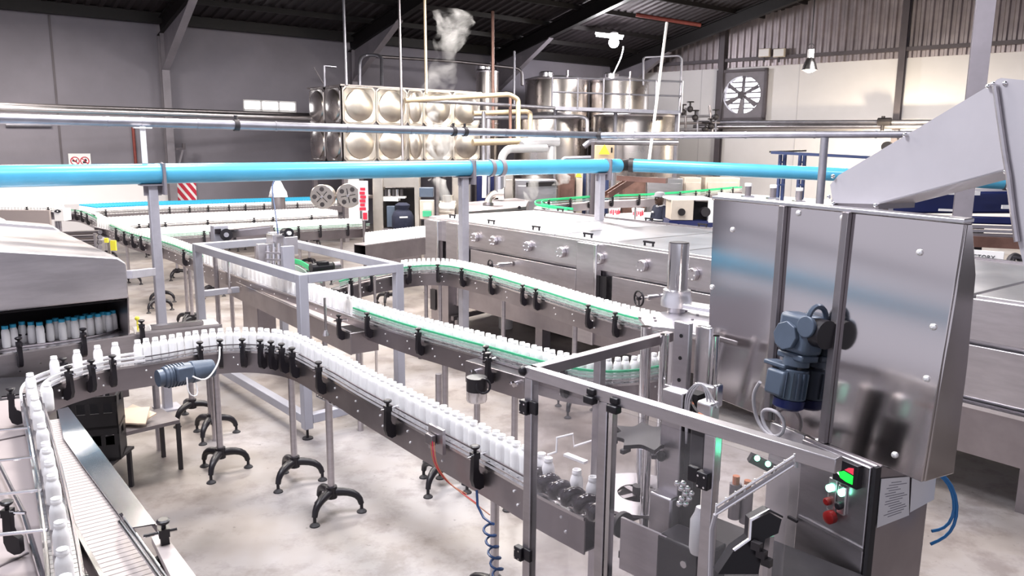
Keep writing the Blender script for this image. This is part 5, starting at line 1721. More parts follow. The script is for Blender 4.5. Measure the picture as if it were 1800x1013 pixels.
# gear motor at the bend of the front conveyor
gm = thing('gear_motor', 'blue grey gear motor slung under the bend of the front conveyor', 'motor', W(325, 665, 5.7))
c = W(322, 657, 5.7)
MB().cyl(c - ou * 0.14, c + ou * 0.06, 0.075, n=20).build('motor_body', 'motor_blue', gm, bevel=0.008)
for k in range(6):
    q = c - ou * (0.11 - k * 0.022)
    MB().cyl(q - ou * 0.004, q + ou * 0.004, 0.083, n=20).build('cooling_fin', 'motor_blue', gm)
MB().cyl(c + ou * 0.05, c + ou * 0.22, 0.082, r2=0.065, n=20).build('gear_case', 'motor_blue', gm, bevel=0.01)
MB().cyl(c - ou * 0.18, c - ou * 0.14, 0.06, n=18).build('fan_cover', 'motor_blue', gm)
MB().box(c - ou * 0.02 - on_ * 0.06 + Z * 0.02, (0.12, 0.09, 0.10), (ou, on_, Z)).build('terminal_box', 'motor_blue', gm, bevel=0.01)
MB().tube(smooth_path(catmull([c + ou * 0.02 - on_ * 0.11, c + ou * 0.10 - on_ * 0.14 - Z * 0.04, c + ou * 0.22 - on_ * 0.10 + Z * 0.06, c + ou * 0.26 - on_ * 0.04 + Z * 0.16], 0.03), 2), 0.006, n=6).build('white_cable', 'white_paint', gm)
MB().tube(smooth_path(catmull([c - ou * 0.02 - on_ * 0.11, c - ou * 0.02 - on_ * 0.13 - Z * 0.13, c + ou * 0.05 - on_ * 0.12 - Z * 0.15, c + ou * 0.04 - on_ * 0.11 - Z * 0.05], 0.03), 2), 0.005, n=6).build('white_cable', 'white_paint', gm)
# cable ladder under the front conveyor, with the teal tag and sensor cables
ct = thing('cable_tray', 'thin wire cable tray running below the front conveyor', 'tray', P(700, 780, 0.85))
ladder = [P(x, y, 0.86) for x, y in ((556, 697), (640, 742), (720, 790), (800, 835), (868, 870))]
lp = smooth_path(catmull(ladder, 0.06), 2)
lp2 = [q + V * 0.07 for q in lp]
MB().tube(lp, 0.005, n=6).build('wire', 'steel_bright', ct)
MB().tube(lp2, 0.005, n=6).build('wire', 'steel_bright', ct)
MB().tube([q + Z * 0.05 for q in lp2], 0.005, n=6).build('wire', 'steel_bright', ct)
for k in range(0, len(lp), 1):
    MB().tube([lp[k] + Z * 0.03, lp[k], lp2[k], lp2[k] + Z * 0.05], 0.003, n=5).build('rung', 'steel_bright', ct)
MB().tube([q + V * 0.035 + Z * 0.012 for q in lp], 0.012, n=8).build('cable_bundle', 'black_rubber', ct)
q = P(699, 771, 0.9)
tag(MB().box(q, (0.13, 0.07, 0.015), ((U + V * 0.15).normalized(), (V - U * 0.15).normalized(), Z)).build('teal_tag', 'teal_tag'), 'teal green tag lying on the wire cable tray', 'tag')
ss = thing('sensor_bracket', 'sensor bracket with red and orange wires on the front conveyor', 'sensor', P(765, 785, 0.95))
q = PV(768, 772, pa.at(sA(752, 701))[0] - V * 0.09, U)
MB().box(q, (0.14, 0.02, 0.14), (U, V, Z)).build('plate', 'steel', ss)
MB().box(q - V * 0.03 - U * 0.02, (0.07, 0.03, 0.06), (U, V, Z)).build('sensor', 'steel_dark', ss, bevel=0.006)
for k in range(3):
    o = Vector((0.01 * k, -0.01 * k, 0))
    MB().tube(smooth_path(catmull([q - V * 0.04 + o, q - V * 0.06 - Z * 0.10 + U * 0.05 + o, q - V * 0.02 - Z * 0.20 + U * 0.12 + o, q + U * (0.28 + 0.1 * k) - Z * (0.22 + 0.02 * k)], 0.03), 2), 0.003, n=5).build('wire', ('copper_wire', 'red_print', 'copper_wire')[k], ss)
bh = thing('sensor_cable', 'bundle of orange and red cables hanging below the front conveyor to the coil', 'cable', P(830, 860, 0.8))
for k in range(2):
    pts = [P(x, y + 5 * k, 0.85) for x, y in ((775, 795), (800, 830), (830, 848), (862, 866), (880, 880))]
    MB().tube(smooth_path(catmull(pts, 0.04), 2), 0.0035, n=5).build('cable', ('copper_wire', 'red_print')[k], bh)
# coiled air hose beside the enclosure post
cl = thing('coiled_hose', 'blue and black coiled air hose hanging beside the near conveyor leg', 'hose', P(862, 1000, 0.4))
q0 = W(838, 862, 4.0)
pts = [q0, W(836, 890, 4.0), W(848, 915, 3.95)]
base = W(858, 918, 3.9)
for k in range(60):
    a = k * 0.55
    pts.append(base + Vector((math.cos(a) * 0.03 + 0.001 * k, math.sin(a) * 0.03, -0.0052 * k - 0.012)))
MB().tube(smooth_path(pts, 1), 0.0065, n=6).build('coil', 'cable_navy', cl)
# ------------------------------------------------------------------ capping machine enclosure
RZ = 1.8
RA = P(935, 645, RZ); RB = P(1460, 800, RZ)
EU = (RB - RA).normalized(); EV = Vector((-EU.y, EU.x, 0))
AXE = (EU, EV, Z)
def EP(s, v, z):
    q = RA + EU * s + EV * v
    return Vector((q.x, q.y, z))
def sE(px, py=700, v=0.0):
    q = PV(px, py, RA + EV * v, EU)
    return (q - RA).dot(EU), q.z
enc = thing('guard_enclosure', 'steel framed guard enclosure with clear panels around the capping machine', 'enclosure', (RA.x, RA.y, 0))
s_end = sE(1462, 805)[0]
rw = 0.046
MB().box(EP((s_end) / 2, 0, RZ - rw / 2), (s_end + rw, rw, rw), AXE).build('front_rail', 'steel', enc, bevel=0.003)
bk = P(1150, 577, RZ)
vb_ = (bk - RA).dot(EV)
MB().box(EP(0, vb_ / 2, RZ - rw / 2), (rw, vb_, rw), AXE).build('end_rail', 'steel_plate', enc, bevel=0.003)
MB().ball(EP(-0.03, -0.02, RZ - 0.02), 0.022, n=12, k=8).build('corner_cap', 'black_plastic', enc)
q = EP(0, vb_ * 0.45, RZ - 0.02) - EU * 0.03
MB().ball(q, 0.012, n=8, k=6).build('bolt', 'chrome', enc)
s1, s2, s3 = sE(1066, 700)[0], sE(1252, 800)[0], sE(1392, 830)[0]
for s_, nm in ((0.0, 'corner_post'), (s1, 'post'), (s2, 'post')):
    MB().box(EP(s_, 0, RZ / 2 - rw / 2), (0.042, 0.042, RZ - rw), AXE).build(nm, 'steel', enc, bevel=0.003)
MB().box(EP(s1 + 0.035, 0, RZ / 2 - rw / 2), (0.018, 0.03, RZ - rw), AXE).build('door_stile', 'steel_bright', enc)
MB().box(EP(0, vb_ * 0.45, RZ / 2 - rw / 2), (0.04, 0.04, RZ - rw), AXE).build('post', 'steel', enc, bevel=0.003)
MB().box(EP(s_end / 2, 0, 0.12), (s_end, 0.04, 0.05), AXE).build('bottom_rail', 'steel_plate', enc)
for a, b in ((0.03, s1 - 0.03), (s1 + 0.05, s2 - 0.03), (s2 + 0.03, s3)):
    MB().box(EP((a + b) / 2, -0.012, 0.96), (b - a, 0.006, 1.55), AXE).build('clear_panel', 'acrylic', enc)
MB().box(EP(-0.012, vb_ * 0.5, 0.96), (0.006, vb_ * 0.9, 1.55), AXE).build('clear_panel', 'acrylic', enc)
def hinge(px, py, sg):
    s_, z_ = sE(px, py)
    h_ = MB().box(EP(s_, -0.03, z_), (0.045, 0.03, 0.06), AXE).box(EP(s_ + sg * 0.045, -0.024, z_ + 0.006), (0.04, 0.018, 0.055), AXE).build('hinge', 'black_plastic', enc, bevel=0.004)
    for dx in (-0.012, 0.012):
        for dz in (-0.018, 0.018):
            q = EP(s_ + dx, -0.046, z_ + dz)
            MB().cyl(q, q - EV * 0.004, 0.004, n=6).build('screw', 'chrome', h_)
hinge(932, 713, 1); hinge(922, 968, 1); hinge(1246, 840, -1)
for px, py in ((1047, 700), (1088, 716)):
    s_, z_ = sE(px, py)
    MB().box(EP(s_, -0.03, z_), (0.05, 0.035, 0.03), AXE).box(EP(s_, -0.02, z_ + 0.03), (0.04, 0.03, 0.025), AXE).build('door_catch', 'black_plastic', enc, bevel=0.006)

# ------------------------------------------------------------------ the machine inside
cm = thing('capping_machine', 'capping machine with star wheels, chrome columns and black feed worm behind the clear panels', 'machine', EP(0.6, 0.35, 0))
DK = 1.06
MB().box(EP(0.76, 0.46, DK / 2 - 0.05), (0.74, 0.50, DK - 0.12), AXE).build('base', 'black_rubber', cm, bevel=0.01)
MB().box(EP(0.74, 0.46, DK - 0.02), (0.80, 0.56, 0.03), AXE).build('deck', 'dark_iron', cm)
# lower star wheel guide disc
dc = P(1122, 872, DK + 0.07)
def star(c, r, n, depth, th, mt, nm, hub=0.06, cut=True):
    pts = []
    for i in range(n):
        a0 = 2 * math.pi * i / n
        for k in range(8):
            a = a0 + 2 * math.pi / n * k / 8
            d = depth * max(0.0, math.sin(math.pi * k / 8)) if cut else 0
            pts.append(c + Vector((math.cos(a), math.sin(a), 0)) * (r - d))
    return MB().prism(pts, (0, 0, th)).build(nm, mt, cm, angle=25)
MB().lathe([(0.095, 0), (0.225, 0), (0.225, 0.014), (0.095, 0.014)], dc, n=48, cap0=False, cap1=False).build('guide_disc', 'steel', cm)
for k in range(4):
    a = k * math.pi / 2 + 0.5
    MB().bar(dc + Z * 0.006, dc + Vector((math.cos(a), math.sin(a), 0)) * 0.09 + Z * 0.006, 0.03, 0.014).build('disc_arm', 'steel_dark', cm)
MB().cyl(dc - Z * 0.06, dc + Z * 0.05, 0.028, n=14).build('hub', 'dark_iron', cm)
star(dc - Z * 0.05, 0.16, 10, 0.035, 0.02, 'black_plastic', 'lower_star_wheel')
uc = P(1138, 772, 1.48)
star(uc, 0.165, 8, 0.05, 0.016, 'dark_iron', 'upper_star_wheel')
for k in range(8):
    a = k * math.pi / 4 + math.pi / 8 - 0.4
    q = uc + Vector((math.cos(a), math.sin(a), 0)) * 0.15 - Z * 0.01
    MB().box(q, (0.05, 0.022, 0.02), (Vector((math.cos(a), math.sin(a), 0)), Vector((-math.sin(a), math.cos(a), 0)), Z)).build('star_finger', 'black_plastic', cm, bevel=0.004)
MB().cyl(uc, Vector((uc.x, uc.y, DK)), 0.02, n=12).build('spindle', 'chrome', cm)
for px, y0, y1, D in ((1125, 790, 850, 3.55), (1160, 795, 860, 3.4)):
    MB().cyl(W(px, y0, D), W(px, y1, D), 0.014, n=12).build('guide_column', 'chrome', cm)
# chrome columns up to the turret plate
for px, y0, D, r in ((1137, 574, 3.95, 0.028), (1169, 588, 3.75, 0.022)):
    q = W(px, y0, D)
    MB().cyl((q.x, q.y, DK), q, r, n=20).build('column', 'chrome', cm)
tpz = 1.79
tpts = [P(x, y, tpz) for x, y in ((1122, 556), (1160, 549), (1196, 543), (1240, 546), (1275, 556), (1262, 600), (1236, 592), (1188, 577), (1135, 572))]
MB().prism(tpts, (0, 0, -0.02)).build('turret_plate', 'steel_lid', cm, bevel=0.003)
for px, py in ((1125, 560), (1150, 560), (1152, 565), (1206, 548), (1226, 555), (1217, 563)):
    q = P(px, py, tpz)
    MB().cyl(q, q + Z * 0.008, 0.008, n=8).build('bolt', 'steel_plate', cm)
q = W(1194, 427, 4.35)
qb = W(1190, 522, 4.35)
MB().cyl(q, Vector((q.x, q.y, qb.z)), 0.057, n=32).build('chrome_cylinder', 'chrome', cm)
MB().cyl(q, q + Z * 0.004, 0.052, n=32).build('cylinder_top', 'dark_iron', cm)
MB().lathe([(0.085, -0.06), (0.085, -0.02), (0.075, 0.0), (0.075, 0.03), (0.06, 0.035)], (q.x, q.y, qb.z), n=32).build('collar', 'steel_lid', cm)
MB().bar((q.x, q.y, qb.z - 0.05), Vector((q.x, q.y, qb.z - 0.05)) + EU * 0.25 + EV * 0.02, 0.10, 0.035).build('collar_arm', 'steel_lid', cm, bevel=0.01)
MB().cyl((q.x, q.y, DK), (q.x, q.y, qb.z - 0.05), 0.05, n=16).build('cylinder_base', 'steel', cm)
# head column with three holes
hc0 = W(1202, 566, 3.62)
hcb = W(1186, 690, 3.62)
AXH = (EU, EV, Z)
MB().box(Vector((hc0.x, hc0.y, (hc0.z + hcb.z) / 2)), (0.085, 0.03, hc0.z - hcb.z), AXH).build('hole_plate', 'steel', cm, bevel=0.005)
for k in range(3):
    z_ = hc0.z - (hc0.z - hcb.z) * (0.2 + 0.33 * k)
    c = Vector((hc0.x, hc0.y, z_)) - EV * 0.0155
    MB().cyl(c, c - EV * 0.002, 0.009, n=12).build('hole', 'dark_gap', cm)
MB().box(Vector((hc0.x, hc0.y, (hc0.z + hcb.z) / 2)) + EU * 0.08 + EV * 0.05, (0.08, 0.03, hc0.z - hcb.z - 0.03), AXH).build('back_plate', 'steel_bright', cm, bevel=0.006)
MB().cyl(Vector((hc0.x, hc0.y, DK)) + EU * 0.13 + EV * 0.06, Vector((hc0.x, hc0.y, hc0.z - 0.05)) + EU * 0.13 + EV * 0.06, 0.02, n=14).build('guide_bar', 'chrome', cm)
MB().box(Vector((hc0.x, hc0.y, hcb.z - 0.035)) + EU * 0.01, (0.17, 0.05, 0.09), AXH).build('clamp_block', 'steel', cm, bevel=0.006)
q = W(1240, 690, 3.35)
MB().box(q, (0.10, 0.03, 0.07), AXH).box(q + EU * 0.06 + Z * 0.0, (0.02, 0.05, 0.10), AXH).build('sensor_arm', 'steel_bright', cm, bevel=0.006)
for k in range(2):
    MB().tube(smooth_path(catmull(Wp([(1213, 694, 3.2), (1216, 708, 3.1), (1224, 722, 3.0), (1236, 733, 2.95), (1252 + 14 * k, 736 + 6 * k, 2.9)]), 0.03), 2), 0.005, n=5).build('wire', ('copper_wire', 'black_rubber')[k], cm)
# inner upright body behind the middle panel
q = W(1185, 780, 3.25)
MB().box(Vector((q.x, q.y, 1.42)), (0.10, 0.06, 0.62), AXH).build('inner_column', 'steel', cm, bevel=0.006)
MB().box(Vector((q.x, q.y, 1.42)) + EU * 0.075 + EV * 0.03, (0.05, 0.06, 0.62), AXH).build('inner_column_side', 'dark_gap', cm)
MB().box(Vector((q.x, q.y, 1.20)) - EV * 0.05 - EU * 0.0, (0.11, 0.06, 0.20), AXH).build('lower_block', 'steel', cm, bevel=0.008)
MB().ball(Vector((q.x, q.y, 1.45)) - EV * 0.045 - EU * 0.03, 0.022, n=8, k=6).build('adjuster_knob', 'black_plastic', cm)
q = W(1240, 800, 3.1)
MB().box(q, (0.10, 0.08, 0.22), AXH).build('motor_block', 'dark_iron', cm, bevel=0.01)
MB().box(q + Z * 0.17, (0.07, 0.06, 0.10), AXH).build('valve_island', 'steel_lid', cm, bevel=0.01)
for k in range(3):
    MB().tube(smooth_path(catmull([q + Z * 0.2 + EU * 0.02 * k, q + Z * 0.28 - EU * 0.03, q + Z * 0.22 - EU * (0.08 + 0.01 * k), q + Z * 0.02 - EU * 0.09], 0.02), 1), 0.004, n=5).build('air_line', 'cable_grey', cm)
# feed worm
wa_, wb2 = P(940, 838, DK + 0.09), P(1062, 905, DK + 0.09)
wd_ = (wb2 - wa_).normalized()
wx = wd_.cross(Z).normalized(); wy = wx.cross(wd_)
L_ = (wb2 - wa_).length
pts = []
for i in range(121):
    t = i / 120
    a = t * 2 * math.pi * (L_ / 0.088)
    pts.append(wa_ + wd_ * (L_ * t) + (wx * math.cos(a) + wy * math.sin(a)) * 0.030)
MB().tube(pts, 0.026, n=10).build('feed_worm', 'worm_black', cm, angle=80)
MB().cyl(wa_ - wd_ * 0.03, wb2 + wd_ * 0.02, 0.030, n=16).build('worm_core', 'worm_black', cm)
MB().cyl(wb2, wb2 + wd_ * 0.10, 0.012, n=12).build('worm_shaft', 'steel_bright', cm)
c = wb2 + wd_ * 0.10
MB().cyl(c, c + wd_ * 0.02, 0.055, n=20).build('end_bearing', 'dark_iron', cm)
fpb = PV(1130, 972, RA + EV * 0.14, EU)
MB().box(fpb, (0.22, 0.012, 0.22), AXH).build('front_plate', 'steel', cm)
MB().box(fpb + EU * 0.18 - Z * 0.02 + EV * 0.06, (0.22, 0.14, 0.26), AXH).build('drive_box', 'black_plastic', cm, bevel=0.01)
MB().cyl(fpb + EU * 0.22 - EV * 0.03 + Z * 0.06, fpb + EU * 0.22 - EV * 0.05 + Z * 0.06, 0.014, n=10).build('drive_bolt', 'chrome', cm)
# sensor tower with bent white wire beside the worm
q = P(1005, 822, DK + 0.22)
MB().box(W(1012, 806, 3.75), (0.13, 0.03, 0.012), AXH).build('sensor_shelf', 'white_paint', cm)
MB().cyl(W(1050, 770, 3.7), W(1050, 880, 3.7), 0.012, n=8).build('sensor_post', 'steel_bright', cm)
MB().box(W(1052, 778, 3.68), (0.03, 0.03, 0.09), AXH).build('sensor', 'copper_wire', cm)
MB().tube(Wp([(962, 800, 3.75), (978, 795, 3.75), (979, 770, 3.75), (1007, 763, 3.75), (1009, 785, 3.75), (1050, 772, 3.72)]), 0.005, n=6).build('bent_wire', 'white_paint', cm)
# reject chute and hose parts at the near side, behind the third panel
q = W(1230, 925, 2.75)
MB().lathe([(0.028, -0.10), (0.034, -0.08), (0.034, 0.02), (0.02, 0.05), (0.016, 0.07)], q, n=14).build('white_nozzle', 'white_lagging', cm)
mb = MB()
for k in range(10):
    mb.ball(W(1190 + 7 * (k % 4) + 4 * (k // 4), 850 + 9 * (k % 5), 2.95), 0.012, n=8, k=6)
mb.build('nuts', 'chrome', cm, kind='stuff')
# angled clear chute with dark outlet by the cabinet
oc = thing('cap_outlet', 'bent clear plastic cap outlet with a dark opening beside the control cabinet', 'chute', W(1330, 960, 2.45))
pl = Wp([(1262, 1010, 2.45), (1290, 968, 2.45), (1318, 948, 2.45), (1320, 915, 2.45), (1352, 898, 2.45), (1375, 910, 2.45), (1368, 938, 2.45), (1345, 948, 2.45), (1333, 1010, 2.45)])
MB().prism(pl, CF * 0.06).build('dark_block', 'black_plastic', oc)
MB().tube(pl[1:6], 0.006, n=6).build('bright_edge', 'steel_bright', oc)
for k in range(3):
    MB().box(W(1330 + 9 * k, 960 + 14 * k, 2.43), (0.03, 0.02, 0.025), AXH).build('fitting', 'dark_iron', oc)
MB().cyl(W(1350, 940, 2.5), Vector((W(1350, 940, 2.5).x, W(1350, 940, 2.5).y, 0)), 0.02, n=8).build('stand', 'steel', oc)
# green indicator lamps on the machine
il = thing('indicator_lamps', 'pair of small glowing green lamps above the cap outlet', 'lamp', W(1340, 812, 2.75))
for px, py in ((1331, 806), (1350, 816)):
    MB().ball(W(px, py, 2.75), 0.010, n=10, k=8).build('lamp', 'lamp_green', il)
MB().bar(W(1318, 804, 2.8), W(1362, 826, 2.8), 0.03, 0.03).build('bar', 'dark_iron', il)
gl = bpy.data.lights.new('indicator_light', 'POINT'); gl.energy = 0.12; gl.color = (0.1, 1, 0.5); gl.shadow_soft_size = 0.02
go = bpy.data.objects.new('indicator_light', gl); COL.objects.link(go); go.parent = il; go.location = (0, -0.04, 0.02)
for k, (px, py) in enumerate(((1293, 860), (1313, 868))):
    q = W(px, py, 2.85)
    MB().cyl(q - Z * 0.11, q + Z * 0.02, 0.022, n=12).build('regulator', 'steel_dark', il)
    MB().cyl(q + Z * 0.02, q + Z * 0.05, 0.013, n=10).build('regulator_knob', 'copper_wire', il)

# ------------------------------------------------------------------ big stainless cabinet with the gear motor
K = [P(1240, 692, 1.5), P(1622, 849, 1.5), P(1697, 394, 2.44), P(1253, 350, 2.44)]      # bottom left, bottom right, top right, top left
KN = (K[1] - K[0]).cross(K[3] - K[0]).normalized()
d_ = ray(1697, 394)
K[2] = CAM + d_ * ((K[0] - CAM).dot(KN) / d_.dot(KN))
if KN.dot(CAM - K[0]) < 0:
    KN = -KN
KU = (K[1] - K[0]).normalized()
def KP(px, py, off=0.0):
    d = ray(px, py)
    t = (K[0] + KN * off - CAM).dot(KN) / d.dot(KN)
    return CAM + d * t
cab = thing('drive_cabinet', 'large brushed stainless cabinet in three panels with a gear motor on its face', 'cabinet', (K[0] + K[1]) / 2)
KB = -Vector((KN.x, KN.y, 0)).normalized()
def kq(a, b):   # position on the face: a across, b up
    return (K[0].lerp(K[1], a)).lerp(K[3].lerp(K[2], a), b)
def across(px, b=1.0):
    lo, hi = 0.0, 1.0
    for _ in range(40):
        m_ = (lo + hi) / 2
        if proj(kq(m_, b))[0] < px:
            lo = m_
        else:
            hi = m_
    return lo
def KS(px, py):
    a, b = 0.5, 0.5
    for _ in range(30):
        x, y = proj(kq(a, b))
        xa, ya = proj(kq(a + 0.01, b)); xb, yb = proj(kq(a, b + 0.01))
        j11, j12, j21, j22 = (xa - x) * 100, (xb - x) * 100, (ya - y) * 100, (yb - y) * 100
        det = j11 * j22 - j12 * j21
        ex_, ey_ = px - x, py - y
        a += (ex_ * j22 - ey_ * j12) / det * 0.8
        b += (ey_ * j11 - ex_ * j21) / det * 0.8
    return kq(a, b)
aa = [0.0, across(1376), across(1488), 1.0]
ab_ = [0.0, across(1348, 0.0), across(1445, 0.0), 1.0]
def kc(i, b):
    f0 = aa[i] * b + ab_[i] * (1 - b)
    return kq(f0, b)
side = [(0.17, 0.0), (0.14, 0.45), (0.10, 0.80), (0.03, 1.0)]
vs = []
prof = [(0.0, 0.0), (0.0, 1.0)] + [(d, b) for d, b in reversed(side)]
mb = MB()
left_ = [kq(0, b) + KB * (d + 0.012) for d, b in prof]
right_ = [kq(1, b) + KB * (d + 0.012) for d, b in prof]
n = len(prof)
mb.add(left_ + right_, [tuple(range(n)), tuple(range(n, 2 * n))[::-1]] + [(i, (i + 1) % n, n + (i + 1) % n, n + i) for i in range(n)])
mb.build('casing', 'steel_brushed', cab, bevel=0.004)
for i in range(3):
    g = 0.004
    p = [kc(i, 0) + KU * g, kc(i + 1, 0) - KU * g, kc(i + 1, 1) - KU * g, kc(i, 1) + KU * g]
    MB().prism(p, KB * 0.014).build('front_panel', 'steel_brushed', cab, bevel=0.003)
for i in (1, 2):
    b0, b1 = kc(i, 0.0), kc(i, 1)
    p = [b0 - KU * 0.004, b0 + KU * 0.03, b1 + KU * 0.03, b1 - KU * 0.004]
    MB().prism([q + KN * 0.022 for q in p], -KN * 0.022).build('folded_rib', 'steel_dark', cab, bevel=0.003)
MB().prism([kq(0, 1) + KN * 0.008, kq(1, 1) + KN * 0.008, kq(1, 1) + KB * 0.05 + Z * 0.004, kq(0, 1) + KB * 0.05 + Z * 0.004], Z * 0.016).build('top_lip', 'steel_lid', cab, bevel=0.003)
for px, py in ((1288, 404), (1404, 375), (1482, 383), (1617, 444), (1641, 575), (1629, 666), (1573, 800), (1437, 776), (1363, 752), (1252, 505), (1246, 576), (1242, 615), (1239, 672)):
    q = KS(px, py)
    MB().lathe([(0.013, 0), (0.012, 0.006), (0.005, 0.011)], q, n=10, ax=KN).build('bolt', 'bolt_zinc', cab)
# gear motor on the face: upper right-angle gear unit, lower motor with terminal box
gmo = thing('gear_motor', 'blue grey right-angle gear motor bolted to the face of the stainless cabinet', 'motor', KP(1390, 715, 0.05))
KV = KN.cross(KU).normalized()
if KV.z < 0:
    KV = -KV
AXK = (KU, KN, KV)
def KB_(px, py, off, size, nm, mt='motor_blue', bv=0.012):
    return MB().box(KP(px, py, off), size, AXK).build(nm, mt, gmo, bevel=bv)
KB_(1408, 586, 0.06, (0.165, 0.11, 0.165), 'gear_housing', bv=0.02)
q = KP(1385, 590, 0.115)
MB().cyl(q, q + KN * 0.022, 0.062, n=8).build('cover_plate', 'motor_blue', gmo, bevel=0.004)
q = KP(1421, 575, 0.11)
MB().cyl(q, q + KN * 0.02, 0.045, n=20).build('bearing_boss', 'motor_blue', gmo, bevel=0.004)
MB().cyl(KP(1437, 585, 0.06), KP(1437, 585, 0.06) + KU * 0.05, 0.06, n=18).build('side_opening', 'black_plastic', gmo)
for dy in (560, 612):
    MB().torus(KP(1436, dy, 0.065), KU, 0.05, 0.012, n=18, k=6).build('side_ring', 'motor_blue', gmo) if dy == 560 else None
KB_(1402, 626, 0.055, (0.14, 0.10, 0.03), 'flange', bv=0.008)
q = KP(1400, 634, 0.055)
MB().cyl(q + KV * 0.02, q - KV * 0.02, 0.055, n=24).build('neck', 'motor_blue', gmo)
q = KP(1392, 672, 0.06)
MB().cyl(q + KV * 0.06, q - KV * 0.07, 0.062, n=28).build('motor_body', 'motor_blue', gmo, bevel=0.004)
for k in range(10):
    a = math.pi * (k / 9) - 0.2
    e = KU * math.cos(a) + KN * math.sin(a)
    MB().box(q + e * 0.066 - KV * 0.005, (0.012, 0.005, 0.11), (e, e.cross(KV), KV)).build('cooling_fin', 'motor_blue', gmo)
MB().lathe([(0.05, -0.115), (0.064, -0.105), (0.066, -0.07)], q, n=28, ax=KV).build('fan_cover', 'navy', gmo)
KB_(1370, 672, 0.105, (0.10, 0.07, 0.11), 'terminal_box', bv=0.012)
KB_(1372, 640, 0.09, (0.12, 0.08, 0.02), 'box_lid', bv=0.006)
cbp = smooth_path(catmull([KP(1336, 672, 0.10), KP(1325, 690, 0.09), KP(1326, 720, 0.07), KP(1334, 745, 0.05), KP(1355, 768, 0.05), KP(1378, 764, 0.05), KP(1380, 740, 0.05), KP(1362, 722, 0.06), KP(1338, 722, 0.05), KP(1345, 752, 0.045), KP(1372, 778, 0.045), KP(1398, 800, 0.04), KP(1400, 822, 0.03)], 0.02), 3)
tag(MB().tube(cbp, 0.008, n=8).build('motor_cable', 'cable_grey'), 'grey looped motor cable hanging on the face of the cabinet', 'cable')
# flexible cable duct from the cable down to the enclosure post
fd = thing('cable_ladder', 'short slanting cable ladder in front of the enclosure panel', 'tray', W(1330, 860, 2.4))
l0, l1 = W(1395, 818, 2.35), W(1258, 905, 2.42)
for o in (0.0, 0.028):
    MB().tube([l0 + Z * o, l1 + Z * o], 0.005, n=8).build('side_rail', 'steel_bright', fd)
for k in range(9):
    q = l0.lerp(l1, k / 8)
    MB().cyl(q - Z * 0.006, q + Z * 0.036, 0.003, n=6).build('rung', 'white_paint', fd)
MB().tube([l1, l1 - Z * 0.05 - EU * 0.01, l1 - Z * 0.4], 0.008, n=8).build('drop_cable', 'cable_grey', fd)
MB().tube([l0.lerp(l1, k / 8) + Z * 0.010 for k in range(9)], 0.005, n=8).build('cable_core', 'cable_grey', fd)
# ------------------------------------------------------------------ control cabinet
CU_ = Vector((KU.x, KU.y, 0)).normalized(); CV_ = KB
c0_ = Vector((K[0].x, K[0].y, 0)) - KB * 0.03
AXC = (CU_, CV_, Z)
def sK(px, py=850):
    return (PV(px, py, c0_, CU_) - c0_).dot(CU_)
def CC(s_, v, z):
    q = c0_ + CU_ * s_ + CV_ * v
    return Vector((q.x, q.y, z))
ka, kb = sK(1404), sK(1540)
CZ = 1.50
cc_ = thing('control_cabinet', 'stainless control cabinet with a small screen, green lamps and red buttons', 'cabinet', CC((ka + kb) / 2, 0.2, 0))
MB().box(CC((ka + kb) / 2, 0.17, CZ / 2), (kb - ka, 0.32, CZ), AXC).build('body', 'steel_plate', cc_, bevel=0.006)
MB().box(CC((ka + kb) / 2 - 0.01, 0.004, CZ / 2 + 0.02), (kb - ka - 0.03, 0.02, CZ - 0.06), AXC).build('door', 'steel', cc_, bevel=0.004)
MB().box(CC(kb - 0.006, 0.006, CZ / 2), (0.016, 0.03, CZ), AXC).build('door_seal', 'black_rubber', cc_)
q = PV(1470, 940, c0_, CU_)
MB().box(CC((ka + kb) / 2, -0.008, q.z), (kb - ka - 0.04, 0.008, 0.012), AXC).build('door_crease', 'steel_bright', cc_)
MB().box(CC(ka - 0.10, 0.03, CZ / 2), (0.19, 0.03, CZ), AXC).build('side_panel', 'steel_lid', cc_, bevel=0.004)
def CP(px, py, off=-0.008):
    return PV(px, py, c0_ + CV_ * off, CU_)
EUo, EVo = EU, EV
EU, EV = CU_, CV_
AXE = AXC
q = CP(1490, 831, -0.02)
scr = MB().box(q, (0.115, 0.03, 0.095), AXE).build('screen_housing', 'black_plastic', cc_, bevel=0.003)
q2 = q - EV * 0.0158
def SQ(x, z):
    return q2 + EU * (x * 1.3) + Z * (z * 1.3)
MB().prism([SQ(0.008, -0.025), SQ(0.03, -0.025), SQ(0.03, 0.002), SQ(-0.004, 0.006), SQ(-0.026, -0.006), SQ(-0.014, -0.02)], -EV * 0.001).build('green_area', 'screen_green', scr)
MB().prism([SQ(-0.002, 0.010), SQ(0.03, 0.006), SQ(0.03, 0.027), SQ(0.012, 0.022)], -EV * 0.001).build('red_area', 'screen_red', scr)
MB().prism([SQ(-0.03, -0.008), SQ(-0.022, -0.004), SQ(-0.018, -0.014)], -EV * 0.0012).build('white_arrow', 'screen_pale', scr)
q = CP(1470, 873, -0.012)
MB().box(q - EU * 0.018, (0.040, 0.012, 0.14), AXE).build('button_plate', 'steel_lid', cc_, bevel=0.004)
MB().box(q + EU * 0.028 - Z * 0.003, (0.040, 0.012, 0.12), AXE).build('button_plate', 'steel_lid', cc_, bevel=0.004)
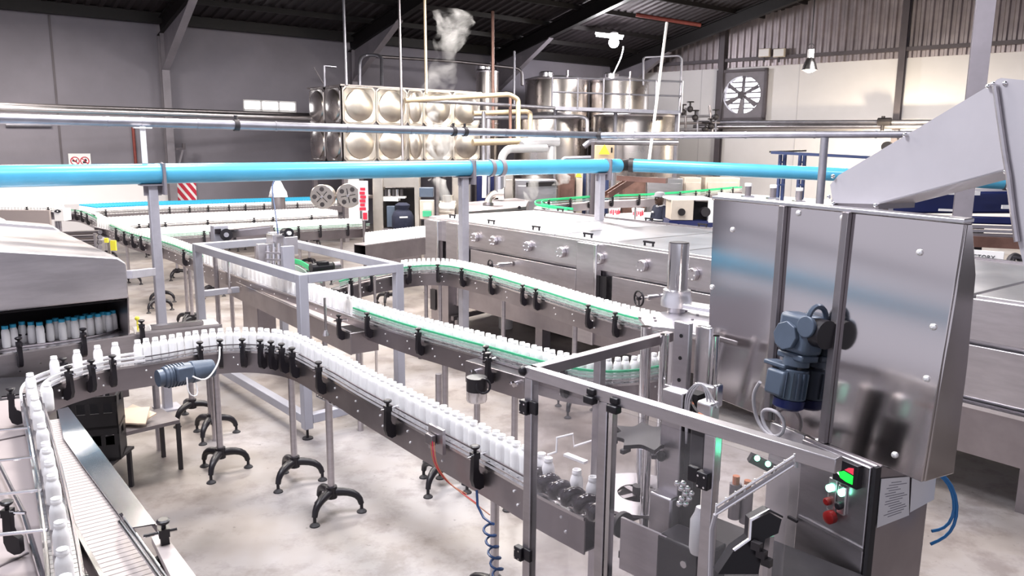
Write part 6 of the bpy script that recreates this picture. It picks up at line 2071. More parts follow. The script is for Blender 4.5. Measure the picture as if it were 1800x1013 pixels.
for px, py, r, mt, nm, h_ in ((1460, 858, 0.015, 'lamp_green', 'green_lamp', 0.012), (1481, 866, 0.015, 'lamp_green', 'green_lamp', 0.012), (1457, 881, 0.016, 'red_button', 'red_button', 0.016), (1479, 888, 0.016, 'black_plastic', 'selector', 0.022), (1464, 908, 0.027, 'red_button', 'emergency_stop', 0.028)):
    q = CP(px, py, -0.018)
    MB().lathe([(r * 0.8, 0), (r, 0.004), (r, h_), (r * 0.7, h_ + 0.004)], q, n=20, ax=-EV).build(nm, mt, cc_)
q = CP(1462, 820, -0.02)
MB().ball(q, 0.009, n=8, k=6).build('yellow_lamp', 'lamp_yellow', cc_)
q = CP(1392, 912, -0.02)
MB().bar(q - EU * 0.02, q + EU * 0.03, 0.012, 0.012).build('door_latch', 'dark_iron', cc_)
# papers on its side
sidep = CC(kb, 0, 0)
def QP(px, py, off=0.0):
    return PV(px, py, sidep + EU * off, EV)
for k, quad in enumerate((((1549, 842), (1598, 838), (1597, 906), (1541, 928)), ((1603, 836), (1645, 836), (1641, 878), (1599, 901)))):
    pg = thing('paper_notice', ('larger printed white notice on the side of the control cabinet', 'smaller blank white notice on the side of the control cabinet')[k], 'notice', QP(*quad[2], 0.004))
    pts = [QP(x, y, 0.004) for x, y in quad]
    MB().prism(pts, EU * 0.002).build('sheet', 'paper', pg)
    if k == 0:
        for j in range(14):
            f0 = 0.10 + 0.8 * j / 14
            a, b = pts[0].lerp(pts[3], f0), pts[1].lerp(pts[2], f0)
            e = 0.15 + 0.25 * random.random()
            MB().bar(a.lerp(b, e) + EU * 0.0025, a.lerp(b, min(0.92, e + 0.3 + 0.35 * random.random())) + EU * 0.0025, 0.001, 0.003, up=EV.cross(EU)).build('print_line', 'print_grey', pg)
EU, EV = EUo, EVo
# blue hoses behind it
for k, (lst, lb) in enumerate((([(1652, 836), (1668, 850), (1678, 880), (1676, 910), (1660, 930), (1638, 934)], 'blue air hose looping behind the control cabinet, inner loop'), ([(1655, 834), (1674, 852), (1684, 890), (1678, 925), (1662, 945), (1636, 957)], 'blue air hose looping behind the control cabinet, outer loop'))):
    tag(MB().tube(smooth_path(catmull([W(x, y, 3.15) for x, y in lst], 0.03), 2), 0.0065, n=8).build('air_hose', 'cable_blue', angle=60), lb, 'hose')
# ------------------------------------------------------------------ cap chute above the cabinet
cp0 = kq(0.0, 1.0) + KB * 0.06
CUd = Vector((KU.x, KU.y, 0)).normalized()
def XP(px, py, off=0.0):
    return PV(px, py, cp0 + KB * off, CUd)
ch = thing('cap_chute', 'broad grey sheet-metal cap chute rising above the stainless cabinet', 'chute', XP(1500, 360))
front_ = [XP(x, y) for x, y in ((1464, 357), (1459, 325), (1474, 308), (1738, 151), (1750, 147), (1757, 190), (1764, 245), (1770, 299), (1700, 318), (1545, 359))]
MB().prism(front_, KB * 0.006).build('front_cheek', 'hopper_grey', ch)
MB().prism([q + KB * 0.22 for q in front_], KB * 0.006).build('rear_cheek', 'hopper_grey', ch)
bot = [front_[8], front_[9], front_[0]]
MB().prism([front_[7], front_[8], front_[9], front_[9] + KB * 0.22, front_[8] + KB * 0.22, front_[7] + KB * 0.22], Z * 0.006).build('floor', 'hopper_grey', ch)
MB().prism([front_[9], front_[0], front_[0] + KB * 0.22, front_[9] + KB * 0.22], Z * -0.02).build('foot', 'steel_dark', ch)
out_ = [XP(x, y, -0.01) for x, y in ((1746, 147), (1752, 140), (1760, 137), (1800, 141), (1880, 143), (1880, 520), (1800, 470), (1788, 420), (1778, 350), (1771, 300), (1762, 235))]
MB().prism(out_, KB * 0.01).build('outer_cheek', 'hopper_grey', ch)
MB().tube([XP(x, y, -0.02) for x, y in ((1749, 150), (1758, 215), (1766, 270), (1773, 310), (1780, 370), (1788, 425))], 0.010, n=8).build('seam_bar', 'steel', ch)
for px, py in ((1592, 237), (1466, 310), (1459, 346), (1467, 358), (1541, 361), (1739, 152), (1748, 148), (1769, 147), (1762, 215), (1772, 278), (1770, 302), (1775, 330)):
    q = XP(px, py, -0.004)
    MB().ball(q - KB * 0.006, 0.009, n=8, k=6).build('bolt', 'chrome', ch)
MB().bar(XP(1470, 350, 0.1), XP(1475, 385, 0.1), 0.03, 0.03, up=CUd).build('support', 'steel', ch)
MB().bar(XP(1560, 352, 0.1), XP(1560, 400, 0.1), 0.03, 0.03, up=CUd).build('support', 'steel', ch)
# ------------------------------------------------------------------ labelling machine with film reels
lm = thing('labelling_machine', 'stainless labelling machine with an open portal and black inside', 'machine', W(690, 395, 14.6))
Dl = 14.4
def BX(px0, py0, px1, py1, D, dep, mt, nm, parent, bv=0.0, ax=None):
    """upright box whose front covers a pixel rectangle at depth D"""
    a, b = W(px0, py0, D), W(px1, py1, D)
    c = (a + b) / 2
    wd = abs((b - a).x)
    hh = abs(a.z - b.z)
    return MB().box(c + Vector((0, dep / 2, 0)), (wd, dep, hh), ax).build(nm, mt, parent, bevel=bv)
BX(656, 311, 673, 412, Dl, 0.3, 'steel_warm', 'pillar', lm, 0.01)
BX(729, 311, 736, 402, Dl, 0.3, 'steel_warm', 'pillar', lm, 0.005)
BX(673, 311, 732, 330, Dl, 0.3, 'steel_warm', 'head', lm, 0.01)
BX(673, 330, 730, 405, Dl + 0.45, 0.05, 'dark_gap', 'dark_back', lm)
BX(674, 346, 700, 354, Dl, 0.25, 'white_paint', 'shelf', lm)
BX(700, 346, 712, 349, Dl, 0.2, 'white_paint', 'shelf_arm', lm)
for k, px in enumerate((678, 684, 692, 698, 706)):
    q = W(px, 340, Dl + 0.05)
    MB().cyl(q - Z * 0.05, q + Z * 0.07, 0.03, n=10).build('roller', 'steel_bright' if k % 2 else 'dark_iron', lm)
BX(680, 362, 694, 400, Dl + 0.05, 0.15, 'motor_blue', 'gearbox', lm, 0.01)
BX(673, 402, 736, 470, Dl + 0.02, 0.4, 'steel_plate', 'base', lm)
q = W(648, 350, Dl)
cv = thing('dark_cover_bag', 'black drawstring bag covering a unit inside the labelling machine', 'cover', W(706, 403, Dl - 0.1))
c = W(708, 380, Dl)
MB().lathe([(0.18, -0.24), (0.20, -0.18), (0.20, 0.0), (0.16, 0.08), (0.11, 0.12), (0.14, 0.2), (0.08, 0.24)], c, n=16).build('bag', 'cloth_navy', cv)
MB().bar(c + Vector((-0.02, -0.255, 0.0)), c + Vector((0.12, -0.25, 0.005)), 0.01, 0.025).build('white_patch', 'white_paint', cv)
for k, (px, py, r, lb) in enumerate(((567, 346, 21.5, 'round steel film reel with four holes, nearer to the left wall'), (613, 344, 21.5, 'round steel film reel with four holes, beside the red label strip'))):
    c = W(px, py, 14.2)
    rr = r / FPX * 14.2
    t_ = thing('film_reel', lb, 'reel', c - Z * rr)
    ax_ = (CAM - c); ax_.z = 0; ax_.normalize()
    ax_ = (ax_ + Vector((-0.25, 0, 0))).normalized()
    MB().lathe([(rr * 0.97, 0.0), (rr, 0.01), (rr, 0.03), (rr * 0.95, 0.04)], c, n=40, ax=ax_).build('disc', 'steel_tank', t_)
    MB().lathe([(rr * 0.96, -0.16), (rr * 0.96, 0.0)], c, n=40, ax=ax_).build('film_roll', 'steel_warm', t_)
    x = ax_.cross(Z).normalized(); y = x.cross(ax_)
    for j in range(4):
        a = j * math.pi / 2 + (0.0 if k == 0 else 0.6)
        h_ = c + (x * math.cos(a) + y * math.sin(a)) * rr * 0.62 + ax_ * 0.041
        MB().cyl(h_, h_ + ax_ * 0.004, rr * 0.19, n=18).build('hole', 'dark_iron', t_)
        a += math.pi / 4
        s0, s1_ = c + (x * math.cos(a) + y * math.sin(a)) * rr * 0.12 + ax_ * 0.042, c + (x * math.cos(a) + y * math.sin(a)) * rr * 0.60 + ax_ * 0.042
        MB().bar(s0, s1_, 0.014, 0.006, up=ax_).build('slot', 'dark_gap', t_)
    MB().cyl(c + ax_ * 0.04, c + ax_ * 0.08, rr * 0.10, n=12).build('hub', 'chrome', t_)
    MB().cyl(c - ax_ * 0.1, W(662, 346, 14.6), 0.03, n=10).build('arm', 'steel_dark', t_)
ls = thing('label_strip', 'tall clear strip printed with red labels beside the reels', 'labels', W(636, 395, 14.0))
BX(630, 318, 646, 371, 14.0, 0.06, 'film_wrap', 'backing', ls)
BX(637, 371, 646, 388, 14.0, 0.06, 'film_wrap', 'backing', ls)
for k in range(7):
    BX(632 + (k % 2), 323 + k * 7, 643 - (k % 3), 328 + k * 7, 13.97, 0.02, 'red_print', 'red_label', ls)
BX(638, 374, 645, 386, 13.97, 0.02, 'red_print', 'red_label', ls)
q = W(640, 388, 14.05)
MB().cyl(q, Vector((q.x, q.y, 0)), 0.03, n=8).build('stand', 'steel_dark', ls)
hm = thing('operator_panel', 'grey operator panel with a pale screen and green buttons beside the labelling machine', 'panel', W(748, 396, 14.0))
BX(738, 352, 762, 386, 14.0, 0.15, 'beige_machine', 'box', hm, 0.01)
BX(745, 357, 758, 369, 13.98, 0.03, 'screen_pale', 'screen', hm)
BX(743, 371, 758, 381, 13.98, 0.03, 'rail_green', 'keypad', hm)
BX(737, 330, 761, 347, 14.1, 0.2, 'motor_blue', 'upper_box', hm, 0.01)
q = W(750, 386, 14.05)
MB().cyl(q, Vector((q.x, q.y, 0)), 0.05, n=10).build('stand', 'steel', hm)
# plastic-wrapped item by the wall
tw = thing('wrapped_bundle', 'pale plastic-wrapped bundle standing behind the far lane', 'bundle', W(490, 348, 18.5))
c = W(489, 346, 18.5)
mb = MB()
vs, fs = [], []
n = 14
rings = [(0.20, 0.0), (0.195, 0.10), (0.15, 0.22), (0.08, 0.34), (0.02, 0.41)]
for r, h_ in rings:
    for i in range(n):
        a = 2 * math.pi * i / n
        k = 1 + random.uniform(-0.28, 0.22)
        vs.append(c + Vector((math.cos(a) * r * k, math.sin(a) * r * k, h_)))
for j in range(len(rings) - 1):
    for i in range(n):
        fs.append((j * n + i, j * n + (i + 1) % n, (j + 1) * n + (i + 1) % n, (j + 1) * n + i))
fs += [tuple(range(n))[::-1], tuple(range((len(rings) - 1) * n, len(rings) * n))]
mb.add(vs, fs).build('wrap', 'film_wrap', tw, angle=15)
MB().cyl((c.x, c.y, 0), (c.x, c.y, c.z + 0.01), 0.16, n=12).build('stand', 'steel_plate', tw)
# white cabinet with eye mark in the back left
ec_ = thing('small_cabinet', 'small white cabinet with a black eye-shaped mark in the back left corner', 'cabinet', W(103, 400, 14.5))
BX(95, 367, 112, 389, 14.5, 0.25, 'white_paint', 'box', ec_, 0.006)
c = W(101.5, 371.5, 14.48)
pts = []
for i in range(24):
    a = 2 * math.pi * i / 24
    pts.append(c + Vector((math.cos(a) * 0.06, 0, math.sin(a) * 0.032 * (1 - 0.35 * abs(math.cos(a))))))
MB().prism(pts, (0, -0.008, 0)).build('eye_mark', 'print_black', ec_)
MB().cyl(c - Vector((0, 0.009, 0)), c - Vector((0, 0.013, 0)), 0.013, n=14).build('eye_centre', 'white_paint', ec_)
for px in (98, 102, 106):
    q = W(px, 389, 14.6)
    MB().cyl(q, Vector((q.x, q.y, 0)), 0.02, n=8).build('leg', 'steel', ec_)
pb_ = thing('back_partition', 'low pinkish steel partition under the back left conveyor', 'panel', W(70, 400, 15.2))
BX(-60, 368, 90, 470, 15.2, 0.06, 'board_pink', 'panel', pb_)
rk = thing('roller_rack', 'stack of steel rollers on a frame behind the hood', 'rack', W(150, 440, 10.5))
for k in range(5):
    MB().cyl(W(112 + 6 * k, 411 + 8 * k, 10.9), W(176, 408 + 9 * k, 10.3), 0.03, n=10).build('roller', 'steel_plate' if k % 2 else 'steel_dark', rk)
for px, D in ((168, 10.3), (115, 10.9)):
    q = W(px, 410, D)
    MB().cyl(q, Vector((q.x, q.y, 0)), 0.03, n=10).build('upright', 'steel', rk)
yl = thing('yellow_marker', 'pair of yellow plates on a tan upright behind the hood', 'marker', W(190, 450, 9.9))
BX(183, 419, 189, 427, 9.9, 0.03, 'yellow', 'plate', yl)
BX(194, 423, 203, 441, 9.9, 0.03, 'yellow', 'plate', yl)
q = W(191, 423, 9.95)
MB().cyl(q, Vector((q.x, q.y, 0)), 0.022, n=8).build('upright', 'steel_warm', yl)

# ------------------------------------------------------------------ brown hood and cabinets beyond the tunnel
bh_ = thing('rear_tunnel', 'low brownish stainless hood beyond the tunnel, with a pipe elbow on it', 'machine', W(870, 385, 15.2))
def prism_px(pxs, z, h, mt, nm, parent, bv=0.01):
    pts = [P(x, y, z) for x, y in pxs]
    return MB().prism(pts, (0, 0, -h)).build(nm, mt, parent, bevel=bv)
prism_px([(806, 368), (815, 356), (905, 348), (930, 352), (925, 363), (820, 372)], 1.55, 0.42, 'steel_plate', 'cover', bh_)
for px in (825, 915):
    q = P(px, 362, 1.3)
    MB().cyl((q.x, q.y, 0), (q.x, q.y, 1.3), 0.06, n=10).build('leg', 'steel', bh_)
for px, py in ((826, 372), (913, 365)):
    q = W(px, py, 14.2)
    MB().cyl(q, q - Vector((0, 0.02, 0)), 0.03, n=10).build('grommet', 'black_plastic', bh_)
def cabinet(px0, py0, px1, py1, D, mt, label, name='steel_cabinet', dep=0.7, extra=None, cat='cabinet'):
    q = W((px0 + px1) / 2, py1, D)
    t_ = thing(name, label, cat, (q.x, q.y, 0))
    a, b = W(px0, py0, D), W(px1, py1, D)
    wd = (b - a).x
    MB().box(((a.x + b.x) / 2, (a.y + b.y) / 2 + dep / 2, a.z / 2), (wd, dep, a.z)).build('body', mt, t_, bevel=0.015)
    MB().box(((a.x + b.x) / 2, (a.y + b.y) / 2 - 0.012, a.z * 0.62), (wd * 0.86, 0.02, a.z * 0.62)).build('door', mt, t_, bevel=0.006)
    MB().box((a.x + wd * 0.82, (a.y + b.y) / 2 - 0.035, a.z * 0.62), (0.03, 0.03, 0.16)).build('handle', 'dark_iron', t_)
    return t_
cabinet(905, 316, 978, 356, 18.2, 'steel', 'wide steaming stainless cabinet behind the green rail conveyor')
q = W(965, 327, 18.0)
tag(MB().bar(W(925, 325, 18.05), W(978, 323, 18.05), 0.05, 0.10).build('dark_slot', 'dark_gap'), 'dark slot across the steaming stainless cabinet', 'slot')
cabinet(984, 305, 1010, 350, 19.0, 'brown_steel', 'narrow brown steel cabinet next to the steaming one')
cabinet(1012, 303, 1024, 348, 19.2, 'beige_machine', 'slim pale cabinet with a yellow mark')
q = W(1017, 307, 19.1)
tag(MB().prism([q + Vector((-0.08, 0, -0.06)), q + Vector((0.08, 0, -0.06)), q + Vector((0, 0, 0.09))], (0, -0.01, 0)).build('yellow_mark', 'yellow'), 'yellow triangular mark on the slim pale cabinet', 'sign')
cabinet(1025, 303, 1070, 350, 19.8, 'navy_rack', 'dark cabinet with upright tubes behind the corner post')
for k, px in enumerate((1034, 1045, 1077)):
    pipe('upright_tube', ('pale upright tube before the dark cabinet, farthest from the corner post', 'pale upright tube before the dark cabinet, next to the corner post', 'pale upright tube just beyond the corner post')[k], [Vector((W(px, 345, 19.2).x, W(px, 345, 19.2).y, 0)), W(px, 300, 19.2)], 0.05, 'galvanised')
cabinet(1095, 312, 1135, 344, 20.0, 'brown_steel', 'brown cabinet behind the sloping chute')
cabinet(1138, 313, 1200, 345, 21.0, 'steel', 'broad grey cabinet behind the worker')
cabinet(1203, 312, 1232, 344, 21.5, 'beige_machine', 'cream cabinet with a small square plate, nearer to the worker')
cabinet(1240, 312, 1300, 340, 22.0, 'beige_machine', 'cream cabinet below the blue pipe towards the gable wall')
cabinet(795, 296, 825, 372, 16.5, 'steel_warm', 'stainless column cabinet behind the middle post')
cabinet(838, 300, 868, 352, 17.2, 'navy', 'dark blue cabinet with white tubes behind the brown hood')
cabinet(886, 304, 902, 352, 17.6, 'steel_warm', 'slim stainless upright box beside the flanged elbow')
for k, px in enumerate((852, 860)):
    pipe('upright_tube', ('white upright tube on the dark blue cabinet', 'thin silver upright tube on the dark blue cabinet')[k], [W(px, 300, 16.9), W(px - 1, 348, 16.9)], (0.05, 0.03)[k], ('white_paint', 'galvanised')[k])
cg2 = thing('pump_unit', 'rounded cream pump unit in the steam beyond the labelling machine', 'pump', W(787, 392, 15.0))
c = W(787, 368, 15.0)
MB().cyl(c - Vector((0.16, 0, 0)), c + Vector((0.16, 0, 0)), 0.16, n=20).build('body', 'steel_warm', cg2, bevel=0.02)
MB().cyl(c + Z * 0.1, c + Z * 0.26, 0.10, n=16).build('dome', 'steel_warm', cg2)
MB().box(Vector((c.x, c.y, c.z / 2 - 0.08)), (0.4, 0.3, c.z - 0.14)).build('plinth', 'steel_plate', cg2)
# green rail conveyor far behind the tunnel
GR = [(-0.06, 0.10, (0.008, 0.018), 'rail_bright_green'), (-0.06, 0.05, (0.006, 0.012), 'rail_pale_green'), (0.06, 0.10, (0.008, 0.018), 'rail_bright_green')]
pg_ = Path([P(x, y, 1.60) for x, y in ((1002, 372), (975, 368.5), (952, 364.5), (946, 360), (956, 356), (1000, 352.5), (1060, 348), (1130, 345.5), (1200, 341), (1260, 335.5), (1300, 331.5))], it=4)
gcon = conveyor('bottle_conveyor', 'far conveyor with vivid green guide rails curving behind the tunnel', pg_, rails=GR, z=1.54, half=0.06, plate=0.16, brackets=[pg_.L * k / 14 for k in range(1, 14)])
for k in range(5):
    q = pg_.at(pg_.L * (0.1 + 0.2 * k))[0]
    if (Vector((q.x, q.y, 0)) - T0).dot(TV) > TW:
        put_leg(gcon, q.x, q.y, 0.2, top=1.40)
# packing table with tubs
pt = thing('packing_table', 'long white packing table beyond the tunnel', 'table', P(1120, 390, 1.0))
tp_ = [P(x, y, 1.05) for x, y in ((1010, 378), (1170, 372), (1262, 395), (1262, 412), (1120, 395))]
MB().prism(tp_, (0, 0, -0.05)).build('top', 'white_paint', pt)
for q in tp_:
    MB().cyl((q.x, q.y, 0), (q.x, q.y, 1.0), 0.035, n=8).build('leg', 'steel', pt)
for k, (px, py, s_) in enumerate(((1080, 377.5, 1.0), (1121, 380, 1.05), (1168, 392, 1.05), (1215, 400, 1.1))):
    q = P(px, py, 1.05)
    D = depth(q)
    r = 10.5 * s_ / FPX * D
    t_ = thing('printed_tub', 'white tub with red print on the packing table, %s' % ('beside the corner post', 'nearest to the worker', 'in the row along the tunnel edge', 'nearest to the cabinet')[k], 'tub', q)
    MB().lathe([(r * 0.82, 0), (r, r * 1.15), (r * 1.03, r * 1.2), (r * 0.9, r * 1.25)], q, n=20).build('tub', 'white_paint', t_)
    mb = MB()
    for j in range(7):
        a = -math.pi / 2 + (j - 3) * 0.33
        e = Vector((math.cos(a), math.sin(a), 0))
        w2 = 0.06
        mb.box(q + e * (r * 0.94) + Z * (r * (0.45 + 0.12 * (j % 2))), (r * 0.06, r * 0.20, r * (0.55 + 0.15 * (j % 3))), (e, e.cross(Z), Z))
    mb.build('red_print', 'red_print', t_, kind='stuff')
cs = thing('tray_rack', 'low rack of clear trays beside the worker', 'rack', P(1155, 388, 1.05))
for k in range(5):
    q = P(1138 + 9.5 * k, 386, 1.08)
    MB().box(q, (0.10, 0.16, 0.09)).build('tray', 'film_wrap', cs, bevel=0.006)
# grey box machine with the round opening
bm_ = thing('fan_box', 'cream sheet-metal machine box with a round dark hole and a dark motor bay', 'machine', W(1215, 395, 13.4))
BX(1180, 351, 1219, 388, 13.4, 0.5, 'beige_machine', 'box', bm_, 0.01)
BX(1176, 348, 1252, 353, 13.4, 0.6, 'white_paint', 'top', bm_, 0.01)
c = W(1198, 373, 13.38)
MB().cyl(c, c - Vector((0, 0.02, 0)), 0.062, n=24).build('round_hole', 'dark_gap', bm_)
BX(1219, 355, 1252, 388, 13.65, 0.2, 'dark_gap', 'motor_bay', bm_)
c = W(1238, 372, 13.5)
MB().cyl(c, c - Vector((0, 0.12, 0)), 0.08, n=20).build('motor', 'black_plastic', bm_)
BX(1176, 388, 1255, 400, 13.42, 0.5, 'navy', 'blue_plinth', bm_)
BX(1246, 352, 1254, 392, 13.38, 0.1, 'white_paint', 'door_post', bm_, 0.005)
q = W(1215, 400, 13.5)
MB().box((q.x, q.y + 0.2, q.z / 2), (0.7, 0.4, q.z)).build('stand', 'steel_dark', bm_)
# white machine covers with small motors behind the cabinet top
wm = thing('rear_filler', 'white machine top with a row of small motors behind the cabinet', 'machine', W(1350, 360, 9.6))
prism_px([(1262, 338), (1470, 352), (1470, 380), (1262, 372)], 1.72, 0.5, 'white_paint', 'cover', wm)
for px, py in ((1315, 335), (1359, 338), (1405, 343)):
    q = W(px, py, 9.3)
    MB().cyl(q - Z * 0.06, q + Z * 0.05, 0.036, n=14).build('motor', 'steel_plate', wm)
    MB().cyl(q + Z * 0.05, q + Z * 0.085, 0.040, n=14).build('motor_cap', 'white_paint', wm)
    MB().box(q - Z * 0.07, (0.13, 0.10, 0.02)).build('motor_foot', 'steel_bright', wm)
for px in (1280, 1450):
    q = P(px, 360, 1.3)
    MB().cyl((q.x, q.y, 0), (q.x, q.y, 1.25), 0.05, n=10).build('leg', 'steel', wm)
# cluttered packaging frames behind: navy portal racks
nr = thing('navy_frame', 'dark navy steel portal frame with perforated uprights before the bright wall', 'frame', W(1400, 345, 14.0))
for px, y1 in ((1374, 345), (1409, 345)):
    for dx in (-4, 4):
        a = W(px + dx + 2, 272, 14); b = W(px + dx - 3, y1, 14)
        MB().bar(a, Vector((b.x, b.y, 0)), 0.045, 0.05, up=V).build('upright', 'navy_rack', nr)
    for k in range(3):
        a = W(px, 285 + 20 * k, 14)
        MB().bar(a - Vector((0.05, 0, 0)), a + Vector((0.05, 0, 0)), 0.02, 0.03).build('tie', 'navy_rack', nr)
MB().bar(W(1356, 268, 13.9), W(1530, 277, 13.2), 0.10, 0.05).build('top_beam', 'navy_rack', nr)
MB().bar(W(1356, 267, 13.9), W(1414, 265, 15.0), 0.08, 0.03).build('cross_beam', 'dark_iron', nr)
mbn = thing('blue_machine', 'large dark blue machine housing behind the chute', 'machine', W(1680, 385, 10.6))
a_, b_2 = W(1572, 338, 10.8), W(1800, 336, 10.2)
MB().bar(W(1575, 358, 11.2) + Vector((0, 0.5, 0)), W(1830, 357, 10.6) + Vector((0, 0.5, 0)), 0.9, 0.30).build('housing', 'navy', mbn, bevel=0.03)
MB().bar(W(1575, 383, 11.0), W(1830, 390, 10.4), 0.10, 0.10).build('blue_edge', 'navy', mbn, bevel=0.02)
MB().bar(W(1650, 369, 10.7), W(1675, 370, 10.66), 0.02, 0.03).build('bright_label', 'white_paint', mbn)
for px, py in ((1640, 334), (1674, 339), (1716, 340), (1767, 364)):
    MB().box(W(px, py, 10.5), (0.09, 0.03, 0.05)).build('label', 'white_paint', mbn)
for k in range(3):
    MB().bar(W(1575, 394 + 7 * k, 10.9), W(1830, 402 + 7 * k, 10.3), 0.08, 0.035).build('rail', ('steel', 'steel_bright', 'steel_plate')[k], mbn)
MB().bar(W(1575, 416, 11), W(1830, 428, 10.4), 0.4, 0.14).build('brown_bay', 'brown_steel', mbn)
for px in (1600, 1720, 1815):
    q = W(px, 400, 10.9)
    MB().box((q.x, q.y, q.z / 2), (0.1, 0.1, q.z)).build('leg', 'dark_iron', mbn)
# printed white panel and steel hose end
vp = thing('name_panel', 'white name panel with black capitals partly hidden by the cabinet', 'sign', W(1722, 470, 8.9))
a_, b_2 = W(1672, 441, 8.9), W(1765, 448, 8.6)
MB().bar(a_ - Z * 0.07, b_2 - Z * 0.07, 0.03, 0.20).build('panel', 'white_paint', vp)
txt = bpy.data.curves.new('lettering', 'FONT')
txt.body = 'VICTORY'
txt.size = 0.064
txt.extrude = 0.003
to = bpy.data.objects.new('lettering_curve', txt)
COL.objects.link(to)
bpy.context.view_layer.update()
dg = bpy.context.evaluated_depsgraph_get()
tme = bpy.data.meshes.new_from_object(to.evaluated_get(dg))
bpy.data.objects.remove(to)
tme.materials.clear(); tme.materials.append(MATS['print_black'])
lo = bpy.data.objects.new('lettering', tme); COL.objects.link(lo); lo.parent = vp
ex = (b_2 - a_); ex.z = 0; ex.normalize()
ny = Vector((ex.y, -ex.x, 0))
if ny.dot(CAM - a_) < 0:
    ny = -ny
lp_ = W(1683, 470, 8.8) + ny * 0.05
mt_ = Matrix(((ex.x, 0, ny.x, 0), (ex.y, 0, ny.y, 0), (0, 1, 0, 0), (0, 0, 0, 1)))
lo.matrix_local = Matrix.Translation(PV(1699, 453, a_ + ny * 0.018, ex) - ORG[vp.name]) @ mt_
q = W(1720, 470, 8.9)
MB().cyl(q, Vector((q.x, q.y, 0)), 0.04, n=8).build('stand', 'steel', vp)
hr = thing('steel_duct', 'large bent steel duct ring at the edge beside the name panel', 'duct', W(1778, 475, 7.9))
c = W(1784, 462, 7.9)
MB().torus(c, Vector((0.3, -1, 0.15)), 0.155, 0.045, n=30, k=12, a0=0.0, a1=math.pi * 1.1).build('duct', 'steel_bright', hr)
MB().torus(c, Vector((0.3, -1, 0.15)), 0.07, 0.03, n=24, k=8).build('inner_ring', 'dark_iron', hr)
MB().cyl(c + Vector((0.15, 0, 0)), Vector((c.x + 0.15, c.y, 0)), 0.045, n=10).build('stand', 'steel', hr)

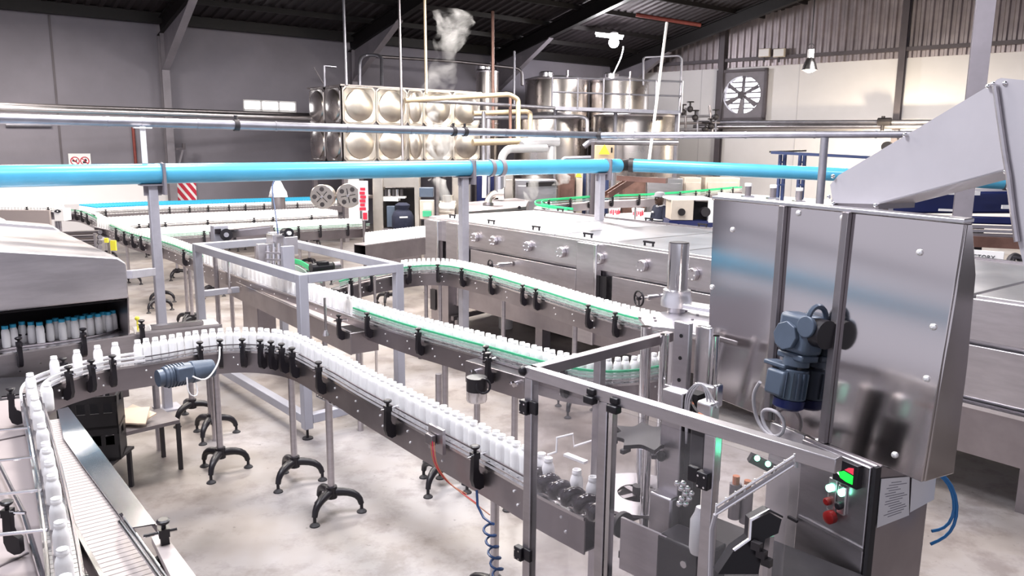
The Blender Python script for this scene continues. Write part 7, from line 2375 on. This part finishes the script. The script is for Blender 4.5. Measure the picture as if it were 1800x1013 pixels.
# ------------------------------------------------------------------ worker
def worker():
    f0 = W(1161, 378, 15.9)
    base = Vector((f0.x, f0.y, 0))
    t_ = thing('person', 'worker in navy jacket and pale cap looking to one side at the far packing table', 'person', base)
    t_.scale = (1.04, 1.04, 1.04)
    face = Vector((-0.92, -0.39, 0)).normalized()      # facing the left of the picture
    sd = Vector((-face.y, face.x, 0))
    def B(f, s_, z):
        return face * f + sd * s_ + Z * z
    J = {'pel': (B(0, 0, 0.93), .14), 'bel': (B(0, 0, 1.08), .135), 'che': (B(0.0, 0, 1.30), .155), 'nek': (B(0.01, 0, 1.45), .065),
         'hl': (B(0, .10, 0.88), .10), 'kl': (B(0.03, .11, 0.50), .075), 'al': (B(0, .11, 0.09), .05), 'tl': (B(0.16, .12, 0.04), .04),
         'hr': (B(0, -.10, 0.88), .10), 'kr': (B(0.03, -.11, 0.50), .075), 'ar': (B(0, -.11, 0.09), .05), 'tr': (B(0.16, -.12, 0.04), .04),
         'sl': (B(0, .18, 1.40), .075), 'el': (B(0.04, .23, 1.12), .055), 'wl': (B(0.27, .20, 1.10), .04),
         'sr': (B(0, -.18, 1.40), .075), 'er': (B(0.04, -.23, 1.12), .055), 'wr': (B(0.27, -.20, 1.10), .04)}
    E = [('pel', 'bel'), ('bel', 'che'), ('che', 'nek'), ('pel', 'hl'), ('hl', 'kl'), ('kl', 'al'), ('al', 'tl'), ('pel', 'hr'), ('hr', 'kr'), ('kr', 'ar'), ('ar', 'tr'),
         ('che', 'sl'), ('sl', 'el'), ('el', 'wl'), ('che', 'sr'), ('sr', 'er'), ('er', 'wr')]
    def skin(name, J, E, root, mt, sub=2):
        ks = list(J)
        me = bpy.data.meshes.new(name)
        me.from_pydata([tuple(J[k][0]) for k in ks], [(ks.index(a), ks.index(b)) for a, b in E], [])
        o = bpy.data.objects.new(name, me)
        COL.objects.link(o)
        o.parent = t_
        md = o.modifiers.new('skin', 'SKIN')
        md.use_smooth_shade = True
        for i, k in enumerate(ks):
            v = me.skin_vertices[0].data[i]
            v.radius = (J[k][1], J[k][1])
            v.use_root = (k == root)
        s2 = o.modifiers.new('sub', 'SUBSURF'); s2.levels = sub; s2.render_levels = sub
        me.materials.append(MATS[mt])
        return o
    skin('body', J, E, 'pel', 'cloth_navy')
    ORG['body_'] = base
    hc = base + B(0.035, 0, 1.585)
    mb = MB().ball(hc, 0.105, n=20, k=14, sc=(0.86, 0.86, 1.15))
    mb.cyl(base + B(0.005, 0, 1.42), base + B(0.02, 0, 1.54), 0.055, n=14)
    mb.ball(hc + face * 0.09 - Z * 0.01, 0.022, n=8, k=6)          # nose
    mb.ball(hc + face * 0.075 - Z * 0.055, 0.025, n=8, k=6)        # lips and chin
    mb.ball(hc + face * 0.06 - Z * 0.085, 0.03, n=8, k=6)
    for s_ in (-1, 1):
        mb.ball(hc + sd * (s_ * 0.088) - face * 0.005, 0.026, n=8, k=6, sc=(0.8, 0.8, 1.2))
    mb.build('head', 'skin', t_, angle=80)
    for s_ in (-1, 1):
        MB().ball(hc + face * 0.083 + sd * (s_ * 0.032) + Z * 0.015, 0.011, n=8, k=6).build('eye', 'white_paint', t_)
        h0 = base + B(0.29, s_ * 0.20, 1.10)
        mb = MB().box(h0 + face * 0.03, (0.09, 0.075, 0.03), (face, sd, Z))
        for k in range(4):
            f_ = h0 + face * 0.07 + sd * (-0.028 + 0.019 * k)
            mb.tube([f_, f_ + face * (0.035 + 0.006 * (k in (1, 2))) - Z * 0.008, f_ + face * 0.06 - Z * 0.03], [0.010, 0.009, 0.008], n=6)
        th = h0 + face * 0.02 - sd * (s_ * 0.04)
        mb.tube([th, th + face * 0.03 - sd * (s_ * 0.02), th + face * 0.055 - sd * (s_ * 0.015) - Z * 0.01], [0.012, 0.010, 0.009], n=6)
        mb.build('hand', 'skin', t_, angle=80)
    MB().lathe([(0.098, 0.035), (0.103, 0.07), (0.09, 0.115), (0.05, 0.135), (0.0, 0.14)], hc, n=24).build('cap', 'cloth_grey', t_)
    pk = [hc + face * (0.07 + 0.10 * math.cos(a)) + sd * (0.085 * math.sin(a)) + Z * 0.045 for a in [(-math.pi / 2) + math.pi * i / 10 for i in range(11)]]
    MB().prism(pk, Z * 0.012 - face * 0.0).build('cap_peak', 'cloth_grey', t_)
    for z_ in (1.19, 1.145):
        MB().lathe([(0.152, z_ - 0.009), (0.156, z_), (0.152, z_ + 0.009)], base, n=28).build('chest_stripe', 'white_paint', t_)
    q = base + B(0.12, -0.09, 1.33)
    MB().box(q, (0.02, 0.05, 0.03), (face, sd, Z)).build('chest_badge', 'white_paint', t_)
    MB().torus(base + B(0.012, 0, 1.455), (Z + face * 0.3), 0.068, 0.018, n=20, k=8).build('collar', 'cloth_grey', t_)
worker()
# ------------------------------------------------------------------ bottles: the nearest 300 as single things, the rest together
ALLBOT.sort(key=lambda e: (e[0] - CAM).length)
SINGLE = {
    'single0': 'lone white bottle on the rail bend, closest to the near left row', 'single1': 'lone white bottle on the rail bend, second from the near left row',
    'single2': 'lone white bottle on the rail bend, third from the near left row', 'single3': 'lone white bottle on the rail bend, next to the dense row',
    'worm0': 'white bottle held in the black feed worm, farther from the star wheel', 'worm1': 'white bottle held in the black feed worm, next to the star wheel',
    'lone': 'single white bottle standing alone on the slide sheet end of the near left belt'}
ROW = {'left': ('white bottle in the near left row along the dark edge rail', 'near left bottle row'),
       'front': ('white bottle in the dense row on the front conveyor', 'bottles on the front conveyor'),
       'middle': ('white bottle in the dense row on the middle conveyor', 'bottles on the middle conveyor'),
       'right': ('white bottle in the dense row on the right conveyor beside the tunnel', 'bottles on the right conveyor'),
       'lane2': ('white bottle on the second accumulation lane', 'bottles on the second lane'), 'lane3': ('white bottle on the third accumulation lane', 'bottles on the third lane'),
       'backfeed': ('white bottle on the back left conveyor', 'bottles on the back left conveyor'), 'entry': ('white bottle packed on the tunnel infeed', 'bottles on the tunnel infeed')}
ORD = ['first', 'second', 'third', 'fourth', 'fifth', 'sixth', 'seventh', 'eighth', 'ninth', 'tenth', 'eleventh', 'twelfth', 'thirteenth', 'fourteenth', 'fifteenth', 'sixteenth', 'seventeenth', 'eighteenth', 'nineteenth', 'twentieth']
rest = MB()
LOW = [(0.030, 0), (0.032, 0.01), (0.032, 0.108), (0.027, 0.132), (0.021, 0.150), (0.0215, 0.172), (0.016, 0.175)]
left_n = [0]
count = 0
for p, ln in ALLBOT:
    x, y = proj(p + Z * 0.1)
    if count < 300 and -30 < x < 1830 and y < 1060:
        o = inst(bottle_me, 'milk_bottle', None, p, random.uniform(0, 6.28))
        if ln in SINGLE:
            tag(o, SINGLE[ln], 'bottle')
        elif ln == 'left' and left_n[0] < 20:
            tag(o, 'white bottle in the near left row, %s from the bottom edge' % ORD[left_n[0]], 'bottle', ROW[ln][1])
            left_n[0] += 1
        else:
            tag(o, ROW[ln][0], 'bottle', ROW[ln][1])
        count += 1
    else:
        rest.lathe(LOW, p, n=8, cap0=False)
tag(rest.build('milk_bottles', 'bottle_white', angle=60), 'white bottles packed on the far lanes and conveyors', 'bottles', kind='stuff')
rest_b, rest_c = MB(), MB()
hoodn = [c for c in CAPPED if c[1] != 'lane']
for k, (p, ln) in enumerate(CAPPED):
    p = Vector((p.x, p.y, BZ))
    if ln != 'lane':
        o = thing('capped_bottle', 'blue-capped white bottle under the hood, %s from the near end' % ORD[int(ln[4:])], 'bottle', p, 'blue-capped bottles under the hood')
        inst(bottle_body_me, 'body', o, (0, 0, 0), 0, local=True)
        inst(cap_me, 'cap', o, (0, 0, 0), 0, local=True)
    else:
        rest_b.lathe(LOW[:5], p, n=8, cap0=False)
        rest_c.lathe([(0.0235, 0.148), (0.0235, 0.174), (0.021, 0.177)], p, n=8, cap0=False)
cb2 = rest_b.build('capped_bottles', 'bottle_white', angle=60)
tag(cb2, 'white bottles with blue caps packed on the farthest lane', 'bottles', kind='stuff')
rest_c.build('caps', 'cap_blue', cb2, kind='stuff')
# ------------------------------------------------------------------ steam plumes
def plume(label, pts, mt='steam'):
    """pts: (px, py, D, radius in pixels) from bottom to top; a volume inside an uneven tube"""
    ps = [W(x, y, D) for x, y, D, r in pts]
    rs = [r / FPX * D for x, y, D, r in pts]
    n = 16
    cen, rad = [], []
    for i in range(len(ps) - 1):
        for k in range(4):
            t = k / 4
            cen.append(ps[i].lerp(ps[i + 1], t)); rad.append(rs[i] * (1 - t) + rs[i + 1] * t)
    cen.append(ps[-1]); rad.append(rs[-1] * 0.4)
    vs, fs = [], []
    for c, r in zip(cen, rad):
        for j in range(n):
            a = 2 * math.pi * j / n
            k = 1 + 0.22 * math.sin(3 * a + c.z * 5) + random.uniform(-0.12, 0.12)
            vs.append(c + Vector((math.cos(a), math.sin(a) * 0.8, 0)) * r * k)
    for i in range(len(cen) - 1):
        for j in range(n):
            fs.append((i * n + j, i * n + (j + 1) % n, (i + 1) * n + (j + 1) % n, (i + 1) * n + j))
    fs += [tuple(range(n))[::-1], tuple(range((len(cen) - 1) * n, len(cen) * n))]
    o = MB().add(vs, fs).build('steam_plume', mt, angle=180)
    tag(o, label, 'steam')
    return o
plume('pale steam plume rising over the panel tank towards the roof', [(760, 200, 17.8, 18), (765, 160, 17.8, 30), (775, 130, 17.9, 26), (785, 100, 18, 16), (790, 75, 18, 26), (795, 40, 18, 34), (790, 15, 18, 30)], 'steam_thin')
plume('dense white steam in front of the panel tank above the blue pipe', [(772, 282, 16.5, 14), (770, 262, 16.5, 24), (772, 240, 16.6, 24), (765, 215, 16.8, 14), (762, 195, 17, 8)])
plume('white steam drifting below the blue pipe beside the labelling machine', [(790, 372, 14.2, 10), (784, 352, 14.2, 13), (774, 330, 14.2, 12), (768, 312, 14.2, 16)])
plume('white steam wisp in front of the wide steaming cabinet', [(930, 354, 15.5, 9), (932, 340, 15.5, 13), (935, 322, 15.5, 12), (940, 308, 15.5, 14)])
plume('small white steam puff near the slim pale cabinet', [(975, 326, 16, 6), (988, 322, 16, 13), (992, 310, 16, 12), (985, 302, 16, 8)])
